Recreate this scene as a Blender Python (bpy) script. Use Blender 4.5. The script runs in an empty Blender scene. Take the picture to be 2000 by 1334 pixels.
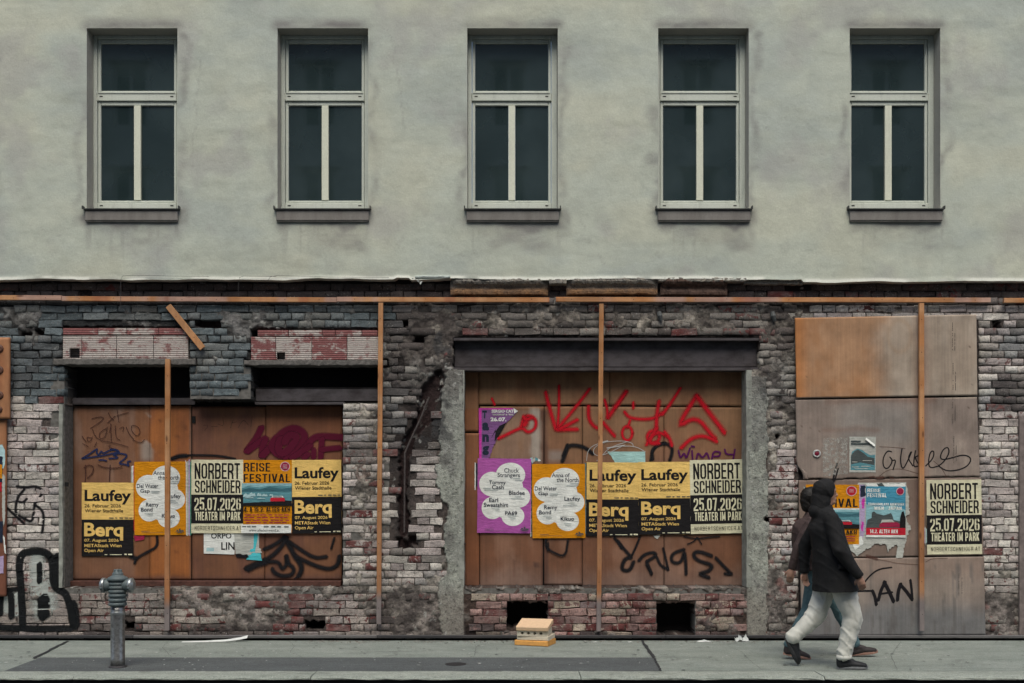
import bpy, math, random
import numpy as np
from mathutils import Vector, Matrix
R = math.radians
random.seed(11)
SC = bpy.context.scene
COL = SC.collection

# ------------------------------------------------------------------ camera
cam_d = bpy.data.cameras.new('camera')
cam = bpy.data.objects.new('camera', cam_d); COL.objects.link(cam)
D = 12.0; F = 2040.0; CZ = 1.6; HY = 978.0
cam.location = (0, -D, CZ); cam.rotation_euler = (R(90), 0, 0)
cam_d.sensor_width = 36.0; cam_d.lens = 36.0 * F / 2000.0
cam_d.shift_y = (HY - 667.0) / 2000.0
cam_d.clip_start = 0.1; cam_d.clip_end = 300
SC.camera = cam
# ------------------------------------------------------------------ light
w = bpy.data.worlds.new('World'); SC.world = w; w.use_nodes = True
nt = w.node_tree; bg = nt.nodes['Background']
sky = nt.nodes.new('ShaderNodeTexSky'); sky.sky_type = 'NISHITA'; sky.sun_disc = False
sky.sun_elevation = R(58); sky.sun_rotation = R(170); sky.dust_density = 4.0; sky.air_density = 1.0; sky.ozone_density = 1.0
nt.links.new(sky.outputs[0], bg.inputs[0]); bg.inputs[1].default_value = 0.125
sd = bpy.data.lights.new('sun', 'SUN'); sd.energy = 1.5; sd.angle = R(38); sd.color = (1.0, 0.985, 0.88)
sun = bpy.data.objects.new('sun', sd); COL.objects.link(sun)
_dir = Vector((0.12, 1.0, -1.62))       # light travels into the wall and down
sun.rotation_euler = _dir.to_track_quat('-Z', 'Y').to_euler()
SC.view_settings.view_transform = 'Standard'; SC.view_settings.look = 'None'
SC.view_settings.gamma = 1.0; SC.view_settings.use_curve_mapping = False
SC.view_settings.exposure = 0.46
SC.render.engine = 'CYCLES'

# ------------------------------------------------------------------ helpers
def wx(px, y=0.0): return (px - 1000.0) * (D + y) / F
def wz(py, y=0.0): return CZ - (py - HY) * (D + y) / F
def lerp(a, b, t): return a + (b - a) * t

def tag(o, label=None, cat=None, group=None, kind=None):
    if label: o['label'] = label
    if cat: o['category'] = cat
    if group: o['group'] = group
    if kind: o['kind'] = kind
    return o
def empty(name, loc, label=None, cat=None, group=None, kind=None):
    o = bpy.data.objects.new(name, None); COL.objects.link(o); o.location = loc
    o.empty_display_size = 0.1
    return tag(o, label, cat, group, kind)
def rootloc(p):
    l = Vector((0, 0, 0))
    while p is not None:
        l += p.location; p = p.parent
    return l
def link(name, me, mat=None, parent=None, local=False):
    """mesh given in world coordinates (unless local)"""
    if mat is not None and len(me.materials) == 0: me.materials.append(mat)
    o = bpy.data.objects.new(name, me); COL.objects.link(o)
    if parent is not None:
        o.parent = parent
        if not local: me.transform(Matrix.Translation(-rootloc(parent)))
    return o
def mesh(name, verts, faces, smooth=False):
    me = bpy.data.meshes.new(name)
    me.from_pydata([tuple(v) for v in verts], [], [tuple(f) for f in faces])
    me.update()
    if smooth: me.polygons.foreach_set('use_smooth', [True] * len(me.polygons))
    return me
def npmesh(name, V, Q, col=None, smooth=False):
    """fast quad mesh; V (n,3) Q (m,4) col (n,4)"""
    me = bpy.data.meshes.new(name)
    V = np.asarray(V, np.float32); Q = np.asarray(Q, np.int32)
    me.vertices.add(len(V)); me.vertices.foreach_set('co', V.ravel())
    k = Q.shape[1]
    me.loops.add(Q.size); me.loops.foreach_set('vertex_index', Q.ravel())
    me.polygons.add(len(Q)); me.polygons.foreach_set('loop_start', np.arange(0, Q.size, k, dtype=np.int32))
    if col is not None:
        a = me.color_attributes.new('Col', 'FLOAT_COLOR', 'POINT')
        a.data.foreach_set('color', np.asarray(col, np.float32).ravel())
    me.update(calc_edges=True); me.validate()
    if smooth: me.polygons.foreach_set('use_smooth', np.ones(len(me.polygons), bool))
    return me
class MB:
    def __init__(s): s.v = []; s.f = []
    def box(s, x0, x1, y0, y1, z0, z1):
        b = len(s.v)
        for z in (z0, z1):
            for x, y in ((x0, y0), (x1, y0), (x1, y1), (x0, y1)): s.v.append((x, y, z))
        s.f += [(b, b+3, b+2, b+1), (b+4, b+5, b+6, b+7), (b, b+1, b+5, b+4), (b+1, b+2, b+6, b+5), (b+2, b+3, b+7, b+6), (b+3, b, b+4, b+7)]
        return s
    def bbox(s, x0, x1, y0, y1, z0, z1, c=0.004):
        """box with chamfered front (y0) edges"""
        b = len(s.v)
        s.v += [(x0, y1, z0), (x1, y1, z0), (x1, y1, z1), (x0, y1, z1),
                (x0, y0+c, z0), (x1, y0+c, z0), (x1, y0+c, z1), (x0, y0+c, z1),
                (x0+c, y0, z0+c), (x1-c, y0, z0+c), (x1-c, y0, z1-c), (x0+c, y0, z1-c)]
        s.f += [(b, b+3, b+2, b+1), (b+8, b+9, b+10, b+11)]
        for i in range(4):
            j = (i+1) % 4
            s.f += [(b+i, b+j, b+4+j, b+4+i), (b+4+i, b+4+j, b+8+j, b+8+i)]
        return s
    def tube(s, pts, r, n=8, cap=True):
        pts = [Vector(p) for p in pts]; rr = r if isinstance(r, (list, tuple)) else [r]*len(pts)
        base = len(s.v)
        for i, p in enumerate(pts):
            t = (pts[min(i+1, len(pts)-1)] - pts[max(i-1, 0)]).normalized()
            u = t.orthogonal().normalized() if abs(t.z) < .9 else t.cross(Vector((0, 1, 0))).normalized()
            v = t.cross(u)
            for k in range(n):
                a = 2*math.pi*k/n; s.v.append(tuple(p + (u*math.cos(a) + v*math.sin(a))*rr[i]))
        for i in range(len(pts)-1):
            for k in range(n):
                a = base+i*n+k; b = base+i*n+(k+1) % n; s.f.append((a, b, b+n, a+n))
        if cap: s.f.append(tuple(base+k for k in range(n))[::-1]); s.f.append(tuple(base+(len(pts)-1)*n+k for k in range(n)))
        return s
    def lathe(s, prof, c, n=24, axis='z'):
        base = len(s.v)
        for (r, h) in prof:
            for k in range(n):
                a = 2*math.pi*k/n; x = r*math.cos(a); y = r*math.sin(a)
                if axis == 'z': s.v.append((c[0]+x, c[1]+y, c[2]+h))
                elif axis == 'y': s.v.append((c[0]+x, c[1]+h, c[2]+y))
                else: s.v.append((c[0]+h, c[1]+x, c[2]+y))
        for i in range(len(prof)-1):
            for k in range(n):
                a = base+i*n+k; b = base+i*n+(k+1) % n; s.f.append((a, b, b+n, a+n))
        s.f.append(tuple(base+k for k in range(n))[::-1]); s.f.append(tuple(base+(len(prof)-1)*n+k for k in range(n)))
        return s
    def build(s, name, mat, parent=None, smooth=False, local=False):
        return link(name, mesh(name, s.v, s.f, smooth), mat, parent, local)

# ---- numpy noise
_lat = {}
def vnoise(x, y, seed=0):
    if seed not in _lat: _lat[seed] = np.random.RandomState(seed+5).rand(256, 256)
    L = _lat[seed]
    x = np.asarray(x, float); y = np.asarray(y, float)
    xi = np.floor(x).astype(int); yi = np.floor(y).astype(int); fx = x-xi; fy = y-yi
    fx = fx*fx*(3-2*fx); fy = fy*fy*(3-2*fy)
    a = L[xi % 256, yi % 256]; b = L[(xi+1) % 256, yi % 256]; c = L[xi % 256, (yi+1) % 256]; d = L[(xi+1) % 256, (yi+1) % 256]
    return (a*(1-fx)+b*fx)*(1-fy)+(c*(1-fx)+d*fx)*fy
def fbm(x, y, s, o=4, seed=0):
    """x,y in photo px units; s = feature size in px; returns about -1..1"""
    r = 0; amp = 1; tot = 0; f = 1.0/s
    for i in range(o):
        r = r + amp*(vnoise(np.asarray(x)*f+17.3*i, np.asarray(y)*f+9.1*i, seed+i)*2-1); tot += amp; amp *= .55; f *= 2.03
    return r/tot*1.5
def ss(a, b, x):
    t = np.clip((np.asarray(x, float)-a)/(b-a+1e-9), 0, 1); return t*t*(3-2*t)
def boxm(x, y, x0, y0, x1, y1, s=10.0):
    return ss(x0-s, x0+s, x)*(1-ss(x1-s, x1+s, x))*ss(y0-s, y0+s, y)*(1-ss(y1-s, y1+s, y))
def C(*a): return np.array(a, float)
def mixc(a, b, m): return a + (b-a)*np.asarray(m)[..., None]

# ------------------------------------------------------------------ materials
class NT:
    def __init__(s, name):
        s.m = bpy.data.materials.new(name); s.m.use_nodes = True
        s.t = s.m.node_tree; s.b = s.t.nodes['Principled BSDF']; s.out = s.t.nodes['Material Output']
        s.b.inputs['Specular IOR Level'].default_value = 0.3
    def n(s, ty, **kw):
        nd = s.t.nodes.new('ShaderNode'+ty)
        for k, v in kw.items():
            if k.startswith('_'): setattr(nd, k[1:], v)
        for k, v in kw.items():
            if k.startswith('_'): continue
            key = int(k[1:]) if k[0] == 'i' and k[1:].isdigit() else k.replace('__', ' ')
            s.set(nd.inputs[key], v)
        return nd
    def set(s, inp, v):
        if isinstance(v, bpy.types.NodeSocket): s.t.links.new(v, inp)
        elif isinstance(v, bpy.types.Node): s.t.links.new(v.outputs[0], inp)
        else:
            if inp.type == 'RGBA' and len(v) == 3: v = tuple(v)+(1,)
            inp.default_value = v
    def pos(s, scale=(1, 1, 1), obj=False):
        g = s.n('TexCoord').outputs['Object'] if obj else s.n('NewGeometry').outputs['Position']
        return s.n('VectorMath', _operation='MULTIPLY', i0=g, i1=scale).outputs[0]
    def noise(s, scale, detail=4.0, rough=.55, vec=None, sc=(1, 1, 1), dist=0.0):
        return s.n('TexNoise', Vector=vec if vec is not None else s.pos(sc), Scale=scale, Detail=detail, Roughness=rough, Distortion=dist).outputs[0]
    def ramp(s, v, a, b, lo=0.0, hi=1.0):
        nd = s.n('MapRange', i0=v); nd.inputs[1].default_value = a; nd.inputs[2].default_value = b
        nd.inputs[3].default_value = lo; nd.inputs[4].default_value = hi; return nd.outputs[0]
    def mix(s, f, a, b, mode='MIX'):
        nd = s.t.nodes.new('ShaderNodeMix'); nd.data_type = 'RGBA'; nd.blend_type = mode
        s.set(nd.inputs[0], f); s.set(nd.inputs[6], a); s.set(nd.inputs[7], b); return nd.outputs[2]
    def math(s, op, a, b=0.0):
        return s.n('Math', _operation=op, i0=a, i1=b).outputs[0]
    def scalec(s, c, f):
        return s.n('VectorMath', _operation='SCALE', i0=c, Scale=f).outputs[0]
    def bump(s, h, strength=.5, dist=.01):
        bp = s.n('Bump', Strength=strength, Distance=dist, Height=h); s.t.links.new(bp.outputs[0], s.b.inputs['Normal']); return bp
    def base(s, c, rough=.85, metal=0.0):
        s.set(s.b.inputs['Base Color'], c); s.set(s.b.inputs['Roughness'], rough); s.b.inputs['Metallic'].default_value = metal; return s.m

def masonry(name, src):
    m = NT(name)
    if src == 'obj':
        oi = m.n('ObjectInfo'); col = oi.outputs['Color']; al = oi.outputs['Alpha']
    else:
        at = m.n('Attribute', _attribute_name='Col'); col = at.outputs['Color']; al = at.outputs['Alpha']
    n1 = m.noise(13, 6, .68, dist=.4); n2 = m.noise(85, 4, .65); n3 = m.noise(6, 3, .5)
    # chips: alpha = share of paint lost
    k = m.math('SUBTRACT', m.math('ADD', al, m.math('MULTIPLY', m.math('SUBTRACT', n1, .5), 1.5)), .5)
    chip = m.ramp(k, -.03, .05)
    red = m.mix(m.ramp(n2, .35, .7), (.165, .048, .044), (.075, .028, .027))
    red = m.mix(m.ramp(n3, .42, .62), red, (.165, .105, .098))
    blot = m.noise(4.5, 5, .68, dist=.5); var = m.math('MULTIPLY', m.ramp(n2, .25, .75, .60, 1.3), m.ramp(blot, .3, .7, .70, 1.25))
    c = m.scalec(col, var)
    grime = m.ramp(m.noise(30, 6, .75), .52, .66)
    c = m.mix(m.math('MULTIPLY', grime, .75), c, (.045, .042, .040))
    c = m.mix(chip, c, m.scalec(red, var))
    lime = m.math('MULTIPLY', m.ramp(m.noise(52, 4, .7), .57, .66), m.ramp(m.noise(4.0, 5, .7), .46, .60))
    c = m.mix(m.math('MULTIPLY', lime, .6), c, (.42, .42, .39))
    m.bump(m.math('ADD', m.math('MULTIPLY', n2, .5), m.noise(38, 5, .65)), 1.0, .011)
    return m.base(c, .92)
M = {}
M['brick'] = masonry('painted_brick_surface', 'obj')
M['brick_far'] = masonry('painted_brick_surface_mass', 'attr')
def mortar_mat():
    m = NT('mortar_surface'); at = m.n('Attribute', _attribute_name='Col')
    n2 = m.noise(80, 5, .7); n1 = m.noise(28, 4, .6)
    c = m.scalec(at.outputs['Color'], m.ramp(n2, .25, .75, .5, 1.42))
    pit = m.ramp(m.noise(40, 5, .75), .54, .64)
    c = m.mix(m.math('MULTIPLY', pit, .8), c, (.022, .018, .018))
    m.bump(m.math('ADD', n2, m.math('MULTIPLY', n1, 1.4)), 1.0, .012)
    return m.base(c, .95)
M['mortar'] = mortar_mat()
def facade_mat():
    m = NT('facade_plaster'); at = m.n('Attribute', _attribute_name='Col')
    n2 = m.noise(70, 5, .7); n1 = m.noise(7, 4, .6)
    c = m.scalec(at.outputs['Color'], m.ramp(n2, .25, .75, .87, 1.10))
    c = m.scalec(c, m.ramp(n1, .25, .75, .95, 1.05))
    m.bump(m.math('ADD', m.math('MULTIPLY', n2, .3), m.math('MULTIPLY', n1, 2.0)), .35, .012)
    return m.base(c, .9)
M['facade'] = facade_mat()
def wood_mat(name, attr=True, col=(.3, .12, .05), grain='z', contrast=.4, knots=False, rough=.7):
    m = NT(name)
    if attr:
        src = m.n('Attribute', _attribute_name='Col').outputs['Color']
    else: src = m.n('RGB').outputs[0]; src.default_value = tuple(col)+(1,)
    s = (38, 38, 1.3) if grain == 'z' else ((1.3, 38, 38) if grain == 'x' else (38, 38, 1.3))
    rnd = m.n('ObjectInfo').outputs['Random']
    p = m.n('VectorMath', _operation='ADD', i0=m.pos(s), i1=m.n('CombineXYZ', i0=m.math('MULTIPLY', rnd, 31.0), i1=m.math('MULTIPLY', rnd, 17.0), i2=m.math('MULTIPLY', rnd, 7.0))).outputs[0]
    g = m.noise(1.0, 5, .6, vec=p, dist=.6)
    c = m.scalec(src, m.ramp(g, .25, .75, 1-contrast, 1+contrast*.75))
    st = m.noise(3.2, 5, .65)
    c = m.scalec(c, m.ramp(st, .3, .7, .72, 1.12))
    f2 = m.noise(120, 3, .6)
    c = m.scalec(c, m.ramp(f2, .2, .8, .88, 1.1))
    if knots:
        vo = m.n('TexVoronoi', Vector=m.pos((7, 7, 2.2) if grain == 'z' else (2.2, 7, 7)), Scale=1.0)
        kn = m.ramp(vo.outputs['Distance'], .05, .12, 1, 0)
        c = m.mix(m.math('MULTIPLY', kn, .75), c, (.07, .025, .012))
    m.bump(g, .25, .003)
    return m.base(c, rough)
M['ply'] = wood_mat('weathered_plywood', True, contrast=.15)
M['batten'] = wood_mat('batten_pine', True, contrast=.25, knots=True)
M['rail'] = wood_mat('rail_pine', True, grain='x', contrast=.3, knots=True)
def simple(name, col, rough=.6, metal=0.0, n=25., lo=.75, hi=1.2, bump=0.0, spec=None):
    m = NT(name); a = m.noise(n, 5, .6)
    c = m.scalec(m.n('RGB').outputs[0], m.ramp(a, .25, .75, lo, hi))
    for nd in m.t.nodes:
        if nd.type == 'RGB': nd.outputs[0].default_value = tuple(col)+(1,)
    if bump: m.bump(a, bump, .006)
    if spec is not None: m.b.inputs['Specular IOR Level'].default_value = spec
    return m.base(c, rough, metal)
def streaky(name, col, dirt, rough=.5, lo=.45, hi=.7, sc=(30, 30, 3), amt=.8, metal=0.0):
    m = NT(name); a = m.noise(1.0, 5, .65, sc=sc); b = m.noise(60, 4, .6)
    c = m.mix(m.math('MULTIPLY', m.ramp(a, lo, hi), amt), tuple(col)+(1,), tuple(dirt)+(1,))
    c = m.scalec(c, m.ramp(b, .2, .8, .9, 1.1)); m.bump(b, .15, .003)
    return m.base(c, rough, metal)
M['frame'] = streaky('painted_window_frame', (.50, .535, .47), (.27, .29, .26), .45, .5, .8, (9, 9, 2), .6)
M['frame_top'] = M['frame']
M['mullion'] = streaky('cream_mullion_paint', (.59, .61, .50), (.43, .44, .37), .45, .5, .8, (9, 9, 2), .5)
M['sill_metal'] = streaky('sill_sheet_metal', (.045, .048, .047), (.12, .12, .11), .45, .5, .75, (8, 8, 8), .6)
M['sill_band'] = streaky('sill_plaster_band', (.20, .19, .175), (.12, .11, .10), .9, .4, .7, (8, 8, 2), .7)
def glass_mat():
    m = NT('dark_window_glass'); a = m.noise(1.6, 3, .5)
    c = m.mix(m.ramp(a, .35, .7), (.016, .027, .028, 1), (.030, .046, .048, 1))
    m.b.inputs['Specular IOR Level'].default_value = 1.0
    bp = m.bump(m.noise(3, 2, .4), .012, .01)
    return m.base(c, .03)
M['glass'] = glass_mat()
M['black'] = simple('dark_slot', (.006, .006, .006), .8)
M['void'] = simple('dark_void', (.010, .008, .008), .95)  # near-black colour for voids, backings and gaps
M['steel_beam'] = streaky('grimy_steel_beam', (.070, .062, .066), (.022, .017, .017), .55, .4, .68, (5, 5, 9), .85)
M['lintel'] = simple('concrete_lintel_surface', (.115, .108, .10), .9, 0, 30, .55, 1.4, .6)
M['dark_rail'] = streaky('dark_base_rail_steel', (.035, .034, .037), (.075, .068, .066), .5, .5, .75, (3, 20, 20), .8)
M['grey_rail'] = streaky('grey_base_rail_steel', (.12, .115, .115), (.05, .046, .048), .5, .5, .75, (3, 20, 20), .8)
def ribbed(name, vert=False):
    m = NT(name); at = m.n('ObjectInfo')
    p = m.pos((1, 1, 1))
    wv = m.n('TexWave', _wave_type='BANDS', _bands_direction='Z', Vector=p, Scale=13.0, Distortion=1.2, Detail=2.0).outputs[0]
    n1 = m.noise(1.0, 6, .7, sc=(7, 7, 10)); n2 = m.noise(70, 4, .6)
    wh = m.mix(m.ramp(n2, .3, .7), (.47, .44, .40, 1), (.33, .285, .265, 1))
    rd = m.mix(m.ramp(n2, .3, .7), (.24, .10, .095, 1), (.16, .055, .055, 1))
    k = m.math('ADD', n1, m.math('MULTIPLY', m.math('SUBTRACT', at.outputs['Alpha'], .5), .45))
    c = m.mix(m.ramp(k, .50, .60), wh, rd)
    c = m.mix(m.math('MULTIPLY', m.ramp(wv, .5, .05), .38), c, (.10, .05, .05, 1))
    m.bump(wv, .6, .006)
    return m.base(c, .9)
M['clay'] = ribbed('ribbed_clay_block')
def asphalt(name, c0, c1, sc=9., speck=.0):
    m = NT(name); a = m.noise(1.0, 5, .6, sc=(1.3, 3.5, 1)); b = m.noise(70, 4, .75); d = m.noise(14, 5, .6)
    c = m.mix(m.ramp(a, .3, .7), tuple(c0)+(1,), tuple(c1)+(1,))
    c = m.scalec(c, m.ramp(b, .3, .7, .62, 1.42)); c = m.scalec(c, m.ramp(d, .25, .75, .85, 1.14))
    st = m.ramp(m.noise(2.6, 7, .78, dist=1.2), .56, .68)
    c = m.mix(m.math('MULTIPLY', st, .42), c, (.05, .052, .05, 1))
    if speck:
        vo = m.n('TexVoronoi', Vector=m.pos((9, 9, 9)), Scale=1.0)
        sp = m.math('MULTIPLY', m.ramp(vo.outputs['Distance'], .04, .07, 1, 0), m.ramp(m.noise(3, 2, .5), .5, .55))
        c = m.mix(m.math('MULTIPLY', sp, speck), c, (.42, .43, .4, 1))
    m.bump(m.math('ADD', b, m.math('MULTIPLY', d, .8)), 1.0, .007)
    return m.base(c, .88)
M['walk'] = asphalt('sidewalk_asphalt_light', (.165, .19, .17), (.245, .272, .245), speck=.8)
M['patch'] = asphalt('sidewalk_asphalt_dark', (.068, .076, .078), (.09, .10, .102), speck=.8)
M['road'] = asphalt('road_asphalt', (.028, .03, .032), (.04, .043, .044))
M['kerb'] = asphalt('kerb_granite', (.22, .245, .215), (.30, .325, .285))
M['gutter'] = simple('gutter_dark', (.02, .02, .022), .9, 0, 60)  # near-black tone for the gutter and the face under the kerb nose
M['joint'] = simple('bitumen_joint', (.03, .032, .034), .8, 0, 40)
# ------------------------------------------------------------------ facade (upper storey)
WC = [258, 630.5, 1001, 1374, 1748]; PITCH = 372.5
WCX = [wx(c, -.06) for c in WC]
WCX = [WCX[0] - PITCH*11.94/F] + WCX + [WCX[-1] + PITCH*11.94/F]
WTOP = wz(55, -.06); WBOT = wz(407, -.06); HW = .518
FY = -.06; FY2 = .121
building = empty('apartment_building', (0, FY, wz(545)), 'grey rendered upper storey with five narrow tall windows above the stripped brickwork', 'building')

def facade_col(px, py):
    base = C(.436, .468, .398); cool = C(.376, .412, .368); warm = C(.462, .478, .390); dirt = C(.20, .195, .185)
    n = fbm(px, py*1.6, 170, 4, 3); n2 = fbm(px, py*2.5, 60, 4, 9); n3 = fbm(px, py, 18, 3, 21)
    c = mixc(base, warm, ss(-.1, .7, n)); c = mixc(c, cool, ss(.0, .8, -n+.25*n2))
    c = c*(1+.06*n2+.035*n3)[..., None]
    hz = ss(.25, .9, fbm(px, py*6, 150, 4, 31))                       # wavy trowel bands
    c = mixc(c, c*.86, hz*.7)
    c = mixc(c, C(.345, .345, .325), ss(.15, .75, fbm(px, py, 110, 5, 33))*.55)
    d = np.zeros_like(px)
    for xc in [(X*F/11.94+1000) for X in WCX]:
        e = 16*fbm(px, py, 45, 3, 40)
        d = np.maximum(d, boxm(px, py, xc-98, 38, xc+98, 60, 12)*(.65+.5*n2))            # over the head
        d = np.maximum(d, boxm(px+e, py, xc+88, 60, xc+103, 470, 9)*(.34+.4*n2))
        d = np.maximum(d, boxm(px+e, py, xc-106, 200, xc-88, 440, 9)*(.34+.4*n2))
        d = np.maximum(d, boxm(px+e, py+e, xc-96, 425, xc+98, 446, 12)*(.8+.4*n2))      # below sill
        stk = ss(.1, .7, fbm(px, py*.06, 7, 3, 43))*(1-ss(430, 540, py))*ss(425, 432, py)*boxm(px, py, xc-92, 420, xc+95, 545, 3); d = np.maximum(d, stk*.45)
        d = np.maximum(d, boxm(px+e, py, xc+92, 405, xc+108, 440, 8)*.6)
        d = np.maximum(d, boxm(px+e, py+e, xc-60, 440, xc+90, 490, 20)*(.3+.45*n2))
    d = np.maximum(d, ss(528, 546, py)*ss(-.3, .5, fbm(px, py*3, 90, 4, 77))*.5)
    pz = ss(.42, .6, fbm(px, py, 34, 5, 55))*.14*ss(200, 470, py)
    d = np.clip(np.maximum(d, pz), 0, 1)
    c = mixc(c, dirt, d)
    for (ax, ay, bx_, by_, sd_) in ((392, 120, 372, 330, 1), (760, 60, 792, 250, 2), (1130, 430, 1180, 520, 3), (1500, 250, 1560, 330, 4), (60, 440, 140, 470, 5), (840, 470, 905, 500, 6)):
        tt = np.clip(((px-ax)*(bx_-ax)+(py-ay)*(by_-ay))/((bx_-ax)**2+(by_-ay)**2), 0, 1)
        dd = np.hypot(px-(ax+tt*(bx_-ax))+7*fbm(py, px*.2, 30, 4, 800+sd_), py-(ay+tt*(by_-ay))+3*fbm(px, py, 20, 3, 810+sd_))
        c = mixc(c, dirt, np.exp(-(dd/1.6)**2)*.35)
    wht = ss(538.5, 541, py)*ss(-.5, .0, fbm(px, py*.3, 70, 3, 88))
    c = mixc(c, C(.64, .65, .58), wht*.85)
    return c
def build_facade():
    step = .022
    xs = []; edges = [-9.5] + sum([[X-HW, X+HW] for X in WCX], []) + [9.5]
    for a, b in zip(edges[:-1], edges[1:]):
        n = max(1, int(round((b-a)/step))); xs += list(np.linspace(a, b, n+1)[:-1])
    xs.append(9.5); xs = np.array(xs)
    zb = wz(545.5, FY)
    zs = []
    ze = [zb, WBOT, WTOP, 7.75]
    for a, b in zip(ze[:-1], ze[1:]):
        n = max(1, int(round((b-a)/step))); zs += list(np.linspace(a, b, n+1)[:-1])
    zs += list(np.arange(7.75, 9.6, .15)); zs = np.array(zs)
    X, Z = np.meshgrid(xs, zs)
    PX = X*F/11.94+1000; PY = HY-(Z-CZ)*F/11.94
    low = ss(.14, 0, Z-zb)
    jag = fbm(PX, PX*0+3, 90, 5, 61)*.014 + np.where(PX > 1565, -.028, 0)*1.0 + boxm(PX, PX*0, 772, -9, 800, 9, 2)*.02
    Zj = Z + low*jag
    Y = FY + 0*X + .006*fbm(PX, PY, 120, 3, 70) + ss(.05, 0, Z-zb)*(-.012)
    ker = np.zeros_like(X)
    for xc in WCX: ker = np.maximum(ker, (np.abs(X-xc) < HW+.03)*((Z > WBOT-.03) & (Z < WTOP+.03)))
    Y = np.where(ker > 0, FY, Y)
    V = np.stack([X, Y, Zj], -1).reshape(-1, 3)
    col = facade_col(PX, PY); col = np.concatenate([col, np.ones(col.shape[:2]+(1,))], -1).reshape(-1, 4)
    nx = len(xs); nz = len(zs)
    i, j = np.meshgrid(np.arange(nx-1), np.arange(nz-1))
    xm = (xs[:-1]+xs[1:])/2; zm = (zs[:-1]+zs[1:])/2
    keep = np.ones((nz-1, nx-1), bool)
    for xc in WCX:
        keep &= ~(((np.abs(xm-xc) < HW)[None, :]) & (((zm > WBOT) & (zm < WTOP))[:, None]))
    a = (j*nx+i)[keep]; Q = np.stack([a, a+1, a+1+nx, a+nx], -1)
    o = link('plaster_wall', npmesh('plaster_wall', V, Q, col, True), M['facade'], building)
    # underside of the render edge and body of wall behind
    vs = []; fs = []; cs = []
    zi = Zj[0]; yi = Y[0]
    for k in range(nx):
        vs += [(xs[k], yi[k], zi[k]), (xs[k], .10, zi[k]+.004)]; cs += [(.5, .5, .45, 1)]*2
    Qs = [(2*k, 2*k+1, 2*k+3, 2*k+2) for k in range(nx-1)]
    link('plaster_edge', npmesh('plaster_edge', np.array(vs), np.array(Qs), np.array(cs)), M['facade'], building)
    # reveals
    for xc in WCX:
        vs = []; fs = []; cs = []
        def quad(p):
            b = len(vs); vs.extend(p); fs.append((b, b+1, b+2, b+3)); cs.extend([(.36, .35, .31, 1)]*4)
        quad([(xc-HW, FY, WBOT), (xc-HW, FY, WTOP), (xc-HW, .3, WTOP), (xc-HW, .3, WBOT)])
        quad([(xc+HW, FY, WTOP), (xc+HW, FY, WBOT), (xc+HW, .3, WBOT), (xc+HW, .3, WTOP)])
        quad([(xc-HW, FY, WTOP), (xc+HW, FY, WTOP), (xc+HW, .3, WTOP), (xc-HW, .3, WTOP)])
        quad([(xc+HW, FY, WBOT), (xc-HW, FY, WBOT), (xc-HW, .3, WBOT), (xc+HW, .3, WBOT)])
        link('window_reveal', npmesh('window_reveal', np.array(vs), np.array(fs), np.array(cs)), M['facade'], building)
build_facade()

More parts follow.
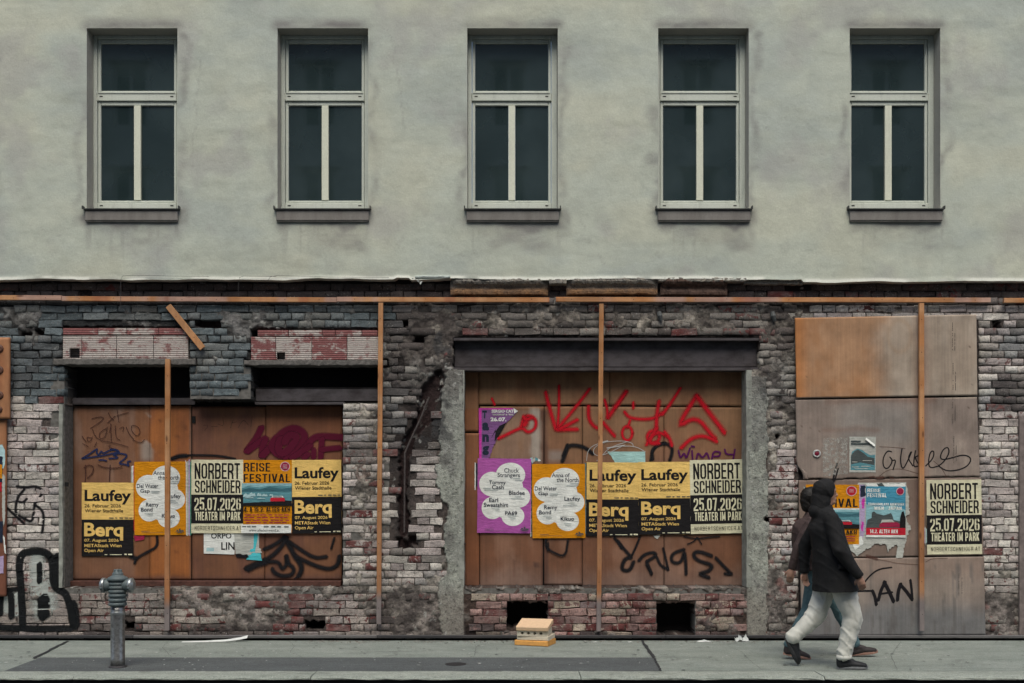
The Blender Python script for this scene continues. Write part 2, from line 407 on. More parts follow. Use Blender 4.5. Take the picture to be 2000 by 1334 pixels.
def build_window():
    y = .121; s = (D+y)/F; xc = 0.0
    X = lambda px: (px-1001)*s; Zp = lambda py: CZ-(py-HY)*s
    root = bpy.data.objects.new('window', None); COL.objects.link(root); root.parent = building
    off = Vector((0, 0, 0))
    def add(nm, mb, mat, par=root, smooth=False):
        me = mesh(nm, mb.v, mb.f, smooth); me.materials.append(mat)
        o = bpy.data.objects.new(nm, me); COL.objects.link(o); o.parent = par; return o
    c = .005
    f = MB()
    zt = WTOP; zbm = WBOT; L = -HW; Rr = HW
    f.bbox(L, X(921.5), y, y+.07, zbm, zt, c); f.bbox(X(1077), Rr, y, y+.07, zbm, zt, c)
    f.bbox(X(921.5)+.001, X(1077)-.001, y+.001, y+.07, Zp(76), zt, c)
    f.bbox(X(921.5)+.001, X(1077)-.001, y-.004, y+.07, zbm, Zp(396.5), c)
    add('frame', f, M['frame'])
    t = MB(); t.bbox(X(921.5)+.001, X(1077)-.001, y-.008, y+.07, Zp(197.5), Zp(182), c)
    t.box(X(924), X(1074), y-.016, y-.003, Zp(183), Zp(181.2))
    add('transom', t, M['frame'])
    for (a, b, n) in ((76.6, 181.3, 'upper_sash'), (198.2, 396, 'lower_sash')):
        q = MB(); w1 = X(928)-X(922.3)
        q.bbox(X(922.3), X(928), y+.012, y+.06, Zp(b), Zp(a), .006); q.bbox(X(1071), X(1076.3), y+.012, y+.06, Zp(b), Zp(a), .006)
        q.bbox(X(928)+.001, X(1071)-.001, y+.013, y+.06, Zp(a+7.4), Zp(a), .006)
        q.bbox(X(928)+.001, X(1071)-.001, y+.013, y+.06, Zp(b), Zp(b-4.8), .006)
        so = add(n, q, M['frame'])
        if n == 'lower_sash':
            mm = MB(); mm.bbox(X(993), X(1006.3), y+.006, y+.05, Zp(b-4.8)+.001, Zp(a+7.4)-.001, .003); add('mullion', mm, M['mullion'])
            for (u, v) in ((928, 993), (1006.3, 1071)):
                g = MB(); g.box(X(u)+.001, X(v)-.001, y+.036, y+.042, Zp(b-4.8)+.001, Zp(a+7.4)-.001); add('pane', g, M['glass'])
        else:
            g = MB(); g.box(X(928)+.001, X(1071)-.001, y+.036, y+.042, Zp(b-4.8)+.001, Zp(a+7.4)-.001); add('pane', g, M['glass'])
    for px, py in ((930, 189), (1068, 189)):
        sl = MB(); sl.box(X(px-3), X(px+3), y-.010, y-.0081, Zp(py+1), Zp(py-1)); add('drain_slot', sl, M['black'])
    for px, py in ((930, 402), (1068, 402)):
        sl = MB(); sl.box(X(px-3), X(px+3), y-.006, y-.0041, Zp(py+1), Zp(py-1)); add('drain_slot', sl, M['black'])
    s1 = 11.85/F
    sm = MB()
    # sloped sheet metal sill with drip lip and upturned ends
    x0, x1 = -.545, .545
    b = 0; zs0 = WBOT+.004
    sm.v += [(x0, -.118, zs0-.018), (x1, -.118, zs0-.018), (x1, .12, zs0+.006), (x0, .12, zs0+.006),
             (x0, -.118, zs0-.030), (x1, -.118, zs0-.030), (x1, .12, zs0-.012), (x0, .12, zs0-.012)]
    sm.f += [(0, 1, 2, 3), (4, 7, 6, 5), (0, 4, 5, 1), (1, 5, 6, 2), (3, 7, 4, 0)]
    sm.box(x0-.008, x0+.004, -.12, -.055, zs0-.024, zs0+.012); sm.box(x1-.004, x1+.008, -.12, -.055, zs0-.024, zs0+.012)
    add('sill', sm, M['sill_metal'])
    bd = MB(); bd.bbox(-.525, .53, -.098, -.05, zs0-.152, zs0-.0345, .006); bd.box(-.518, .523, -.088, -.05, zs0-.162, zs0-.152)
    add('sill_band', bd, M['sill_band'])
    return root
w0 = build_window()
for i, xc in enumerate(WCX):
    if i == 3:
        r = w0
    else:
        r = w0.copy(); COL.objects.link(r)
        for ch in w0.children:
            k = ch.copy(); COL.objects.link(k); k.parent = r
    r.parent = building
    r.location = Vector((xc, 0, 0)) - building.location
# ------------------------------------------------------------------ ground floor brick wall
wall = empty('brick_wall', (0, 0, 0), 'stripped ground floor brick wall with flaking grey and white paint and missing plaster', 'wall')
BLK = [(119, 789, 372, 1147), (122, 638, 370, 703), (104, 700, 385, 715), (126, 712, 370, 790), (368, 781, 492, 1147), (489, 642, 741, 706), (477, 702, 758, 718), (491, 714, 741, 787), (490, 785, 669, 1147),
       (886, 659, 1483, 722), (905, 718, 1461, 1147), (1560, 628, 1912, 1246),
       (990, 1178, 1070, 1227), (1283, 1180, 1358, 1240), (595, 1213, 635, 1229), (243, 1215, 262, 1229)]
HOLES = [(1776+166, 628, 1955, 652, 4), (1708, 608, 1737, 616, 3), (388, 608, 410, 618, 4), (385, 622, 430, 640, 5), (768, 618, 795, 645, 7), (808, 655, 830, 672, 5),
         (795, 1045, 812, 1062, 3), (845, 890, 856, 905, 3), (40, 648, 58, 658, 4), (70, 645, 84, 655, 4), (496, 641, 520, 648, 3), (215, 640, 236, 650, 4), (1494, 1010, 1506, 1018, 3),
         (775, 1052, 800, 1075, 6), (836, 1000, 850, 1010, 4), (1515, 848, 1522, 858, 2), (1068, 1162, 1078, 1178, 3), (100, 1080, 112, 1100, 2)]
SMOOTH = [(862, 722, 906, 1246), (1458, 738, 1499, 1246)]
CHASE = [(858, 735), (842, 760), (828, 815), (800, 858), (789, 890), (787, 960), (788, 1040)]
def chase_d(px, py):
    d = np.full(np.shape(px), 1e9)
    ww = [13, 16, 15, 13, 10, 8, 9]
    for k in range(len(CHASE)-1):
        a = np.array(CHASE[k], float); b = np.array(CHASE[k+1], float); ab = b-a
        t = np.clip(((px-a[0])*ab[0]+(py-a[1])*ab[1])/(ab@ab), 0, 1)
        dd = np.hypot(px-(a[0]+t*ab[0]), py-(a[1]+t*ab[1])) - (ww[k]+(ww[k+1]-ww[k])*t)
        d = np.minimum(d, dd)
    return d
RED = [(1500, 880, 1560, 1190, .30), (668, 850, 740, 1150, .18), (740, 1060, 900, 1150, .20), (380, 1148, 760, 1235, .22), (150, 1148, 380, 1235, .22), (905, 1148, 1460, 1235, .22),
       (1918, 1060, 2000, 1245, .26), (20, 1000, 60, 1150, .12), (745, 850, 800, 1010, .2), (100, 760, 130, 790, .3), (1560, 1100, 1600, 1250, .2), (900, 640, 1500, 662, .25), (0, 770, 120, 792, .2)]
def regions(px, py):
    px = np.asarray(px, float); py = np.asarray(py, float)
    wn = 22*fbm(px, py, 60, 4, 101); wm = 14*fbm(px, py, 28, 4, 102)
    X = px+wn; Y = py+wm
    dark = np.maximum.reduce([boxm(X, Y, -400, 560, 375, 778, 8), boxm(px, Y, 360, 560, 568, 800, 5), boxm(X, Y, 560, 560, 770, 650, 12), boxm(X, Y, 745, 600, 792, 840, 14)*.8,
                              boxm(X, Y, 1915, 740, 2300, 800, 12)*.45, boxm(X, Y, 1960, 640, 2300, 700, 12)*.7, boxm(X, Y, 790, 700, 900, 760, 14)*.7, boxm(X, Y, 1490, 690, 1556, 790, 12)*.6])
    soot_shade = np.maximum(1-ss(583, 606, py+.3*wm), boxm(X, Y, 900, 645, 1490, 664, 5)*.75)  # shade below plaster edge and rail painted dark, plus soot above the beam
    res = np.maximum.reduce([boxm(X, Y, 790, 596, 1556, 648, 12)*.62, boxm(X, Y, 800, 600, 890, 760, 12)*.8, boxm(X, Y, 1484, 600, 1556, 870, 10)*.75,
                             boxm(X, Y, 760, 1135, 910, 1250, 12), boxm(X, Y, 1458, 1085, 1556, 1250, 12), boxm(X, Y, 368, 1142, 560, 1240, 14)*.8,
                             boxm(X, Y, 700, 860, 742, 1200, 8)*.62, boxm(X, Y, 1498, 870, 1520, 1080, 6)*.5, boxm(X, Y, 1920, 1150, 2300, 1250, 14)*.8,
                             boxm(X, Y, 440, 600, 560, 660, 14)*.55, boxm(X, Y, 668, 780, 760, 860, 10)*.5, boxm(X, Y, 745, 640, 800, 760, 12)*.55, boxm(X, Y, 300, 1142, 900, 1158, 6)*.8,
                             boxm(X, Y, 905, 1144, 1462, 1153, 3)*.8, ss(.25, .65, fbm(px, py, 70, 4, 110))*.62*(py > 600)*(1-.8*boxm(px, py, 10, 785, 122, 1060, 20))*(1-.8*boxm(px, py, 1918, 850, 1992, 1050, 20))*(1-.75*boxm(px, py, 745, 840, 905, 1135, 20))])
    smo = np.zeros_like(px)
    for (a, b, c, d) in SMOOTH:
        rag = 1 if a == 104 else 0
        e = 10*fbm(px, py, 30, 5, 120)
        if a == 862: m = (px+e*1.2+8*boxm(px, py, 800, 850, 900, 980, 10) > a+10*ss(880, 1000, py)-14*ss(1090, 1150, py))*(px < c)*(py > b+e)*(py < d)
        elif a == 1458: m = (px > a)*(px+e*.5 < c)*(py+e > b)*(py < d)
        smo = np.maximum(smo, m*1.0)
    bot = ss(1120, 1165, Y)
    red = np.zeros_like(px)
    for (a, b, c, d, v) in RED: red = np.maximum(red, boxm(px, py, a, b, c, d, 14)*v)
    return dark, soot_shade, res, smo, bot, red
def grime(px, py):
    n = fbm(px, py, 46, 5, 710); n2 = fbm(px, py, 16, 4, 715)
    area = (boxm(px, py, 745, 600, 905, 880, 25)*.75+boxm(px, py, 1484, 600, 1556, 830, 15)*.6+boxm(px, py, 1915, 600, 2300, 700, 20)*.4+boxm(px, py, 1940, 735, 2300, 800, 12)*.9+boxm(px, py, 0, 640, 125, 790, 15)*.25
            + boxm(px, py, 660, 780, 745, 900, 15)*.3+boxm(px, py, 745, 860, 905, 1240, 20)*.35+boxm(px, py, 790, 596, 1500, 665, 12)*.35+ss(1195, 1240, py)*.45+boxm(px, py, 130, 1148, 900, 1240, 10)*.15+.12)
    k = np.clip(ss(-.25, .45, n+.5*n2-.45+area*1.1), 0, 1)*np.clip(area*1.6, .25, 1)
    halo = np.exp(-np.clip(chase_d(px, py)+6*n2, 0, 60)/13.0)*.95
    return np.clip(np.maximum(k, halo), 0, 1)
def paint(px, py, rn):
    """albedo + share of paint lost for a brick; rn 0..1 random"""
    dark, soot_shade, res, smo, bot, red = regions(px, py)
    n = fbm(px, py, 60, 3, 130); rn = np.asarray(rn)
    white = mixc(C(.62, .585, .525), C(.43, .375, .355), np.clip(rn*1.3, 0, 1)); white = mixc(white, C(.35, .36, .37), ss(.1, .7, n)*.5)
    wlow = mixc(C(.27, .235, .225), C(.36, .31, .27), rn)
    dk = mixc(C(.085, .11, .12), C(.14, .165, .175), rn); dk = mixc(dk, C(.19, .20, .195), ss(.25, .75, fbm(px, py, 26, 4, 140))*.6)
    c = mixc(white, wlow, bot); c = mixc(c, dk, np.clip(dark, 0, 1))
    c = mixc(c, C(.25, .235, .205), res*.75)
    mid = boxm(px, py, 790, 595, 1560, 720, 20); c = mixc(c, C(.19, .175, .155), mid*.8)
    apron = boxm(px, py, 903, 1146, 1462, 1245, 4); ac = mixc(C(.30, .185, .165), C(.36, .30, .235), ss(.35, .65, rn)); ac = mixc(ac, C(.22, .165, .165), ss(.75, .95, (rn*7.3) % 1)); c = mixc(c, ac, apron*.9)
    g = grime(px, py); c = mixc(c, C(.045, .034, .033), g*.8)
    c = c*(.72+.5*((rn*13.7) % 1))[..., None]
    c = mixc(c, C(.05, .036, .034), np.clip(soot_shade, 0, 1)*.88)
    al = .15+red*.9+.05*bot+.30*ss(.3, .65, fbm(px, py, 48, 4, 720))*(1-.5*dark) - .12*dark
    al = al + np.where(rn > .93, .25, 0)*(1-dark)
    return c, np.clip(al, .0, 1)
def chips_spots(px, py): return 0
# --- base height field (mortar and residue)
GX0, GX1, GZ0, GZ1, GS = -7.3, 7.3, -.02, wz(543), .0115
gx = np.arange(GX0, GX1+GS, GS); gz = np.arange(GZ0, GZ1+GS, GS)
GXX, GZZ = np.meshgrid(gx, gz)
PXX = 1000+GXX*F/D; PYY = HY-(GZZ-CZ)*F/D
dark, soot_shade, res, smo, bot, red = regions(PXX, PYY)
fine = fbm(PXX, PYY, 9, 3, 150); med = fbm(PXX, PYY, 22, 4, 151)
H = -.016 + .005*fine
rr = ss(.25, .75, res+.45*med)
H = H + rr*(.013+.010*med+.006*fine)
H = np.where(smo > .5, .013+.0012*fine+.003*med, H)
shiftmap = lambda px, py: -.055*(1-ss(574, 590, py+0*px))
H = H + shiftmap(PXX, PYY)
holeE = np.zeros_like(H)
for (a, b, c, d, s) in HOLES:
    e = s*1.2*fbm(PXX, PYY, 12, 3, 160)
    holeE = np.maximum(holeE, boxm(PXX+e, PYY+e, a, b, c, d, 2.5))
H = H - .09*holeE
cd = chase_d(PXX, PYY)+5*fbm(PXX, PYY, 14, 3, 170)
H = H - .085*(1-ss(-2, 1.5, cd))
opn = np.zeros_like(H)
for k, (a, b, c, d) in enumerate(BLK):
    e = (2.0*fine if k < 12 else 3*fine)
    dep = {11: .02}.get(k, .36)
    m = (PXX > a+e)*(PXX < c+e)*(PYY > b+e)*(PYY < d+(e if k < 12 else e))
    H = np.where(m > 0, -dep-.0*H, H); opn = np.maximum(opn, m)
# colour of mortar
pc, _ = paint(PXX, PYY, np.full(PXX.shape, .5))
joint = pc*.17*C(1.05, .95, .93)
resc = mixc(C(.30, .29, .255), C(.20, .19, .175), ss(-.4, .5, fbm(PXX, PYY, 40, 4, 180)))
resc = mixc(resc, C(.17, .15, .145), bot*.6)
resc = mixc(resc, C(.27, .25, .215), boxm(PXX, PYY, 790, 595, 1560, 720, 20)*.4)
resc = mixc(resc, C(.115, .125, .13), dark*.75)
rust = ss(.25, .6, fbm(PXX, PYY, 32, 4, 190))*np.clip(red*3, 0, 1)
resc = mixc(resc, C(.16, .065, .06), rust*.75)
resc = mixc(resc, C(.05, .04, .037), np.clip(soot_shade, 0, 1)*.9)
resc = resc*(.45+.95*ss(-.6, .6, fbm(PXX, PYY, 14, 4, 730)))[..., None]*C(1.02, .97, .94)
gg = grime(PXX, PYY); resc = mixc(resc, C(.045, .036, .035), gg*.75)
col = mixc(joint, resc, rr)
smc = mixc(C(.33, .345, .30), C(.255, .26, .235), ss(-.4, .6, fbm(PXX, PYY*.6, 36, 5, 200)))
smc = smc*(.8+.35*ss(-.6, .6, fbm(PXX, PYY, 12, 4, 740)))[..., None]; smc = mixc(smc, C(.10, .095, .09), ss(.35, .6, fbm(PXX, PYY, 30, 5, 741))*.55)
smc = mixc(smc, C(.24, .215, .185), ss(1120, 1190, PYY)*.7)
smc = mixc(smc, C(.30, .33, .30), boxm(PXX, PYY, 90, 780, 146, 1150, 5)*.8)
smc = mixc(smc, C(.13, .12, .11), (1-ss(735, 790, PYY+20*med))*.75)
col = mixc(col, smc, smo)
sootpatch = ss(.35, .6, fbm(PXX, PYY, 45, 4, 210))*(boxm(PXX, PYY, 745, 640, 900, 860, 25)+boxm(PXX, PYY, 1484, 650, 1556, 800, 15)+boxm(PXX, PYY, 1920, 740, 2010, 800, 10))
col = mixc(col, C(.05, .05, .052), np.clip(sootpatch, 0, 1)*.8)
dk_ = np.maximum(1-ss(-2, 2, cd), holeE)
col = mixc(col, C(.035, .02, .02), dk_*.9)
col = mixc(col, C(.03, .025, .025), opn)
# fine splashes of lime
lime = ss(.62, .75, fbm(PXX, PYY, 10, 3, 220))*ss(.1, .5, fbm(PXX, PYY, 70, 3, 221))*(1-opn)
col = mixc(col, C(.45, .45, .42), lime*.6)
nx, nz = len(gx), len(gz)
i, j = np.meshgrid(np.arange(nx-1), np.arange(nz-1))
a = j*nx+i
top = np.maximum.reduce([H[:-1, :-1], H[1:, :-1], H[:-1, 1:], H[1:, 1:]])
keep = top > -.30
Q = np.stack([a, a+1, a+1+nx, a+nx], -1)[keep]
V = np.stack([GXX, -H, GZZ], -1).reshape(-1, 3)
C4 = np.concatenate([col, np.ones(col.shape[:2]+(1,))], -1).reshape(-1, 4)
used = np.zeros(len(V), bool); used[Q.ravel()] = True
idx = np.cumsum(used)-1
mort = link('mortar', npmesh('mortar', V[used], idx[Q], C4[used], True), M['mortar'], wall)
SURF = H.copy()      # front surface raster (bricks added below), for paint that follows the relief
# --- brick meshes
def brick_mesh(nm, L, Hh, rs):
    rr_ = np.random.RandomState(rs)
    nxx = 4 if L > .2 else 3
    us = np.linspace(-.5, .5, nxx); front = []; outer = []
    def j(s): return (rr_.rand()-.5)*2*s
    ins = .006; grid = []
    for zi in (-.5, 0, .5):
        for u in us:
            x = u*(L-2*ins)+j(.006); z = zi*(Hh-2*ins)+j(.005); grid.append((x, j(.004), z))
    per = list(range(nxx)) + [2*nxx-1] + list(range(3*nxx-1, 2*nxx-1, -1)) + [nxx]
    V = list(grid); n = len(per)
    r1 = len(V)
    for k in per:
        x, y, z = grid[k]; sx = (1 if x > 0 else -1) if (k % nxx in (0, nxx-1)) else 0; sz = (1 if z > 0 else -1) if (k < nxx or k >= 2*nxx) else 0
        V.append((x+sx*ins+j(.0015), .009+abs(j(.004)), z+sz*ins+j(.003)))
    r2 = len(V)
    for k in range(n):
        x, y, z = V[r1+k]; V.append((x*.99, .10, z*.98))
    Fs = []
    for b in range(2):
        for c in range(nxx-1):
            q = b*nxx+c; Fs.append((q, q+1, q+1+nxx, q+nxx))
    for k in range(n):
        m_ = (k+1) % n
        Fs.append((per[k], r1+k, r1+m_, per[m_])); Fs.append((r1+k, r2+k, r2+m_, r1+m_))
    return mesh(nm, V, Fs)
LS, LH, CH = .300, .150, .0872
SM = [brick_mesh('stretcher_brick', LS-.008, CH-.0065, 100+k) for k in range(20)]
HM = [brick_mesh('header_brick', LH-.008, CH-.0065, 200+k) for k in range(16)]
for m_ in SM+HM: m_.materials.append(M['brick'])
bricks = []
rb = random.Random(5)
allblk = BLK[:]
row = 0; z = .012
while z+CH*.6 < GZ1:
    zc = z+CH/2; head = row % 2
    x = GX0+.1 + rb.random()*.05 + (0 if not head else .075)
    while x < GX1-.2:
        L = LS if ((not head) ^ (rb.random() < .22)) else LH
        x0, x1 = x, x+L; x = x1
        py = HY-(zc-CZ)*F/D
        segs = [(x0, x1)]
        for (a_, b_, c_, d_) in allblk:
            pt, pb = py-CH*85*.8, py+CH*85*.8
            if pb > b_ and pt < d_:
                A_ = wx(a_); B_ = wx(c_); ns = []
                for (s0, s1) in segs:
                    if s1 <= A_ or s0 >= B_: ns.append((s0, s1)); continue
                    if s0 < A_: ns.append((s0, A_))
                    if s1 > B_: ns.append((B_, s1))
                segs = ns
        for (s0, s1) in segs:
            if s1-s0 < .045: continue
            xc = (s0+s1)/2; pxc = 1000+xc*F/D
            ii = int((xc-GX0)/GS); jj = int((zc-GZ0)/GS)
            if jj >= nz: continue
            hw = max(1, int((s1-s0)/2/GS*.8)); hh = int(CH/2/GS*.7)
            sl = (slice(max(0, jj-hh), jj+hh+1), slice(max(0, ii-hw), ii+hw+1))
            if smo[sl].mean() > .45: continue
            if (cd[sl] < 0).mean() > .10 or holeE[sl].mean() > .35: continue
            if rb.random() < .012: continue
            rv = rr[sl].mean()
            sh = float(shiftmap(pxc, py))
            b0 = float(bot[jj, ii])
            proud = rb.uniform(-.004, .004)+ (rb.uniform(-.010, .006) if rb.random() < .15+.3*b0 else 0) + sh
            if rv > .82 and rb.random() < .55: continue
            bricks.append((xc, zc+rb.uniform(-.003, .003), s1-s0, proud, L, rv, rb.random(), rb.gauss(0, .022)))
            sl2 = (slice(max(0, int((zc-CH/2+.006-GZ0)/GS)), int((zc+CH/2-.004-GZ0)/GS)), slice(int((s0+.006-GX0)/GS), int((s1-.004-GX0)/GS)))
            SURF[sl2] = np.maximum(SURF[sl2], proud)
    z += CH; row += 1
PB = np.array([(1000+b[0]*F/D, HY-(b[1]-CZ)*F/D) for b in bricks]); RN = np.array([b[6] for b in bricks])
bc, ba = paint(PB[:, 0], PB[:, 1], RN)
# bricks shown largest in the photograph: long ones, in frame, not under residue or painted shade
def score(k):
    b = bricks[k]; px, py = PB[k]
    if px < 5 or px > 1995 or py < 600 or py > 1245: return -1
    s = b[2]*(1-b[5])
    return s + (.10 if (py > 790 or px < 570) else 0)
order = sorted(range(len(bricks)), key=lambda k: -score(k)); solo = set(order[:300])
FV = []; FQ = []; FC = []; nb = 0
for k, b in enumerate(bricks):
    xc, zc, L, proud, L0, rv, rn, rot = b
    me = rb.choice(SM if L > .21 else HM); bl = LS if L > .21 else LH
    sx = L/bl; col4 = (*[float(v) for v in bc[k]], float(ba[k]))
    if k in solo:
        o = bpy.data.objects.new('brick', me); COL.objects.link(o); o.parent = wall
        o.location = (xc, -proud, zc); o.scale = (sx, 1, 1); o.rotation_euler = (0, rot, rot*.6); o.color = col4
    else:
        Mx = Matrix.Translation((xc, -proud, zc)) @ Matrix.Rotation(rot, 4, 'Y') @ Matrix.Diagonal((sx, 1, 1, 1))
        v = np.array([tuple(Mx @ q.co) for q in me.vertices]); FV.append(v)
        FQ.append(np.array([tuple(p.vertices) for p in me.polygons])+nb); nb += len(v)
        FC.append(np.tile(col4, (len(v), 1)))
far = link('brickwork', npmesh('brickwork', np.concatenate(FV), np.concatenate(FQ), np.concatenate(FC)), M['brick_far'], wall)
far['kind'] = 'stuff'
print('bricks', len(bricks), 'mortar quads', len(Q))
def surf(x, z):
    ii = int(round((x-GX0)/GS)); jj = int(round((z-GZ0)/GS))
    ii = min(max(ii, 1), nx-2); jj = min(max(jj, 1), nz-2)
    return float(max(-.012, SURF[jj-1:jj+2, ii-1:ii+2].max()))
# --- wall body behind voids
vb = MB()
vb.box(-7.3, 7.3, .34, .36, -.05, wz(543))
vb.build('void_backing', M['void'], wall)
tb = MB(); tb.box(-9.5, 9.5, .05, .36, wz(545)-.0, wz(536)); tb.build('floor_slab_edge', M['void'], wall)
# side/top/bottom reveals of the openings (real masonry thickness)
rv_ = MB()
def reveal_box(px0, py0, px1, py1): rv_.box(wx(px0), wx(px1), .012, .34, wz(py1), wz(py0))
for r_ in ((98, 716, 125, 1147), (371, 716, 489, 779), (742, 718, 760, 784), (670, 787, 760, 1160), (890, 722, 904, 1150), (1462, 722, 1476, 1150), (120, 1149, 668, 1160), (900, 1149, 1464, 1160),
           (1358, 1170, 1372, 1246), (1268, 1170, 1282, 1246), (976, 1165, 989, 1240), (1071, 1165, 1084, 1240)):
    reveal_box(*r_)
rv_.build('reveal_masonry', simple('reveal_masonry_surface', (.13, .125, .115), .95, 0, 20, .5, 1.4, .5), wall)
def edge_strip(px0, px1, py0, py1, seed):
    rs = np.random.RandomState(seed); n = 46; vs = []; fs = []
    for k in range(n+1):
        z = lerp(wz(py1), wz(py0), k/n); q = lambda s=.002: rs.uniform(-s, s); x0, x1 = wx(px0), wx(px1); e = .004*float(fbm(0, k*9, 40, 3, seed))
        vs += [(x0+(q()+e if px0 > 1200 else -.004), -.013+q(.001), z), (x1+(q()+e if px0 < 1200 else .004), -.013+q(.001), z), (x1+(q()+e if px0 < 1200 else .004), .30, z), (x0+(q()+e if px0 > 1200 else -.004), .30, z)]
    for k in range(n):
        for i_ in range(4): a_ = k*4+i_; b_ = k*4+(i_+1) % 4; fs.append((a_, b_, b_+4, a_+4))
    link('plaster_reveal', mesh('plaster_reveal', vs, fs), M['reveal'], wall)
M['reveal'] = simple('reveal_plaster', (.26, .27, .24), .92, 0, 12, .55, 1.3, .6)
edge_strip(116.5, 123, 790, 1148, 73); edge_strip(897, 906.5, 723, 1147, 71); edge_strip(1457.5, 1467, 723, 1147, 72)
# hollow clay blocks
def blocks(px0, px1, splits, py0, py1, holes, reds):
    xs_ = [px0]+splits+[px1]
    for k in range(len(xs_)-1):
        b = MB(); a_, c_ = wx(xs_[k])+.003, wx(xs_[k+1])-.003
        z0, z1 = wz(py1), wz(py0)
        hole = [h for h in holes if xs_[k]-2 <= h[0] < xs_[k+1]]
        if hole:
            h = hole[0]; hx0, hx1, hz0, hz1 = max(wx(h[0]), a_+.004), min(wx(h[2]), c_-.004), max(wz(h[3]), z0+.003), wz(h[1])
            for (x0, x1, q0, q1) in ((a_, hx0, z0, z1), (hx1, c_, z0, z1), (hx0, hx1, hz1, z1), (hx0, hx1, z0-.001, hz0)):
                if x1-x0 > .002 and q1-q0 > .002: b.box(x0, x1, -.006, .02, q0, q1)
            b.box(a_, c_, .12, .14, z0, z1)
        else: b.bbox(a_, c_, -.006-rb.random()*.004, .09, z0, z1, .004)
        o = b.build('hollow_block', M['clay'], wall); o.color = (1, 1, 1, reds[k])
blocks(123, 368, [160, 228, 300], 656, 701, [(136, 680, 156, 699)], [.45, .5, .42, .48])
blocks(123, 366, [192, 248, 310], 641, 654, [], [.85, .5, .6, .8])
blocks(490, 740, [539, 609, 678], 658, 703, [(541, 688, 557, 702)], [.72, .5, .78, .42])
blocks(503, 738, [564, 630, 655, 707], 645, 656, [], [.7, .55, .8, .65, 1.1])
def rough_bar(name, px0, px1, py0, py1, y0, y1, mat, n=40, j=.004, seed=1, taper=0):
    rs = np.random.RandomState(seed); vs = []; fs = []
    for k in range(n+1):
        x = wx(px0)+(wx(px1)-wx(px0))*k/n
        q = lambda: rs.uniform(-j, j)
        z0, z1 = wz(py1)+q(), wz(py0)+q()
        vs += [(x, y0+.006+q(), z0), (x, y0+q(), z0+.008), (x, y0+q(), z1-.008), (x, y0+.008+q(), z1), (x, y1, z1), (x, y1, z0)]
    for k in range(n):
        for i_ in range(6):
            a_ = k*6+i_; b_ = k*6+(i_+1) % 6; fs.append((a_, b_, b_+6, a_+6))
    fs.append((0, 5, 4, 3, 2, 1)); e = n*6; fs.append((e, e+1, e+2, e+3, e+4, e+5))
    return link(name, mesh(name, vs, fs), mat, wall)
rough_bar('concrete_lintel', 106, 383, 701, 713, -.03, .2, M['lintel'], seed=3)
rough_bar('concrete_lintel', 478, 756, 704, 714, -.03, .2, M['lintel'], seed=4)
# steel beams
b = MB()   # shop opening: I beam with web set back between flanges
b.box(wx(887), wx(1482), .10, .112, wz(716, .1), wz(662, .1)); b.box(wx(886), wx(1482), -.005, .11, wz(665), wz(660)); b.box(wx(886), wx(1482), .02, .20, wz(723), wz(717))
for px, py in ((1009, 697), (1356, 698), (1180, 700)): b.lathe([(.016, 0), (.016, .001)], (wx(px, .1), .0975, wz(py, .1)), 10, 'y')
b.build('steel_beam', M['steel_beam'], wall)
b = MB(); b.box(wx(494), wx(741), .13, .14, wz(783, .13), wz(757, .13)); b.box(wx(494), wx(741), .13, .33, wz(757), wz(755)); b.box(wx(494), wx(670), .09, .2, wz(790, .1), wz(785, .1)); b.build('steel_beam', M['steel_beam'], wall)
b = MB(); b.box(wx(128), wx(371), .19, .205, wz(790, .19), wz(778, .19)); b.box(wx(128), wx(371), .205, .32, wz(779, .2), wz(777, .2)); b.build('steel_beam', M['steel_beam'], wall)
# crumbling cornice mouldings
def cornice(px0, px1, seed, mat):
    rs = np.random.RandomState(seed); n = 60; vs = []; fs = []
    prof = [(-.070, 546), (-.088, 548), (-.090, 552), (-.070, 556), (-.030, 559), (-.012, 563), (-.022, 566), (-.040, 570), (-.034, 575), (-.006, 576.5), (.06, 577)]
    for k in range(n+1):
        px = px0+(px1-px0)*k/n; nn0 = float(fbm(px, 7, 16, 3, seed+5))
        e = min(1, min(k, n-k)/6+.15+.2*rs.rand())*(.8+.25*nn0) if True else 1
        nn = float(fbm(px, 0, 40, 4, seed)); brk = 1 if float(fbm(px, 50, 60, 4, seed+3)) > -.55 else .55
        for (y, py) in prof:
            vs.append((wx(px)+rs.uniform(-.003, .003), y*lerp(1, brk, 1 if py < 556 else .3)*e+rs.uniform(-.003, .003)+.006*nn, wz(py+1.5*nn)+rs.uniform(-.003, .003)))
    m_ = len(prof)
    for k in range(n):
        for i_ in range(m_-1):
            a_ = k*m_+i_; fs.append((a_, a_+1, a_+1+m_, a_+m_))
    fs.append(tuple(range(m_))); fs.append(tuple(n*m_+q for q in range(m_))[::-1])
    return link('cornice_moulding', mesh('cornice_moulding', vs, fs), mat, wall)
def cornice_mat():
    m = NT('cornice_stone'); sp = m.n('SeparateXYZ', i0=m.n('NewGeometry').outputs['Position']).outputs[2]
    a_ = m.noise(9, 5, .65); b_ = m.noise(70, 4, .65)
    c = m.mix(m.ramp(a_, .35, .65), (.27, .245, .20, 1), (.17, .165, .155, 1))
    tan = m.mix(m.ramp(a_, .35, .65), (.26, .145, .07, 1), (.15, .095, .06, 1))
    c = m.mix(m.ramp(sp, wz(566), wz(559)), tan, c)
    c = m.mix(m.math('MULTIPLY', m.ramp(b_, .52, .62), .75), c, (.05, .035, .03, 1))
    m.bump(b_, .9, .01)
    return m.base(c, .95)
M['cornice'] = cornice_mat()
cornice(880, 1070, 301, M['cornice']); cornice(1106, 1284, 302, M['cornice']); cornice(1290, 1420, 303, simple('sooty_cornice', (.07, .045, .035), .95, 0, 20, .4, 1.7, .8))
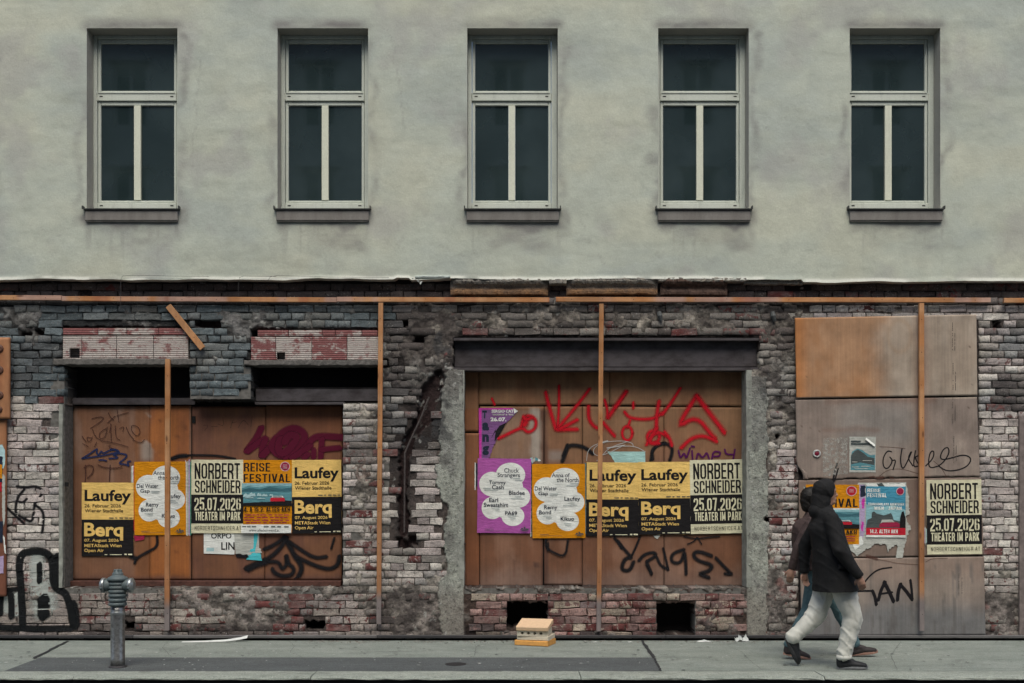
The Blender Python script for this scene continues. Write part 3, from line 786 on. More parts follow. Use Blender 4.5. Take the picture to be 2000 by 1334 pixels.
rough_bar('plaster_lip', 1072, 1106, 547, 557, -.075, .05, M['cornice'], 10, .004, 9)
rough_bar('plaster_lip', 1284, 1455, 544, 552, -.07, .05, M['cornice'], 40, .005, 10)
rough_bar('plaster_lip', 1452, 1568, 549, 556, -.03, .05, M['cornice'], 24, .006, 12)
# torn plaster chunk hanging by the notch
o = rough_bar('loose_plaster_strip', 812, 880, 541, 546, -.085, -.05, simple('pale_loose_plaster', (.42, .47, .44), .9, 0, 40, .7, 1.15, .5), 8, .002, 11)
lc = MB()
for (px, py, s) in ((806, 548, .018), (818, 550, .03), (823, 555, .022), (814, 546, .02)):
    c0 = Vector((wx(px), -.07, wz(py))); vs = [c0+Vector((rb.uniform(-1, 1), rb.uniform(-.6, .6), rb.uniform(-1, 1)))*s for _ in range(5)]
    b0 = len(lc.v); lc.v += [tuple(v) for v in vs]; lc.f += [(b0, b0+1, b0+2), (b0, b0+2, b0+3), (b0+1, b0+4, b0+2), (b0+3, b0+4, b0)]
lc.build('loose_plaster_crumbs', simple('pale_crumbs', (.5, .53, .5), .9), wall)
# iron stubs in the masonry and chase pipe
b = MB()
for px, py in ((1291, 618), (1512, 618)):
    b.tube([(wx(px-4), -.012, wz(py-8)), (wx(px-3), -.03, wz(py)), (wx(px), -.02, wz(py+10))], [.025, .03, .018], 7)
b.build('iron_stub', simple('iron_stub_metal', (.07, .075, .075), .7, 0, 30, .5, 1.5, .5), wall)
b = MB(); b.tube([(wx(838), .03, wz(775)), (wx(822), .03, wz(815)), (wx(800), .035, wz(862)), (wx(790), .035, wz(885)), (wx(789), .04, wz(1040))], .011, 8)
b.build('conduit_pipe', simple('rusty_conduit', (.06, .05, .048), .7, 0, 30, .5, 1.6), wall)
# timber jamb / rendered jamb in left opening
M['jamb'] = streaky('grey_green_jamb', (.215, .235, .205), (.12, .12, .105), .9, .45, .7, (20, 20, 3), .8)
b = MB(); b.box(wx(126, .03), wx(134, .03), .02, .035, wz(950), wz(942)); b.build('hinge_stub', M['black'], wall)
# reddish stone edging at far right
rough_bar('edge_strip', 1989, 2010, 812, 1240, -.025, .05, simple('rosy_plaster', (.17, .14, .13), .9, 0, 15, .6, 1.3, .6), 6, .003, 21)
# ------------------------------------------------------------------ ground
def slab(name, x0, x1, y0, y1, z, mat, parent=None, kind='structure', th=.2):
    b = MB(); b.box(x0, x1, y0, y1, z-th, z); o = b.build(name, mat, parent)
    if kind: o['kind'] = kind
    return o
KB = -2.24; KF = -2.585
def poly(name, pts, z, mat, parent=None, kind='structure', y=None):
    o = link(name, mesh(name, [(x, yy, z) for x, yy in pts], [tuple(range(len(pts)))]), mat, parent)
    if kind: o['kind'] = kind
    return o
slab('ground', -60, 60, -60, 40, -.14, M['road'])
slab('road', -60, 60, -21.0, KF+.01, -.125, M['road'], th=.01)
slab('pavement', -30, 30, KB, .34, 0, M['walk'])
def gp(px, py):
    y = 1.6*F/(py-HY) - D; return (wx(px, y), y)
# darker repair strip, its right end slanting
a0 = gp(8, 1311.5); a1 = gp(78, 1285); a2 = gp(1274, 1285); a3 = gp(1293, 1311.5)
poly('asphalt_patch', [(a0[0], KB+.004), (a3[0], KB+.004), a2, a1], .004, M['patch'])
def strip(name, pts, w_, z, mat):
    b = MB(); n = len(pts)
    for k, (x, y) in enumerate(pts):
        xa, ya = pts[max(0, k-1)]; xb, yb = pts[min(n-1, k+1)]
        d_ = Vector((xb-xa, yb-ya)).normalized(); nn = Vector((-d_.y, d_.x))*w_*rb.uniform(.7, 1.3)/2
        b.v += [(x+nn.x, y+nn.y, z), (x-nn.x, y-nn.y, z)]
    for k in range(n-1): b.f.append((2*k, 2*k+1, 2*k+3, 2*k+2))
    o = b.build(name, mat); o['kind'] = 'structure'; return o
def seg(p, q, n=14): return [(lerp(p[0], q[0], k/n)+rb.uniform(-.008, .008), lerp(p[1], q[1], k/n)) for k in range(n+1)]
strip('pavement_joint', seg(gp(1254, 1252), gp(1277, 1285)), .035, .0085, M['joint'])
strip('pavement_joint', seg(gp(1277, 1285), gp(1291, 1311)), .02, .0085, M['joint'])
strip('pavement_joint', seg(gp(132, 1253), gp(66, 1287)), .035, .0085, M['joint'])
strip('pavement_joint', seg((-7, KB-.002), (7, KB-.002), 60), .012, .0085, M['joint'])
strip('pavement_joint', seg((-7, -1.372), (a2[0], -1.372), 60), .006, .0085, M['joint'])
# kerb of single stones
kerb = empty('kerb', (0, KB, 0), kind='structure')
xs_ = [-9.2, -7.4, wx(-60, KB), wx(172, KB), wx(620, KB), wx(1130, KB), wx(1590, KB), wx(2050, KB), 7.6, 9.5]
for k in range(len(xs_)-1):
    b = MB(); n = 18; rs = np.random.RandomState(k+40); x0, x1 = xs_[k]+.004, xs_[k+1]-.004
    for q in range(n+1):
        x = lerp(x0, x1, q/n); j = lambda s=.004: rs.uniform(-s, s)
        b.v += [(x, KB-.004, -.2), (x, KB-.004, .008+j(.002)), (x, KF+.03, .012+j(.002)), (x, KF+.008+j(), -.002+j()), (x, KF+.004+j(), -.014+j()), (x, KF+.06, -.03)]
    for q in range(n):
        for e in range(5): a_ = q*6+e; b.f.append((a_, a_+1, a_+7, a_+6))
    b.f += [(0, 1, 2, 3, 4, 5), tuple(n*6+q for q in (5, 4, 3, 2, 1, 0))]
    b.build('kerb_stone', M['kerb'], kerb)
slab('gutter', -30, 30, KF-.35, KF+.05, -.118, M['gutter'], th=.003)
slab('kerb_footing', -9.5, 9.5, KF+.045, KB-.02, -.031, M['gutter'], th=.12)
# manhole-like oval lid in the strip
c0 = gp(890, 1298)
b = MB(); n = 28
b.lathe([(.105, .0045), (.105, .0065), (.092, .0085)], (c0[0], c0[1], 0), n)
for v_ in range(len(b.v)): b.v[v_] = (c0[0]+(b.v[v_][0]-c0[0])*1.0, c0[1]+(b.v[v_][1]-c0[1])*1.05, b.v[v_][2])
vl = b.build('valve_cover', simple('cast_iron_lid', (.02, .02, .022), .6, 0, 60, .6, 1.5, .5))
tag(vl, 'small round dark iron cover set in the dark asphalt strip near the kerb', 'cover')
gm = MB(); rg = random.Random(77)
for k in range(150):
    y = rg.uniform(-2.2, -.25); x = rg.uniform(-6, 6); s = rg.uniform(.008, .022); n_ = len(gm.v)
    gm.v += [(x+s*math.cos(q*.785)*rg.uniform(.8, 1.2), y+s*math.sin(q*.785)*rg.uniform(.8, 1.2), .0088) for q in range(8)]; gm.f.append(tuple(range(n_, n_+8)))
o = gm.build('gum_spots', simple('old_gum', (.075, .08, .078), .9)); o['kind'] = 'stuff'
for pts in ([(1420, 1262), (1450, 1275), (1462, 1290), (1490, 1311)], [(560, 1251), (575, 1262), (566, 1275), (590, 1285)], [(1760, 1255), (1740, 1280), (1752, 1311)], [(330, 1252), (318, 1266), (335, 1284)], [(905, 1250), (930, 1264), (925, 1284)]):
    q_ = [gp(*p) for p in pts]; fine_ = []
    for a_, c_ in zip(q_[:-1], q_[1:]): fine_ += seg(a_, c_, 8)[:-1]
    strip('pavement_crack', fine_+[q_[-1]], .0028, .0087, M['joint'])
# base rails along the foot of the wall
def base_rail(px0, px1, mat, label, drop=0, tilt=0):
    b = MB(); z0, z1 = .018, .062
    x0, x1 = wx(px0, -.07)+.002, wx(px1, -.07)-.002
    b.bbox(x0, x1, -.075, -.028, z0+.012-drop, z1-drop, .004); b.box(x0, x1, -.028, .0+.012, z1-.012-drop, z1-.006-drop)
    o = b.build('base_rail', mat); tag(o, label, 'rail', 'steel rails along the foot of the wall'); return o
base_rail(-120, 260, M['dark_rail'], 'dark steel rail at the wall foot left of the hydrant')
base_rail(260, 657, M['grey_rail'], 'grey steel rail at the wall foot between hydrant and first pier')
base_rail(657, 736, M['grey_rail'], 'short grey rail piece at the wall foot under the second upright batten')
base_rail(736, 1300, M['dark_rail'], 'long dark steel rail at the wall foot behind the cream blocks')
base_rail(1300, 1640, M['dark_rail'], 'dark steel rail at the wall foot behind the walking people')
base_rail(1640, 2150, M['grey_rail'], 'grey steel rail at the foot of the boarded doorway')
b = MB()
b.box(-7.3, 7.3, -.02, .05, -.01, .012); o = b.build('footing_gap_shade', M['void']); o['kind'] = 'structure'  # near-black strip stands in for the shade in the gap below the rails
# debris along the foot
db = MB()
rd = random.Random(3)
for k in range(900):
    px = rd.choice([rd.uniform(-20, 2020), rd.uniform(1120, 1500), rd.uniform(780, 1010), rd.uniform(600, 760)])
    x = wx(px, -.1); y = rd.choice([rd.uniform(-.16, -.08), rd.uniform(-.30, -.08)]); s = rd.uniform(.003, .012)
    b0 = len(db.v)
    for q in range(5): db.v.append((x+rd.uniform(-1, 1)*s*1.4, y+rd.uniform(-1, 1)*s, rd.uniform(0, 1)*s))
    db.f += [(b0, b0+1, b0+2), (b0+1, b0+3, b0+2), (b0+2, b0+3, b0+4), (b0, b0+2, b0+4), (b0, b0+4, b0+1)]
o = db.build('rubble', simple('rubble_bits', (.22, .20, .18), .95, 0, 8, .2, 1.9)); o['kind'] = 'stuff'

# ------------------------------------------------------------------ hoardings (boards as single parts, colours by wear)
def board(nm, parent, pts, y, fn, th=.02, step=.03, mat=None, ragged=None, rawmesh=False):
    """pts: quad corners in photo px (tl, tr, br, bl) at plane y"""
    P = [np.array((wx(a_, y), wz(c_, y))) for a_, c_ in pts]
    wd = np.linalg.norm(P[1]-P[0]); hg = np.linalg.norm(P[3]-P[0]); nu = max(2, int(wd/step)); nv = max(2, int(hg/step))
    u, v = np.meshgrid(np.linspace(0, 1, nu+1), np.linspace(0, 1, nv+1))
    G = (P[0][None, None]*(1-u)[..., None]+P[1][None, None]*u[..., None])*(1-v)[..., None]+(P[3][None, None]*(1-u)[..., None]+P[2][None, None]*u[..., None])*v[..., None]
    X = G[..., 0]; Z = G[..., 1]
    px = 1000+X*F/(D+y); py = HY-(Z-CZ)*F/(D+y)
    if ragged is not None:
        dx, dy = ragged(px, py, u, v); X = X+dx/170; Z = Z-dy/170
    colr = fn(px, py)
    Yf = np.full(X.shape, y)+.0012*fbm(px, py, 90, 2, 5)
    n = X.size; V = np.concatenate([np.stack([X, Yf, Z], -1).reshape(-1, 3), np.stack([X, Yf+th, Z], -1).reshape(-1, 3)])
    ii, jj = np.meshgrid(np.arange(nu), np.arange(nv)); a_ = (jj*(nu+1)+ii).ravel(); w1 = nu+1
    Qf = np.stack([a_, a_+w1, a_+w1+1, a_+1], -1)
    per = list(range(nu+1)) + [k*w1+nu for k in range(1, nv+1)] + [nv*w1+k for k in range(nu-1, -1, -1)] + [k*w1 for k in range(nv-1, 0, -1)]
    per = np.array(per); nxt = np.roll(per, -1)
    Qs_ = np.stack([per, nxt, nxt+n, per+n], -1)
    c4 = np.concatenate([colr, np.ones(colr.shape[:2]+(1,))], -1).reshape(-1, 4); c4 = np.concatenate([c4, c4*[.5, .5, .5, 1]])
    return link(nm, npmesh(nm, V, np.concatenate([Qf, Qs_]), c4), mat or M['ply'], parent)
BY = .24
def colA(px, py):
    n = fbm(px, py*.35, 30, 4, 400); n2 = fbm(px, py, 50, 4, 405)
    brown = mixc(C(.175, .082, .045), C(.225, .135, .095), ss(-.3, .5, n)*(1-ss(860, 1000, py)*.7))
    orange = mixc(C(.34, .115, .028), C(.26, .085, .025), ss(-.3, .6, n))
    c = mixc(brown, orange, boxm(px, py, 292, 700, 372, 1200, 1.5)*.9)
    c = mixc(c, C(.20, .075, .025), boxm(px, py, 262, 700, 292, 1200, 3)*.7)
    sp = ss(.30, .5, fbm(px, py, 26, 4, 410))*boxm(px, py, 275, 800, 300, 900, 8); c = mixc(c, C(.28, .22, .18), sp)
    c = mixc(c, mixc(C(.185, .080, .040), C(.145, .062, .038), ss(-.3, .5, n)), (px > 374)*1.0)
    c = mixc(c, C(.20, .075, .035), boxm(px, py, 520, 790, 672, 890, 14)*.8)
    kn = np.exp(-((px-346)**2+(py-853)**2)/14)+np.exp(-((px-362)**2+(py-835)**2)/10)+np.exp(-((px-314)**2+(py-822)**2)/8)+np.exp(-((px-345)**2+(py-1078)**2)/9)
    c = mixc(c, C(.10, .03, .012), np.clip(kn, 0, 1)*.8)
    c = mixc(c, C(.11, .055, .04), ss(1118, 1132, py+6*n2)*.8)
    return c
hA = empty('window_hoarding', (wx(405, BY), BY, wz(1132, BY)), 'brown wooden boards closing the left window opening under the two hollow block panels', 'hoarding')
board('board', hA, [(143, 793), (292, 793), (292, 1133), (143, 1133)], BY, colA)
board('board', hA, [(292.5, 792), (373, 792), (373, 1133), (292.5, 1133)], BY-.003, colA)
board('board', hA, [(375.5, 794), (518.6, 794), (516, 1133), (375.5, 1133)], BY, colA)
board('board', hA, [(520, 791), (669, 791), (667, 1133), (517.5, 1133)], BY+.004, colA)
b = MB(); b.bbox(wx(126, .2), wx(667, .2), .17, .3, wz(1146, .2), wz(1134, .2), .008); b.build('bottom_rail', simple('dark_timber_rail', (.075, .032, .024), .8, 0, 20, .5, 1.6, .3), hA)
b = MB(); b.box(wx(138, BY), wx(670, BY), BY+.03, BY+.035, wz(1140, BY), wz(780, BY)); b.build('backing', M['void'], hA)
b = MB(); b.box(wx(376, BY), wx(382, BY), BY-.012, BY-.001, wz(826, BY), wz(813, BY)); b.build('latch', M['black'], hA)
def colB(px, py):
    n = fbm(px, py*.35, 34, 4, 420); n2 = fbm(px, py, 50, 4, 425)
    c = mixc(C(.27, .145, .075), C(.22, .105, .052), ss(-.3, .6, n))
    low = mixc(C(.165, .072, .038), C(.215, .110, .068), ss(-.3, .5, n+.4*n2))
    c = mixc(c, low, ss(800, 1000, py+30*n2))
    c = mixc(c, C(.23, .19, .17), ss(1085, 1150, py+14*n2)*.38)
    c = mixc(c, C(.25, .085, .03), ((px < 937)*(py > 800))*.55)
    c = mixc(c, C(.28, .205, .16), boxm(px+3*n2, py, 940, 800, 1060, 900, 2)*ss(-.6, .2, n)*.40)
    c = mixc(c, C(.38, .34, .29), boxm(px+5*n2, py, 1036, 798, 1056, 900, 3)*ss(-.5, .3, n)*.75)
    c = mixc(c, C(.09, .04, .028), boxm(px+3*n2, py, 1056, 800, 1069, 1145, 2)*.75)
    c = mixc(c, C(.24, .22, .20), boxm(px, py, 1072, 880, 1100, 900, 4)*.6)
    c = mixc(c, C(.09, .045, .03), ss(.35, .7, fbm(px, py, 22, 4, 430))*boxm(px, py, 1040, 1090, 1065, 1125, 6))
    c = mixc(c, C(.09, .035, .022), boxm(px, py, 1004, 1092, 1006, 1130, 1)*.8)
    return c
hB = empty('shop_window_hoarding', (wx(1180, BY), BY, wz(1146, BY)), 'brown wooden boards with red spray paint closing the wide shop opening under the steel beam', 'hoarding')
def ragB(px, py, u, v): return (0*u, 1.2*fbm(px, py*0, 30, 3, 440)*(v > .95))
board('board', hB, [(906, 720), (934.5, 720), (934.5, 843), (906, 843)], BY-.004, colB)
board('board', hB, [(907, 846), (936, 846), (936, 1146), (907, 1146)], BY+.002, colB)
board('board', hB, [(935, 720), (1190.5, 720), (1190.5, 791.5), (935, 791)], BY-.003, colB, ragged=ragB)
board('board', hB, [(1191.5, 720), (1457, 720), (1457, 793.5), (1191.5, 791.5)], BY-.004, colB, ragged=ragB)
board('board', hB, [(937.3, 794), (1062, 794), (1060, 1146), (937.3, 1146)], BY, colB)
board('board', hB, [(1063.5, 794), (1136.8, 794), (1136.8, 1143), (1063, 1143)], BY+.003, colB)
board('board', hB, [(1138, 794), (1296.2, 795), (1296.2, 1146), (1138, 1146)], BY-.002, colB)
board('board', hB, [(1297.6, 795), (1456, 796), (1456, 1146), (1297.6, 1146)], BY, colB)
b = MB(); b.box(wx(903, BY), wx(1460, BY), BY+.03, BY+.035, wz(1150, BY), wz(715, BY)); b.build('backing', M['void'], hB)
DY = -.045
def colD(px, py):
    n = fbm(px, py*.45, 40, 4, 450); n2 = fbm(px, py, 60, 4, 455); n3 = fbm(px, py, 14, 3, 456)
    org = mixc(C(.39, .225, .125), C(.34, .175, .085), ss(-.2, .5, n)); gry = mixc(C(.38, .315, .25), C(.33, .265, .205), ss(-.3, .5, n))
    org = mixc(org, C(.42, .175, .06), 1-ss(1556, 1590, px))
    edge = 1722+18*n2+16*np.sin(py/30.0)
    c = mixc(org, gry, ss(edge-30, edge+30, px))
    q = np.hypot((px-1757)/22., (py-656)/31.)
    c = mixc(c, C(.33, .225, .145), np.exp(-((q-1)/.16)**2)*.5); c = mixc(c, C(.35, .27, .2), (q < .9)*.35)
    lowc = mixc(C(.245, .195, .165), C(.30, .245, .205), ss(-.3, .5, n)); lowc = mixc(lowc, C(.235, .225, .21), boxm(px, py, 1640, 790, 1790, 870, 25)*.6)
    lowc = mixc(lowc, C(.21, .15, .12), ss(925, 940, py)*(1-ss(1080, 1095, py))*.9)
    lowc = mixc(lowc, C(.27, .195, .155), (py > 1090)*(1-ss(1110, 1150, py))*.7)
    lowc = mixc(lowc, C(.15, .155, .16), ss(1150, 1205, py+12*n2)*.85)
    lowc = mixc(lowc, C(.20, .115, .085), boxm(px, py+4*n2, 1610, 770, 1830, 786, 5)*.5+boxm(px, py+6*n2, 1605, 838, 1720, 846, 6)*.5)
    c = mixc(c, lowc, (py > 776.5)*1.0)
    hb = np.exp(-((px-1800)/13.)**2)*.45; c = mixc(c, C(.22, .10, .07), hb*(py < 1000))
    st = ss(.42, .6, fbm(px*1.0, py*.12, 9, 4, 460))*ss(1090, 1110, py); c = mixc(c, C(.12, .11, .105), st*.6)
    for (hx, hy) in ((1558, 661), (1577, 715), (1575, 735), (1575, 762), (1894, 678), (1898, 750), (1577, 797), (1565, 832), (1582, 835), (1568, 845), (1600, 843), (1892, 797)):
        c = mixc(c, C(.07, .04, .03), np.exp(-((px-hx)**2+(py-hy)**2)/1.6))
    c = c*(1+.06*n3)[..., None]
    return c
hD = empty('doorway_hoarding', (wx(1735, DY), DY, wz(1244, DY)), 'four stacked sheets of weathered plywood closing the doorway right of the walking people', 'hoarding')
def ragD2(px, py, u, v):
    return (14*ss(905, 932, py)*(u < .02)+3*fbm(px, py, 12, 3, 470)*(u < .02)*(py > 890), (2.0*fbm(px, py, 20, 3, 471)-16*(u < .03)*(v > .99)*0)*(v > .97))
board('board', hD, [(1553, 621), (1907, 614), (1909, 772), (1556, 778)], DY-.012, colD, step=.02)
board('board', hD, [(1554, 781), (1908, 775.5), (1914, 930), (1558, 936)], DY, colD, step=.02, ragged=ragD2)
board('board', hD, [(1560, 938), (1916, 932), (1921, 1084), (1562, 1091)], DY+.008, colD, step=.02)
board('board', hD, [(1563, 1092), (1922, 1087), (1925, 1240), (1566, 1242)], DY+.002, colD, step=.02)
# stencilled factory print lines on the plywood
b = MB()
for (x_, y0_, y1_) in ((1860.5, 630, 685), (1865, 648, 685), (1861.5, 709, 762), (1866.5, 724, 763), (1861, 775, 828), (1866, 792, 829), (1863, 852, 905), (1868, 868, 906), (1873, 1120, 1160), (1879, 1128, 1160)):
    n = 16
    for k in range(n):
        if rb.random() < .2: continue
        ya = lerp(y0_, y1_, k/n); yb = ya+(y1_-y0_)/n*.7; yy = DY-.0145
        b.box(wx(x_-.6, yy), wx(x_+.6, yy), yy, yy+.001, wz(yb, yy), wz(ya, yy))
b.build('stencil_print', simple('faded_black_ink', (.09, .075, .065), .9), hD)
# round reflector
b = MB(); c1 = (wx(1595, DY), DY-.001, wz(886, DY))
b.lathe([(.046, -.002), (.044, -.014), (.030, -.016), (.028, -.010)], c1, 24, 'y'); rf = b.build('door_bell', simple('bell_ring_grey', (.42, .43, .42), .4, 0, 60, .7, 1.2), None, True)
rf.name = 'round_reflector'
tag(rf, 'small round grey ringed red reflector fixed on the plywood left of the grey leaflet', 'reflector')
b = MB(); b.lathe([(.0275, -.0105), (.022, -.0145), (.001, -.016)], c1, 20, 'y'); b.build('red_lens', simple('red_lens_plastic', (.16, .012, .03), .35), rf, True)
# ------------------------------------------------------------------ battens
def strut(nm, p0, p1, wpx, y, th, grey0, label, cat, group, mat, grain='z'):
    P0 = Vector((wx(p0[0], y), 0, wz(p0[1], y))); P1 = Vector((wx(p1[0], y), 0, wz(p1[1], y))); d_ = (P1-P0); L_ = d_.length; d_.normalize()
    nrm = Vector((d_.z, 0, -d_.x)); hw_ = wpx/170/2; n = max(6, int(L_/.03)); vs = []; fs = []; cs = []
    for k in range(n+1):
        c_ = P0+d_*L_*k/n; px_ = 1000+c_.x*F/(D+y); py_ = HY-(c_.z-CZ)*F/(D+y)
        bow = .004*math.sin(k/n*3.1)
        prof = [(-hw_, y+th), (-hw_, y+.003), (-hw_+.003, y), (0, y), (hw_-.003, y), (hw_, y+.003), (hw_, y+th)]
        nn = float(fbm(px_*(1 if grain == 'x' else .2)+p0[0], py_, 30, 3, 500))
        bc_ = mixc(C(.40, .175, .065), C(.45, .235, .11), np.clip(.5+nn, 0, 1))
        if grain == 'x':
            bc_ = mixc(bc_, C(.42, .27, .22), ss(.2, .6, float(fbm(px_, 3, 60, 3, 510)))*.8); bc_ = mixc(bc_, C(.30, .09, .04), ss(.35, .6, float(fbm(px_, 9, 40, 3, 515)))*.6)
        if grey0 is not None: bc_ = mixc(bc_, C(.20, .17, .165), ss(grey0-18, grey0+14, py_)); bc_ = mixc(bc_, C(.27, .12, .06), ss(grey0-260, grey0-40, py_)*(1-ss(grey0-18, grey0+14, py_))*.5)
        for (o_, yy) in prof:
            q = c_+nrm*(o_+bow*0); vs.append((q.x, yy, q.z)); cs.append((*[float(v) for v in bc_], 1))
    m_ = 7
    for k in range(n):
        for e in range(m_): a_ = k*m_+e; b_ = k*m_+(e+1) % m_; fs.append((a_, b_, b_+m_, a_+m_))
    me = mesh(nm, vs, fs+[tuple(range(m_))[::-1], tuple(n*m_+q for q in range(m_))])
    at = me.color_attributes.new('Col', 'FLOAT_COLOR', 'POINT'); at.data.foreach_set('color', np.array(cs, np.float32).ravel())
    o = link(nm, me, mat); tag(o, label, cat, group)
    sc_ = MB()       # screw heads
    if cat == 'batten':
        n2_ = max(2, int(L_/.35))
        for k in range(n2_):
            c_ = P0+d_*L_*((k+.5)/n2_) + nrm*rb.uniform(-.008, .008); sc_.lathe([(.0045, -.0012), (.0045, .001)], (c_.x, y-.0005, c_.z), 8, 'y')
        sc_.build('screw_heads', M['black'], o)
    return o
GU = 'upright battens in front of the hoardings'
strut('upright_batten', (327, 701), (325.5, 1231), 9.5, -.075, .035, 1178, 'upright batten crossing the left window opening between boards and hydrant', 'batten', GU, M['batten'])
strut('upright_batten', (743.5, 591), (739.5, 1219), 9.0, -.075, .035, 1160, 'upright batten on the brick pier between the two boarded openings', 'batten', GU, M['batten'])
strut('upright_batten', (1175, 593), (1169.5, 1233), 8.8, -.075, .035, 1168, 'upright batten in front of the wide shop opening with red graffiti', 'batten', GU, M['batten'])
strut('upright_batten', (1800.5, 592), (1801, 1232), 9.5, -.115, .035, 1165, 'upright batten over the plywood sheets of the doorway on the right', 'batten', GU, M['batten'])
strut('loose_batten', (328, 597), (395, 680), 12, -.06, .03, None, 'short loose batten hanging diagonally over the dark bricks at upper left', 'batten', None, M['batten'])
GR = 'horizontal battens under the plaster edge'
for (a_, c_, y0_, y1_, lb) in ((-130, 120, 580.5, 581.5, 'horizontal batten at the far left end under the plaster edge'), (121, 657, 583, 585.5, 'horizontal batten above the two hollow block panels'),
                               (658, 1073, 584.5, 585.5, 'horizontal batten between the second upright and the gap in the row'), (1086, 1935, 584.5, 586, 'long horizontal batten running from the gap to the doorway'),
                               (1961, 2120, 586.5, 587, 'last horizontal batten at the right edge of the wall')):
    strut('horizontal_batten', (a_, y0_), (c_, y1_), 9.2, -.072, .035, None, lb, 'batten', GR, M['rail'], 'x')
# wires
def wire(pts, y, r, label):
    b = MB(); b.tube([(wx(a_, y), y, wz(c_, y)) for a_, c_ in pts], r, 5); o = b.build('loose_wire', simple('dark_wire_sheath', (.05, .05, .052), .6)); tag(o, label, 'wire'); return o
wire([(235.5, 603), (235.5, 560), (236, 545), (240, 539), (258, 537.5), (330, 539), (408, 540)], -.085, .0022, 'thin grey wire hanging over the plaster edge left of the diagonal batten')
wire([(465, 580), (466, 552), (468, 542), (476, 539), (540, 540)], -.085, .0022, 'thin grey wire hanging over the plaster edge right of the diagonal batten')
wire([(523, 548), (528, 541), (540, 538), (640, 541), (760, 542)], -.085, .002, 'thin wire curling up along the plaster edge above the second block panel')
# ------------------------------------------------------------------ left edge panel with round knobs
lp = empty('timber_panel', (wx(5), -.09, wz(820)), 'orange brown timber panel with dark round discs at the left edge of the wall', 'panel')
def colL(px, py):
    n = fbm(px, py*.3, 14, 3, 520); return mixc(C(.30, .125, .055), C(.36, .17, .08), ss(-.4, .5, n))
board('board', lp, [(-70, 659), (18.5, 659), (18.5, 818), (-70, 818)], -.09, colL, th=.03)
for py in (681, 723, 772, 800):
    r_ = .048 if py != 800 else .036
    b = MB(); b.lathe([(r_, 0), (r_, -.004), (r_*.8, -.016), (r_*.5, -.02), (r_*.3, -.014), (.002, -.012)], (wx(-1, -.09), -.0905, wz(py, -.09)), 20, 'y')
    b.build('disc', simple('rusty_disc', (.10, .045, .03), .55, 0, 30, .5, 1.5, .3), lp, True)
lh = empty('edge_hoarding', (wx(5), -.05, wz(1150)), 'narrow brown board with torn poster scraps at the left edge of the wall', 'hoarding')
board('board', lh, [(-70, 820), (12, 820), (11, 1165), (-70, 1165)], -.05, lambda px, py: mixc(colL(px, py), C(.16, .06, .035), ss(900, 1000, py)), th=.03)
sc2 = 0
# ------------------------------------------------------------------ paper and ink
def ink(name, col, rough=.85, var=.16, wr=.42):
    m = NT(name); n1 = m.noise(1.0, 3, .6, sc=(9, 9, 34), dist=.7); n2 = m.noise(110, 3, .6)
    rgb = m.n('RGB').outputs[0]; rgb.default_value = tuple(col)+(1,)
    c = m.scalec(rgb, m.ramp(n2, .2, .8, 1-var, 1+var*.6))
    blot = m.ramp(m.noise(7, 5, .7), .35, .7, .80, 1.08); c = m.scalec(c, blot)
    m.bump(n1, wr, .02); m.b.inputs['Specular IOR Level'].default_value = .12
    return m.base(c, rough)
I = dict(yellow=ink('yellow_paper', (.80, .54, .17)), black=ink('black_print', (.014, .013, .014)), orange=ink('orange_print', (.62, .245, .008)),
         white=ink('white_paper', (.74, .76, .72)), cream=ink('cream_paper', (.67, .64, .45)), purple=ink('purple_print', (.40, .10, .36)), navy=ink('navy_print', (.02, .028, .05)),
         grey=ink('grey_print', (.36, .41, .41)), teal=ink('teal_print', (.10, .26, .30)), teal2=ink('pale_ice_print', (.40, .58, .60)), deep=ink('deep_teal_print', (.045, .13, .16)),
         red=ink('red_print', (.50, .018, .035)), wine=ink('wine_print', (.30, .02, .06)), pink=ink('pink_ring_print', (.62, .40, .42)), blue=ink('sky_blue_print', (.06, .26, .38)), blue2=ink('pale_sky_print', (.25, .46, .50)),
         green=ink('green_print', (.03, .22, .12)), cyan=ink('cyan_paper', (.08, .50, .56)), pale=ink('pale_grey_paper', (.45, .46, .42)), magenta=ink('magenta_print', (.55, .05, .36)), dpur=ink('dark_violet_print', (.20, .09, .24)),
         lil=ink('lilac_print', (.42, .33, .50)), turq=ink('pale_turquoise_paper', (.36, .58, .55)), dark=ink('dark_grey_print', (.07, .085, .085)))
_dg = None
def text_mesh(body, box, bold=0.0, yy=0.0, fit=True, res=3, space=1.0, tz=None):
    """box: x0,z0,x1,z1 local metres (z0 bottom). fits the text into it"""
    c = bpy.data.curves.new('txt', 'FONT'); c.body = body; c.offset = bold; c.resolution_u = res; c.space_character = space; c.fill_mode = 'FRONT'
    o = bpy.data.objects.new('txt', c); COL.objects.link(o)
    bpy.context.view_layer.update()
    me = bpy.data.meshes.new_from_object(o.evaluated_get(bpy.context.evaluated_depsgraph_get()))
    bpy.data.objects.remove(o); bpy.data.curves.remove(c)
    n = len(me.vertices); v = np.zeros(n*3, np.float32); me.vertices.foreach_get('co', v); v = v.reshape(-1, 3)
    x0, x1 = v[:, 0].min(), v[:, 0].max(); z0, z1 = v[:, 1].min(), v[:, 1].max()
    X = box[0]+(v[:, 0]-x0)/(x1-x0)*(box[2]-box[0]); Z = box[1]+(v[:, 1]-z0)/(z1-z0)*(box[3]-box[1])
    v = np.stack([X, np.full(n, yy), Z], -1).astype(np.float32)
    me.vertices.foreach_set('co', v.ravel()); me.materials.clear(); me.update()
    return me
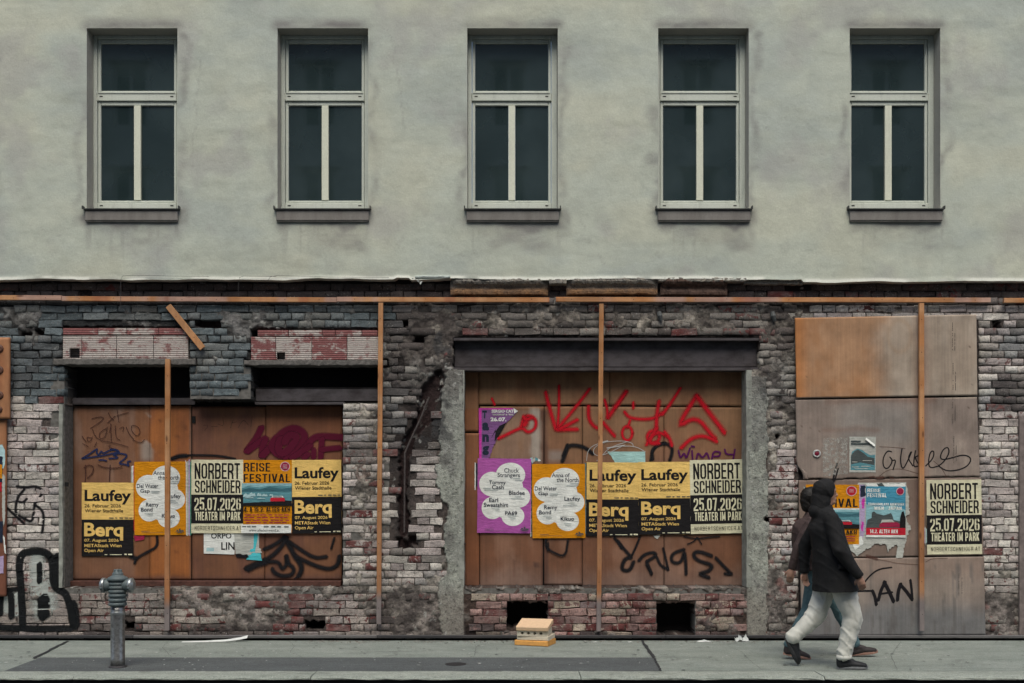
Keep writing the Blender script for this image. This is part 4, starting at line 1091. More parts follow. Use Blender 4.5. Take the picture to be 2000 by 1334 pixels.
def ribbon(pts, w_, yfn, n_sub=0, wfn=None, closed=False):
    """pts [(x,z)], returns verts, faces ; miter joins"""
    P = [Vector((a_, b_)) for a_, b_ in pts]; n = len(P); vs = []; fs = []; ua = []
    acc = 0
    for k in range(n):
        if closed: d0 = (P[k]-P[k-1]).normalized(); d1 = (P[(k+1) % n]-P[k]).normalized()
        else:
            d0 = (P[k]-P[k-1]).normalized() if k else (P[1]-P[0]).normalized(); d1 = (P[k+1]-P[k]).normalized() if k < n-1 else d0
        t = (d0+d1); t = t.normalized() if t.length > 1e-4 else d0
        nn = Vector((-t.y, t.x)); cs = max(.5, nn.dot(Vector((-d0.y, d0.x)))); hw_ = (wfn(k/(n-1)) if wfn else w_)/2/cs
        for s in (1, 0, -1):
            q = P[k]+nn*hw_*s; vs.append((q.x, yfn(q.x, q.y, k), q.y)); ua.append(1-abs(s))
    rng = range(n) if closed else range(n-1)
    for k in rng:
        a_ = 3*k; b_ = 3*((k+1) % n); fs += [(a_, a_+1, b_+1, b_), (a_+1, a_+2, b_+2, b_+1)]
    return vs, fs, ua
# condensed grotesque drawn as strokes in a unit box (width w, height 1)
def rr_(x0, y0, x1, y1, r, n=5, parts=(0, 1, 2, 3)):
    out = []
    cs = [(x1-r, y1-r, 0), (x0+r, y1-r, 90), (x0+r, y0+r, 180), (x1-r, y0+r, 270)]
    for i_ in parts:
        cx, cy, a_ = cs[i_]
        for k in range(n+1): t = R(a_+90*k/n); out.append((cx+r*math.cos(t), cy+r*math.sin(t)))
    return out
def glyphs(t):
    h = t/2; W = .42; r = .17; A = {}
    x0, x1, y0, y1 = h, W-h, h, 1-h; m = .5
    A['N'] = (W, [[(x0, 0), (x0, 1)], [(x0, 1-h*.6), (x1, h*.6)], [(x1, 0), (x1, 1)]])
    A['O'] = (W, [rr_(x0, y0, x1, y1, r)+['c']]); A['0'] = A['O']
    A['D'] = (W, [[(x0, h), (x0, 1-h)], [(x0-h, y1)]+rr_(x0, y0, x1, y1, r, parts=(0,))[::-1]+rr_(x0, y0, x1, y1, r, parts=(3,))[::-1]+[(x0-h, y0)]])
    bowl = lambda a_, b_, q=.13: [(x0, b_)]+rr_(x0, a_, x1, b_, q, parts=(0,))[::-1]+rr_(x0, a_, x1, b_, q, parts=(3,))[::-1]+[(x0, a_)]
    A['R'] = (W, [[(x0, 0), (x0, 1)], bowl(.48, y1), [(x0+.12, .48), (x1-.02, .36), (x1, .2), (x1, 0)]])
    A['P'] = (W, [[(x0, 0), (x0, 1)], bowl(.44, y1)]); A['B'] = (W, [[(x0, 0), (x0, 1)], bowl(.53, y1), bowl(y0, .53)])
    A['E'] = (W*.86, [[(x0, 0), (x0, 1)], [(x0, y1), (W*.86, y1)], [(x0, y0), (W*.86, y0)], [(x0, m), (W*.8, m)]])
    A['F'] = (W*.84, [[(x0, 0), (x0, 1)], [(x0, y1), (W*.84, y1)], [(x0, m), (W*.78, m)]])
    A['T'] = (W*.92, [[(0, y1), (W*.92, y1)], [(W*.46, 0), (W*.46, 1-h)]]); A['L'] = (W*.82, [[(x0, 0), (x0, 1)], [(x0, y0), (W*.82, y0)]])
    A['I'] = (t, [[(h, 0), (h, 1)]]); A['H'] = (W, [[(x0, 0), (x0, 1)], [(x1, 0), (x1, 1)], [(x0, m), (x1, m)]])
    A['C'] = (W, [[(x1, .36)]+rr_(x0, y0, x1, y1, r, parts=(3,))[::-1]+rr_(x0, y0, x1, y1, r, parts=(2,))[::-1]+rr_(x0, y0, x1, y1, r, parts=(1,))[::-1]+rr_(x0, y0, x1, y1, r, parts=(0,))[::-1]+[(x1, .64)]])
    S = [(x1, .68)]+rr_(x0, .5, x1, y1, r*.9, parts=(0, 1))+[(x0, .66), (x0+.03, .58), (W/2, .5), (x1-.03, .42), (x1, .34)]+rr_(x0, y0, x1, .5, r*.9, parts=(3,))[::-1]+rr_(x0, y0, x1, .5, r*.9, parts=(2,))[::-1]+[(x0, .32)]
    A['S'] = (W, [S])
    A['A'] = (W*1.04, [[(h*.8, 0), (W*.52-h*.25, 1)], [(W*1.04-h*.8, 0), (W*.52+h*.25, 1)], [(h*1.4, .25), (W*1.04-h*1.4, .25)]])
    A['V'] = (W, [[(h*.8, 1), (W/2-h*.2, 0)], [(W-h*.8, 1), (W/2+h*.2, 0)]])
    A['M'] = (W*1.25, [[(x0, 0), (x0, 1)], [(W*1.25-h, 0), (W*1.25-h, 1)], [(x0, 1-h), (W*.625, .15)], [(W*.625, .15), (W*1.25-h, 1-h)]])
    A['K'] = (W, [[(x0, 0), (x0, 1)], [(x0, .36), (x1, 1)], [(x0+.10, .52), (x1+.01, 0)]]); A['W'] = (W*1.3, [[(h, 1), (W*.4, 0)], [(W*.4, 0), (W*.65, .9)], [(W*.65, .9), (W*.9, 0)], [(W*.9, 0), (W*1.3-h, 1)]])
    A['Y'] = (W, [[(h*.8, 1), (W/2, .45), (W/2, 0)], [(W-h*.8, 1), (W/2+.01, .45)]]); A['U'] = (W, [[(x0, 1)]+rr_(x0, y0, x1, y1, r, parts=(2, 3))+[(x1, 1)]])
    A['J'] = (W*.8, [[(W*.8-h, 1), (W*.8-h, .25), (W*.6, h), (W*.3, h), (h*.8, .25)]])
    A['2'] = (W, [[(x0, .68)]+rr_(x0, .5, x1, y1, r*.9, parts=(1,))[::-1]+rr_(x0, .5, x1, y1, r*.9, parts=(0,))[::-1]+[(x1, .62), (x1-.04, .5), (x0+.01, .2), (x0, h)], [(x0-h, y0), (W, y0)]])
    A['5'] = (W, [[(W, y1), (x0+.01, y1), (x0, .5)], [(x0, .56)]+rr_(x0, y0, x1, .62, r*.9, parts=(0,))[::-1]+rr_(x0, y0, x1, .62, r*.9, parts=(3,))[::-1]+rr_(x0, y0, x1, .62, r*.9, parts=(2,))[::-1]+[(x0, .3)]])
    A['6'] = (W, [rr_(x0, y0, x1, .58, r*.9)+['c'], [(x1, .7)]+rr_(x0, y0, x1, y1, r, parts=(0,))+rr_(x0, y0, x1, y1, r, parts=(1,))+[(x0, .3)]])
    A['7'] = (W*.9, [[(0, y1), (W*.9, y1)], [(W*.9-h, 1-h), (W*.4, 0)]]); A['1'] = (W*.55, [[(W*.55-h, 0), (W*.55-h, 1)], [(0, .8), (W*.55-h, .93)]])
    A['4'] = (W, [[(x1-.04, 0), (x1-.04, 1)], [(x1-.04, 1-h), (h*.4, .3)], [(h*.2, .27), (W, .27)]]); A['.'] = (t, [[(h, 0), (h, t*1.1)]]); A[' '] = (.16, []); A['&'] = (W, [rr_(x0+.03, .55, x1-.06, y1, .1)+['c'], rr_(x0, y0, x1-.04, .52, .15)+['c'], [(x1-.1, .25), (W, 0)]])
    return A
def stroke_text(body, box, t=.13, gap=.075, yy=0.0):
    G = glyphs(t); x = 0; S = []
    for ch in body:
        w_, st = G[ch]
        for s in st: S.append([(a_[0]+x, a_[1]) if a_ != 'c' else 'c' for a_ in s])
        x += w_+gap
    W = x-gap; vs = []; fs = []; kk = 0
    sx = (box[2]-box[0])/W; sz = box[3]-box[1]
    for s in S:
        cl = s[-1] == 'c'
        if cl: s = s[:-1]
        q = []
        for p in s:
            if not q or math.hypot(p[0]-q[-1][0], p[1]-q[-1][1]) > .012: q.append(p)
        if cl and math.hypot(q[0][0]-q[-1][0], q[0][1]-q[-1][1]) < .012: q.pop()
        kk += 1
        v, f, _ = ribbon(q, t, lambda a_, b_, k: 0, closed=cl)
        b0 = len(vs); vs += [(box[0]+p[0]*sx, yy-.00003*(kk % 12), box[1]+p[2]*sz) for p in v]; fs += [tuple(i_+b0 for i_ in g) for g in f]
    return mesh('txt', vs, fs)
class Poster:
    """local sheet centred on 0, width W height Hh; facing -y"""
    def __init__(s, W, Hh): s.W, s.H = W, Hh; s.parts = []; s.k = 0
    def u(s, a_, b_): return ((a_-.5)*s.W, (.5-b_)*s.H)
    def rect(s, nm, mat, u0, v0, u1, v1, lift=None):
        s.k += 1; x0, z1 = s.u(u0, v0); x1, z0 = s.u(u1, v1); y = -(lift if lift is not None else .0006*s.k)
        s.parts.append((nm, mesh(nm, [(x0, y, z0), (x1, y, z0), (x1, y, z1), (x0, y, z1)], [(0, 1, 2, 3)]), mat)); return s
    def poly(s, nm, mat, pts):
        s.k += 1; y = -.0006*s.k; s.parts.append((nm, mesh(nm, [(s.u(a_, b_)[0], y, s.u(a_, b_)[1]) for a_, b_ in pts], [tuple(range(len(pts)))]), mat)); return s
    def blob(s, nm, mat, circles):
        s.k += 1; vs = []; fs = []
        for q, (cu, cv, ru, rv) in enumerate(circles):
            b0 = len(vs); cx, cz = s.u(cu, cv); y = -.0006*s.k-.00004*q
            for k in range(36):
                a_ = 2*math.pi*k/36; vs.append((cx+ru*s.W*math.cos(a_), y, cz+rv*s.H*math.sin(a_)))
            fs.append(tuple(range(b0, b0+36)))
        s.parts.append((nm, mesh(nm, vs, fs), mat)); return s
    def text(s, body, mat, u0, v0, u1, v1, bold=0.0, cond=False, t=.13, gap=.075, nm='lettering'):
        s.k += 1; x0, z1 = s.u(u0, v0); x1, z0 = s.u(u1, v1)
        me = stroke_text(body, (x0, z0, x1, z1), t, gap, -.0006*s.k) if cond else text_mesh(body, (x0, z0, x1, z1), bold, -.0006*s.k)
        s.parts.append((nm, me, mat)); return s
    def merge(s, n_last, nm='lettering'):
        """join the last n parts of one ink into one part"""
        grp = s.parts[-n_last:]; s.parts = s.parts[:-n_last]; vs = []; fs = []
        for _, me, mt in grp:
            b0 = len(vs); vs += [tuple(v.co) for v in me.vertices]; fs += [tuple(i_+b0 for i_ in p.vertices) for p in me.polygons]
        me = mesh(nm, vs, fs); s.parts.append((nm, me, grp[0][2])); s.stuff = getattr(s, 'stuff', set()) | {me.name}; return s
    def sheet(s, mat, nm='sheet', seed=0):
        # slightly buckled sheet with thickness, a little uneven outline
        rs = np.random.RandomState(seed); nu, nv = 10, 14; vs = []; fs = []
        for j_ in range(nv+1):
            for i_ in range(nu+1):
                x, z = s.u(i_/nu, j_/nv); e = .0015
                vs.append((x+(rs.uniform(-e, e) if i_ in (0, nu) else 0), 0.0, z+(rs.uniform(-e, e) if j_ in (0, nv) else 0)))
        for j_ in range(nv):
            for i_ in range(nu): a_ = j_*(nu+1)+i_; fs.append((a_, a_+nu+1, a_+nu+2, a_+1))
        s.parts.append((nm, mesh(nm, vs, fs), mat)); return s
    def done(s, name, label, group=None, cat='poster'):
        r = bpy.data.objects.new(name, None); COL.objects.link(r); tag(r, label, cat, group); r.empty_display_size = .1
        for nm, me, mat in s.parts:
            if len(me.materials) == 0: me.materials.append(mat)
            o = bpy.data.objects.new(nm, me); COL.objects.link(o); o.parent = r
            if me.name in getattr(s, 'stuff', ()): o['kind'] = 'stuff'
        s.root = r; return r
def place(r, P_, px0, py0, px1, py1, y, rot=0.0):
    X0, X1, Z0, Z1 = wx(px0, y), wx(px1, y), wz(py1, y), wz(py0, y)
    r.location = ((X0+X1)/2, y, (Z0+Z1)/2); r.scale = ((X1-X0)/P_.W, 1, (Z1-Z0)/P_.H); r.rotation_euler = (0, R(rot), 0); return r
def dup(r, label):
    c = r.copy(); COL.objects.link(c); c['label'] = label
    for ch in r.children: k = ch.copy(); COL.objects.link(k); k.parent = c
    return c
PY_ = BY-.012
# --- yellow / black concert poster
L_ = Poster(.61, .87); L_.sheet(I['yellow'], seed=1).rect('black_half', I['black'], 0.0, .502, 1.0, 1.0)
L_.text('Laufey', I['black'], .055, .098, .95, .298, .028)
L_.text('26. Februar 2026', I['black'], .055, .292, .755, .338, .013).text('Wiener Stadthalle', I['black'], .06, .358, .80, .405, .013)
L_.text('Berq', I['yellow'], .05, .545, .80, .787, .03)
L_.text('07. August 2026', I['yellow'], .055, .762, .715, .815, .012).text('METAStadt Wien', I['yellow'], .055, .832, .77, .876, .012).text('Open Air', I['yellow'], .055, .898, .43, .955, .012)
for q, (u0, u1) in enumerate(((.53, .62), (.65, .69), (.73, .80), (.83, .90), (.92, .98))): L_.rect('logo', I['dark'], u0, .474, u1, .486)
L_.merge(5, 'logo_row')
for q, (u0, u1) in enumerate(((.45, .50), (.55, .78), (.83, .875), (.90, .98))): L_.rect('logo', I['cream'], u0, .972-.008*(q > 1), u1, .982)
L_.merge(4, 'logo_row')
GL = 'yellow and black concert posters'
r0 = L_.done('concert_poster', 'yellow and black concert poster hanging lowest, farthest left on the brown boards', GL)
place(r0, L_, 159.5, 942.5, 261, 1086.5, PY_, 0.15)
place(dup(r0, 'yellow and black concert poster beside the orange travel poster at the opening edge'), L_, 570.5, 898, 667, 1042, PY_-.006, -.4)
place(dup(r0, 'yellow and black concert poster crossed by the upright batten in the shop opening'), L_, 1145.5, 903, 1248, 1047.5, PY_-.004, .3)
place(dup(r0, 'yellow and black concert poster between its twin and the cream and black poster'), L_, 1247, 902, 1349, 1044, PY_-.012, -.3)
# --- flower cloud poster
def cloud(bgm, words, seed, small):
    P_ = Poster(.61, .865); P_.sheet(bgm, seed=seed)
    P_.blob('cloud_shape', I['white'], [(.50, .50, .27, .30), (.615, .22, .275, .165), (.27, .345, .24, .165), (.76, .515, .225, .145), (.285, .665, .205, .15), (.665, .77, .215, .135), (.45, .58, .2, .2), (.6, .38, .25, .16)])
    n = 0
    for (tx, u0, v0, u1, v1) in words: P_.text(tx, I['navy'], u0, v0, u1, v1, .012)
    for (u0, v0, u1) in small: P_.rect('x', I['grey'], u0, v0, u1, v0+.008)
    P_.merge(len(small), 'small_print')
    P_.rect('x', I['dark'], .14, .945, .31, .951); P_.rect('x', I['dark'], .14, .966, .57, .970)
    for (u0, v0, u1, v1) in ((.82, .93, .86, .945), (.87, .915, .90, .945), (.80, .95, .97, .958), (.84, .962, .93, .972), (.9, .935, .96, .948)): P_.rect('x', I['dark'], u0, v0, u1, v1)
    P_.merge(7, 'imprint')
    return P_
uv = lambda x0, y0, x1, y1, ox, oy, W, Hh: ((x0-ox)/W, (y0-oy)/Hh, (x1-ox)/W, (y1-oy)/Hh)
wa = [('Anna of', 1110, 297, 1250, 330), ('the North', 1148, 333, 1318, 368), ('Del Water', 978, 400, 1150, 432), ('Gap', 1005, 440, 1080, 477), ('Laufey', 1208, 480, 1330, 522), ('Remy', 1050, 547, 1152, 588), ('Bond', 1010, 586, 1103, 617), ('Kikuo', 1178, 636, 1282, 668)]
WA = [(t_,)+uv(a_, b_, c_, d_, 957, 225, 413, 578) for t_, a_, b_, c_, d_ in wa]
smA = [(.72, .262, .88), (.65, .288, .87), (.33, .40, .49), (.33, .42, .47), (.67, .525, .80), (.58, .553, .85), (.20, .70, .36), (.26, .722, .37), (.60, .80, .74), (.62, .822, .73)]
Oc = cloud(I['orange'], WA, 2, smA)
GO = 'orange posters with a white cloud shape'
r1 = Oc.done('concert_poster', 'orange poster with white cloud shape crossed by the left upright batten', GO)
place(r1, Oc, 262.5, 901.5, 363, 1045, PY_-.004, -.3)
place(dup(r1, 'orange poster with white cloud shape directly right of the purple cloud poster'), Oc, 1039.5, 906, 1143, 1051, PY_-.007, -.25)
wp = [('Chuck', 735, 257, 850, 292), ('Strangers', 683, 294, 858, 337), ('Tommy', 617, 354, 748, 393), ('Cash', 640, 388, 733, 422), ('Bladee', 773, 432, 897, 465), ('Earl', 620, 489, 690, 522), ('Sweatshirt', 578, 527, 768, 560), ('PA69', 745, 591, 838, 623)]
WPp = [(t_,)+uv(a_, b_, c_, d_, 528, 182, 417, 580) for t_, a_, b_, c_, d_ in wp]
smP = [(.66, .262, .80), (.70, .288, .84), (.11, .395, .25), (.13, .42, .39), (.70, .50, .82), (.63, .528, .88), (.27, .665, .41), (.34, .69, .42), (.57, .77, .73), (.62, .80, .72)]
Pc = cloud(I['purple'], WPp, 3, smP)
place(Pc.done('concert_poster', 'purple poster with white cloud shape at the left side of the shop opening'), Pc, 932.5, 895.5, 1037, 1041, PY_-.009, .5)
# --- cream and black poster
N_ = Poster(.61, .865); N_.sheet(I['cream'], seed=4).rect('black_band', I['black'], 0, .474, 1, .868)
N_.text('NORBERT', I['black'], .065, .045, .935, .262, cond=True, t=.125, gap=.07).text('SCHNEIDER', I['black'], .07, .278, .945, .452, cond=True, t=.13, gap=.075)
N_.text('25.07.2026', I['cream'], .06, .515, .955, .69, cond=True, t=.135, gap=.08).text('THEATER IM PARK', I['cream'], .075, .708, .95, .825, cond=True, t=.15, gap=.10)
N_.text('NORBERTSCHNEIDER.AT', I['black'], .07, .903, .96, .956, cond=True, t=.085, gap=.20)
GN = 'cream and black show posters'
r2 = N_.done('show_poster', 'cream and black show poster between the orange cloud poster and the orange travel poster', GN)
place(r2, N_, 373.5, 898, 475, 1041.5, PY_-.008, .1)
place(dup(r2, 'cream and black show poster at right edge of shop opening under the purple scrawl'), N_, 1348, 898, 1453, 1042, PY_-.014, -1.1)
place(dup(r2, 'cream and black show poster alone on the plywood at the far right'), N_, 1810, 937, 1917.5, 1082.5, DY-.006, -.6)
# --- travel poster (orange)
def ice(P_, v0, v1):
    P_.rect('photo_print', I['teal'], .0, v0, 1, v1)
    h = v1-v0
    P_.poly('photo_mountains', I['deep'], [(0, v0+.30*h), (.15, v0+.20*h), (.35, v0+.27*h), (.55, v0+.16*h), (.8, v0+.24*h), (1, v0+.18*h), (1, v0+.36*h), (0, v0+.38*h)])
    P_.poly('photo_sky', I['blue2'], [(0, v0), (1, v0), (1, v0+.13*h), (.55, v0+.11*h), (.35, v0+.19*h), (.12, v0+.13*h), (0, v0+.22*h)])
    for q, (a_, b_, w_, g) in enumerate(((.02, .44, .16, .16), (.14, .40, .14, .18), (.30, .42, .10, .14), (.40, .46, .12, .12), (.05, .60, .2, .06), (.55, .47, .08, .08), (.3, .64, .18, .05))):
        P_.poly('x', I['teal2'], [(a_, v0+(b_+g)*h), (a_+w_*.15, v0+(b_+.3*g)*h), (a_+w_*.4, v0+b_*h), (a_+w_*.6, v0+(b_+.4*g)*h), (a_+w_*.85, v0+(b_+.2*g)*h), (a_+w_, v0+(b_+g)*h)])
    P_.merge(7, 'photo_ice')
    P_.poly('photo_shore', I['black'], [(0, v0+.88*h), (.3, v0+.84*h), (.6, v0+.82*h), (.8, v0+.74*h), (1, v0+.78*h), (1, v1), (0, v1)])
    P_.poly('photo_car', I['red'], [(.57, v0+.80*h), (.575, v0+.66*h), (.60, v0+.635*h), (.84, v0+.635*h), (.865, v0+.68*h), (.865, v0+.80*h)])
    P_.poly('photo_car_roof', I['white'], [(.60, v0+.635*h), (.615, v0+.56*h), (.82, v0+.56*h), (.84, v0+.635*h)])
    P_.poly('photo_car_windows', I['deep'], [(.62, v0+.625*h), (.63, v0+.585*h), (.80, v0+.585*h), (.815, v0+.625*h)])
T_ = Poster(.60, .865); T_.sheet(I['orange'], seed=5)
T_.text('REISE', I['black'], .04, .038, .565, .158, cond=True, t=.13, gap=.10).text('FESTIVAL', I['black'], .035, .19, .965, .302, cond=True, t=.13, gap=.12)
T_.blob('badge_ring', I['pink'], [(.865, .088, .098, .065)]).blob('badge', I['wine'], [(.865, .088, .083, .055)])
for v in (.062, .078, .094, .110): T_.rect('x', I['pink'], .82, v, .91, v+.006)
T_.merge(4, 'badge_text')
ice(T_, .318, .628)
T_.text('14. & 15.2. ALTES AKH', I['black'], .01, .645, .965, .707, cond=True, t=.15, gap=.10)
rs5 = random.Random(8)
for v in (.745, .782, .818, .852):
    u_ = .05+rs5.random()*.05
    while u_ < .92:
        w_ = rs5.uniform(.05, .14); T_.rect('x', I['wine'], u_, v, min(u_+w_, .96), v+.014); u_ += w_+rs5.choice((.015, .02, .05))
nl = sum(1 for p in T_.parts if p[0] == 'x' and p[2] == I['wine']); T_.merge(nl, 'small_print')
T_.rect('footer_band', I['white'], 0, .882, 1, 1.0)
T_.text('www.allesleinwand.at', I['dark'], .155, .945, .765, .98, .01)
for (u0, u1) in ((.02, .10), (.12, .19), (.21, .30), (.45, .55), (.6, .68), (.72, .8), (.86, .95)): T_.rect('x', I['dark'], u0, .905, u1, .92)
T_.merge(7, 'logo_row')
r3 = T_.done('travel_poster', 'orange travel festival poster with an icy lake photo beside the cream and black poster')
place(r3, T_, 472.5, 898.5, 570, 1041, PY_-.003, 0)
# travel poster, torn, behind the walkers
T2 = Poster(.60, .70); T2.sheet(I['orange'], seed=6)
T2.text('REISE', I['black'], .05, .05, .56, .20, cond=True, t=.13, gap=.10).text('FESTIVAL', I['black'], .05, .235, .97, .375, cond=True, t=.13, gap=.12)
T2.blob('badge_ring', I['pink'], [(.855, .105, .10, .086)]).blob('badge', I['red'], [(.855, .105, .085, .073)])
for v in (.075, .097, .118): T2.rect('x', I['pink'], .81, v, .90, v+.008)
T2.merge(3, 'badge_text')
T2.rect('white_band', I['white'], 0, .395, 1, .42)
ice(T2, .42, .735)
T2.text('15.2. ALTES AKH', I['black'], .10, .76, .95, .83, cond=True, t=.15, gap=.10)
for v in (.86, .90, .935): T2.rect('x', I['wine'], .1, v, .92, v+.014)
T2.merge(3, 'small_print')
place(T2.done('travel_poster', 'orange travel festival poster with torn foot hidden behind the walking people'), T2, 1573.5, 946.5, 1678, 1063, DY-.006, .2)
def torn(name, pts, y, mat, label, cat='paper', jag=1.5, seed=0, parent=None, n=8, lift=.001):
    rs = np.random.RandomState(seed); out = []
    for k in range(len(pts)):
        a_, b_ = pts[k][:2], pts[(k+1) % len(pts)][:2]; jj = pts[k][2] if len(pts[k]) > 2 else jag
        ln = math.hypot(b_[0]-a_[0], b_[1]-a_[1]); m_ = max(1, int(ln/3)) if jj else 1
        for q in range(m_):
            t = q/m_; j1 = (rs.uniform(-jj, jj), rs.uniform(-jj, jj)) if q else (0, 0); out.append((lerp(a_[0], b_[0], t)+j1[0], lerp(a_[1], b_[1], t)+j1[1]))
    from mathutils.geometry import tessellate_polygon
    V3 = [Vector((wx(a_, y), y, wz(b_, y))) for a_, b_ in out]
    tri = tessellate_polygon([V3]); o = link(name, mesh(name, V3, [t for t in tri]), mat, parent)
    # make the faces look at the street
    me = o.data
    if me.polygons and me.polygons[0].normal.y > 0: me.flip_normals()
    if label: tag(o, label, cat)
    return o
# blue travel poster on torn white layers
layer = torn('torn_paper_layer', [(1676, 943, 0), (1770, 942, 1), (1774, 965, 2), (1777, 1000, 2.5), (1770, 1012, 2.5), (1779, 1035, 2), (1771, 1046, 2), (1768, 1062, 1.5), (1762, 1090, 1), (1750, 1089, 1.5), (1753, 1062, 2), (1742, 1068, 2), (1733, 1079, 2), (1731, 1064, 2), (1712, 1062, 2), (1690, 1073, 2.5), (1676, 1086, 2.5), (1662, 1076, 2), (1650, 1060, 2), (1640, 1050, 0)], DY-.0035, I['pale'], 'torn pale paper layers around the blue travel poster on the plywood', 'paper', 1.5, 5)
for (pts, mt, sd) in (([(1678, 946), (1690, 948), (1689, 1040), (1680, 1060)], I['lil'], 1), ([(1682, 1018), (1687, 1020), (1686, 1038), (1682, 1036)], I['magenta'], 2), ([(1680, 948), (1690, 948), (1691, 968), (1681, 972)], I['navy'], 3), ([(1684, 975), (1688, 972), (1688, 992), (1683, 994)], I['magenta'], 4),
                      ([(1690, 945), (1768, 944), (1768, 952), (1740, 951), (1700, 956)], I['white'], 6), ([(1660, 1050), (1684, 1048), (1686, 1062), (1670, 1074)], I['white'], 7), ([(1712, 944), (1722, 943), (1728, 950), (1716, 951)], I['dark'], 8)):
    torn('scrap', pts, DY-.0045-.0002*sd, mt, None, None, 1.2, sd, layer)
B_ = Poster(.46, .60); B_.sheet(I['blue'], seed=9)
B_.poly('photo_sky', I['blue2'], [(0, .35), (.35, .42), (.7, .36), (1, .46), (1, .9), (0, .9)])
B_.text('REISE', I['white'], .03, .045, .36, .115, cond=True, t=.14).text('FESTIVAL', I['white'], .03, .135, .52, .215, cond=True, t=.14).text('TRANSHIMALAYA ABENTEUER', I['white'], .05, .325, .96, .375, cond=True, t=.13).text('WIEN - JAPAN'.replace('-', ' '), I['white'], .20, .395, .90, .46, cond=True, t=.15)
B_.blob('badge_ring', I['pink'], [(.86, .095, .10, .077)]).blob('badge', I['wine'], [(.86, .095, .085, .065)])
B_.poly('photo_palace', I['dark'], [(0, .82), (.03, .66), (.14, .62), (.14, .52), (.20, .49), (.26, .53), (.45, .57), (.57, .54), (.62, .52), (.66, .56), (.70, .66), (.85, .68), (1, .70), (1, .82)])
B_.poly('photo_car', I['wine'], [(.33, .80), (.34, .74), (.40, .70), (.78, .70), (.88, .75), (.88, .80)]).poly('photo_car_roof', I['pale'], [(.36, .73), (.40, .655), (.66, .65), (.72, .70), (.42, .705)])
B_.poly('photo_figure', I['black'], [(.85, .82), (.86, .62), (.90, .50), (.95, .48), (.97, .55), (1, .62), (1, .82)])
B_.rect('red_band', I['red'], 0, .815, 1, .955)
B_.text('14.2. ALTES AKH', I['white'], .10, .845, .80, .92, cond=True, t=.15)
B_.rect('footer_band', I['white'], 0, .955, 1, 1.0)
place(B_.done('travel_poster', 'blue travel festival poster with red band on torn white paper'), B_, 1691.5, 950, 1768.5, 1049.5, DY-.0065, .4)
# grey leaflet with curled corner
Gp = Poster(.30, .43); Gp.sheet(I['pale'], seed=11)
Gp.poly('photo_print', I['teal'], [(.05, .55), (.1, .42), (.3, .33), (.5, .38), (.62, .45), (.8, .52), (.97, .50), (.97, .94), (.05, .94)]).poly('photo_hill', I['dark'], [(.06, .52), (.2, .40), (.33, .36), (.5, .44), (.7, .56), (.95, .6), (.95, .80), (.7, .76), (.4, .72), (.06, .78)])
for q, (a_, b_, c_, d_) in enumerate(((.1, .84, .35, .86), (.45, .82, .8, .84), (.2, .89, .7, .905), (.1, .7, .3, .72), (.5, .66, .85, .68))): Gp.rect('x', I['pale'], a_, b_, c_, d_)
Gp.merge(5, 'photo_lights')
Gp.rect('title_print', I['dark'], .05, .11, .42, .15).rect('title_print', I['dark'], .05, .175, .78, .225)
gr_ = place(Gp.done('leaflet', 'small grey leaflet with a hill photo and a curled corner taped above the posters', None, 'leaflet'), Gp, 1659, 853, 1710.5, 922.5, DY-.0035, .3)
cl = MB()
cx_, cz_ = wx(1695, DY), wz(853, DY)
for k in range(9):
    a_ = k/8*2.6; 
    for e in (0, 1):
        px_ = lerp(1692, 1710, e); pz_ = lerp(853, 868, e); off = .02*(1-math.cos(a_))*.5; cl.v.append((wx(px_-k*.45, DY), DY-.004-off, wz(pz_+k*.42, DY)))
for k in range(8): cl.f.append((2*k, 2*k+1, 2*k+3, 2*k+2))
cl.build('curled_corner', I['white'], gr_)
torn('paste_residue', [(1607, 856), (1655, 855), (1656, 925), (1608, 930)], DY-.0018, None, 'pale rectangle of glue and paper residue left of the grey leaflet', 'paper', 1.5, 12)
def residue_mat(name, colr, amt=.55):
    m = NT(name); n1 = m.noise(26, 5, .7); m.base(tuple(colr)+(1,), .9)
    tr = m.n('BsdfTransparent'); mx = m.t.nodes.new('ShaderNodeMixShader'); m.set(mx.inputs[0], m.math('MULTIPLY', m.ramp(n1, .42, .62), amt)); m.t.links.new(tr.outputs[0], mx.inputs[1]); m.t.links.new(m.b.outputs[0], mx.inputs[2]); m.t.links.new(mx.outputs[0], m.out.inputs[0]); return m.m
bpy.data.objects['paste_residue'].data.materials.append(residue_mat('glue_residue', (.42, .41, .37), .75))
# --- scraps around the posters
torn('torn_bill', [(398, 1040, 0), (459, 1041, 0), (458, 1083, 0), (398, 1081, 0)], PY_+.004, I['white'], 'white torn bill with black letters under the cream and black poster', 'paper', 0, 20)
tb_ = bpy.data.objects['torn_bill']
for body, bx in (('ORPO', (412, 1041, 452, 1052)), ('LIN', (432, 1059, 458, 1074))):
    me = text_mesh(body, (wx(bx[0], PY_), wz(bx[3], PY_), wx(bx[2], PY_), wz(bx[1], PY_)), .02, PY_+.0030); link('lettering', me, I['black'], tb_)
torn('cyan_print', [(403, 1070, 0), (418, 1070, 0), (418, 1077, 0), (403, 1077, 0)], PY_+.0032, I['teal2'], None, None, 0, 0, tb_)
torn('torn_bill', [(457, 1038, 0), (506, 1040, 0), (506, 1068, 2), (512, 1080, 1.5), (498, 1079, 2), (490, 1083, 2), (460, 1082, 0)], PY_+.002, I['pale'], 'grey torn scrap overlapping the white bill below the travel poster', 'paper', 1, 21)
torn('torn_bill', [(485, 1077, 1), (498, 1078, 0), (503, 1052, 1), (505, 1040, 0), (496, 1040, 0), (495, 1070, 1)], PY_+.0012, I['cyan'], 'thin cyan paper strip hanging under the orange travel poster', 'paper', .8, 22)
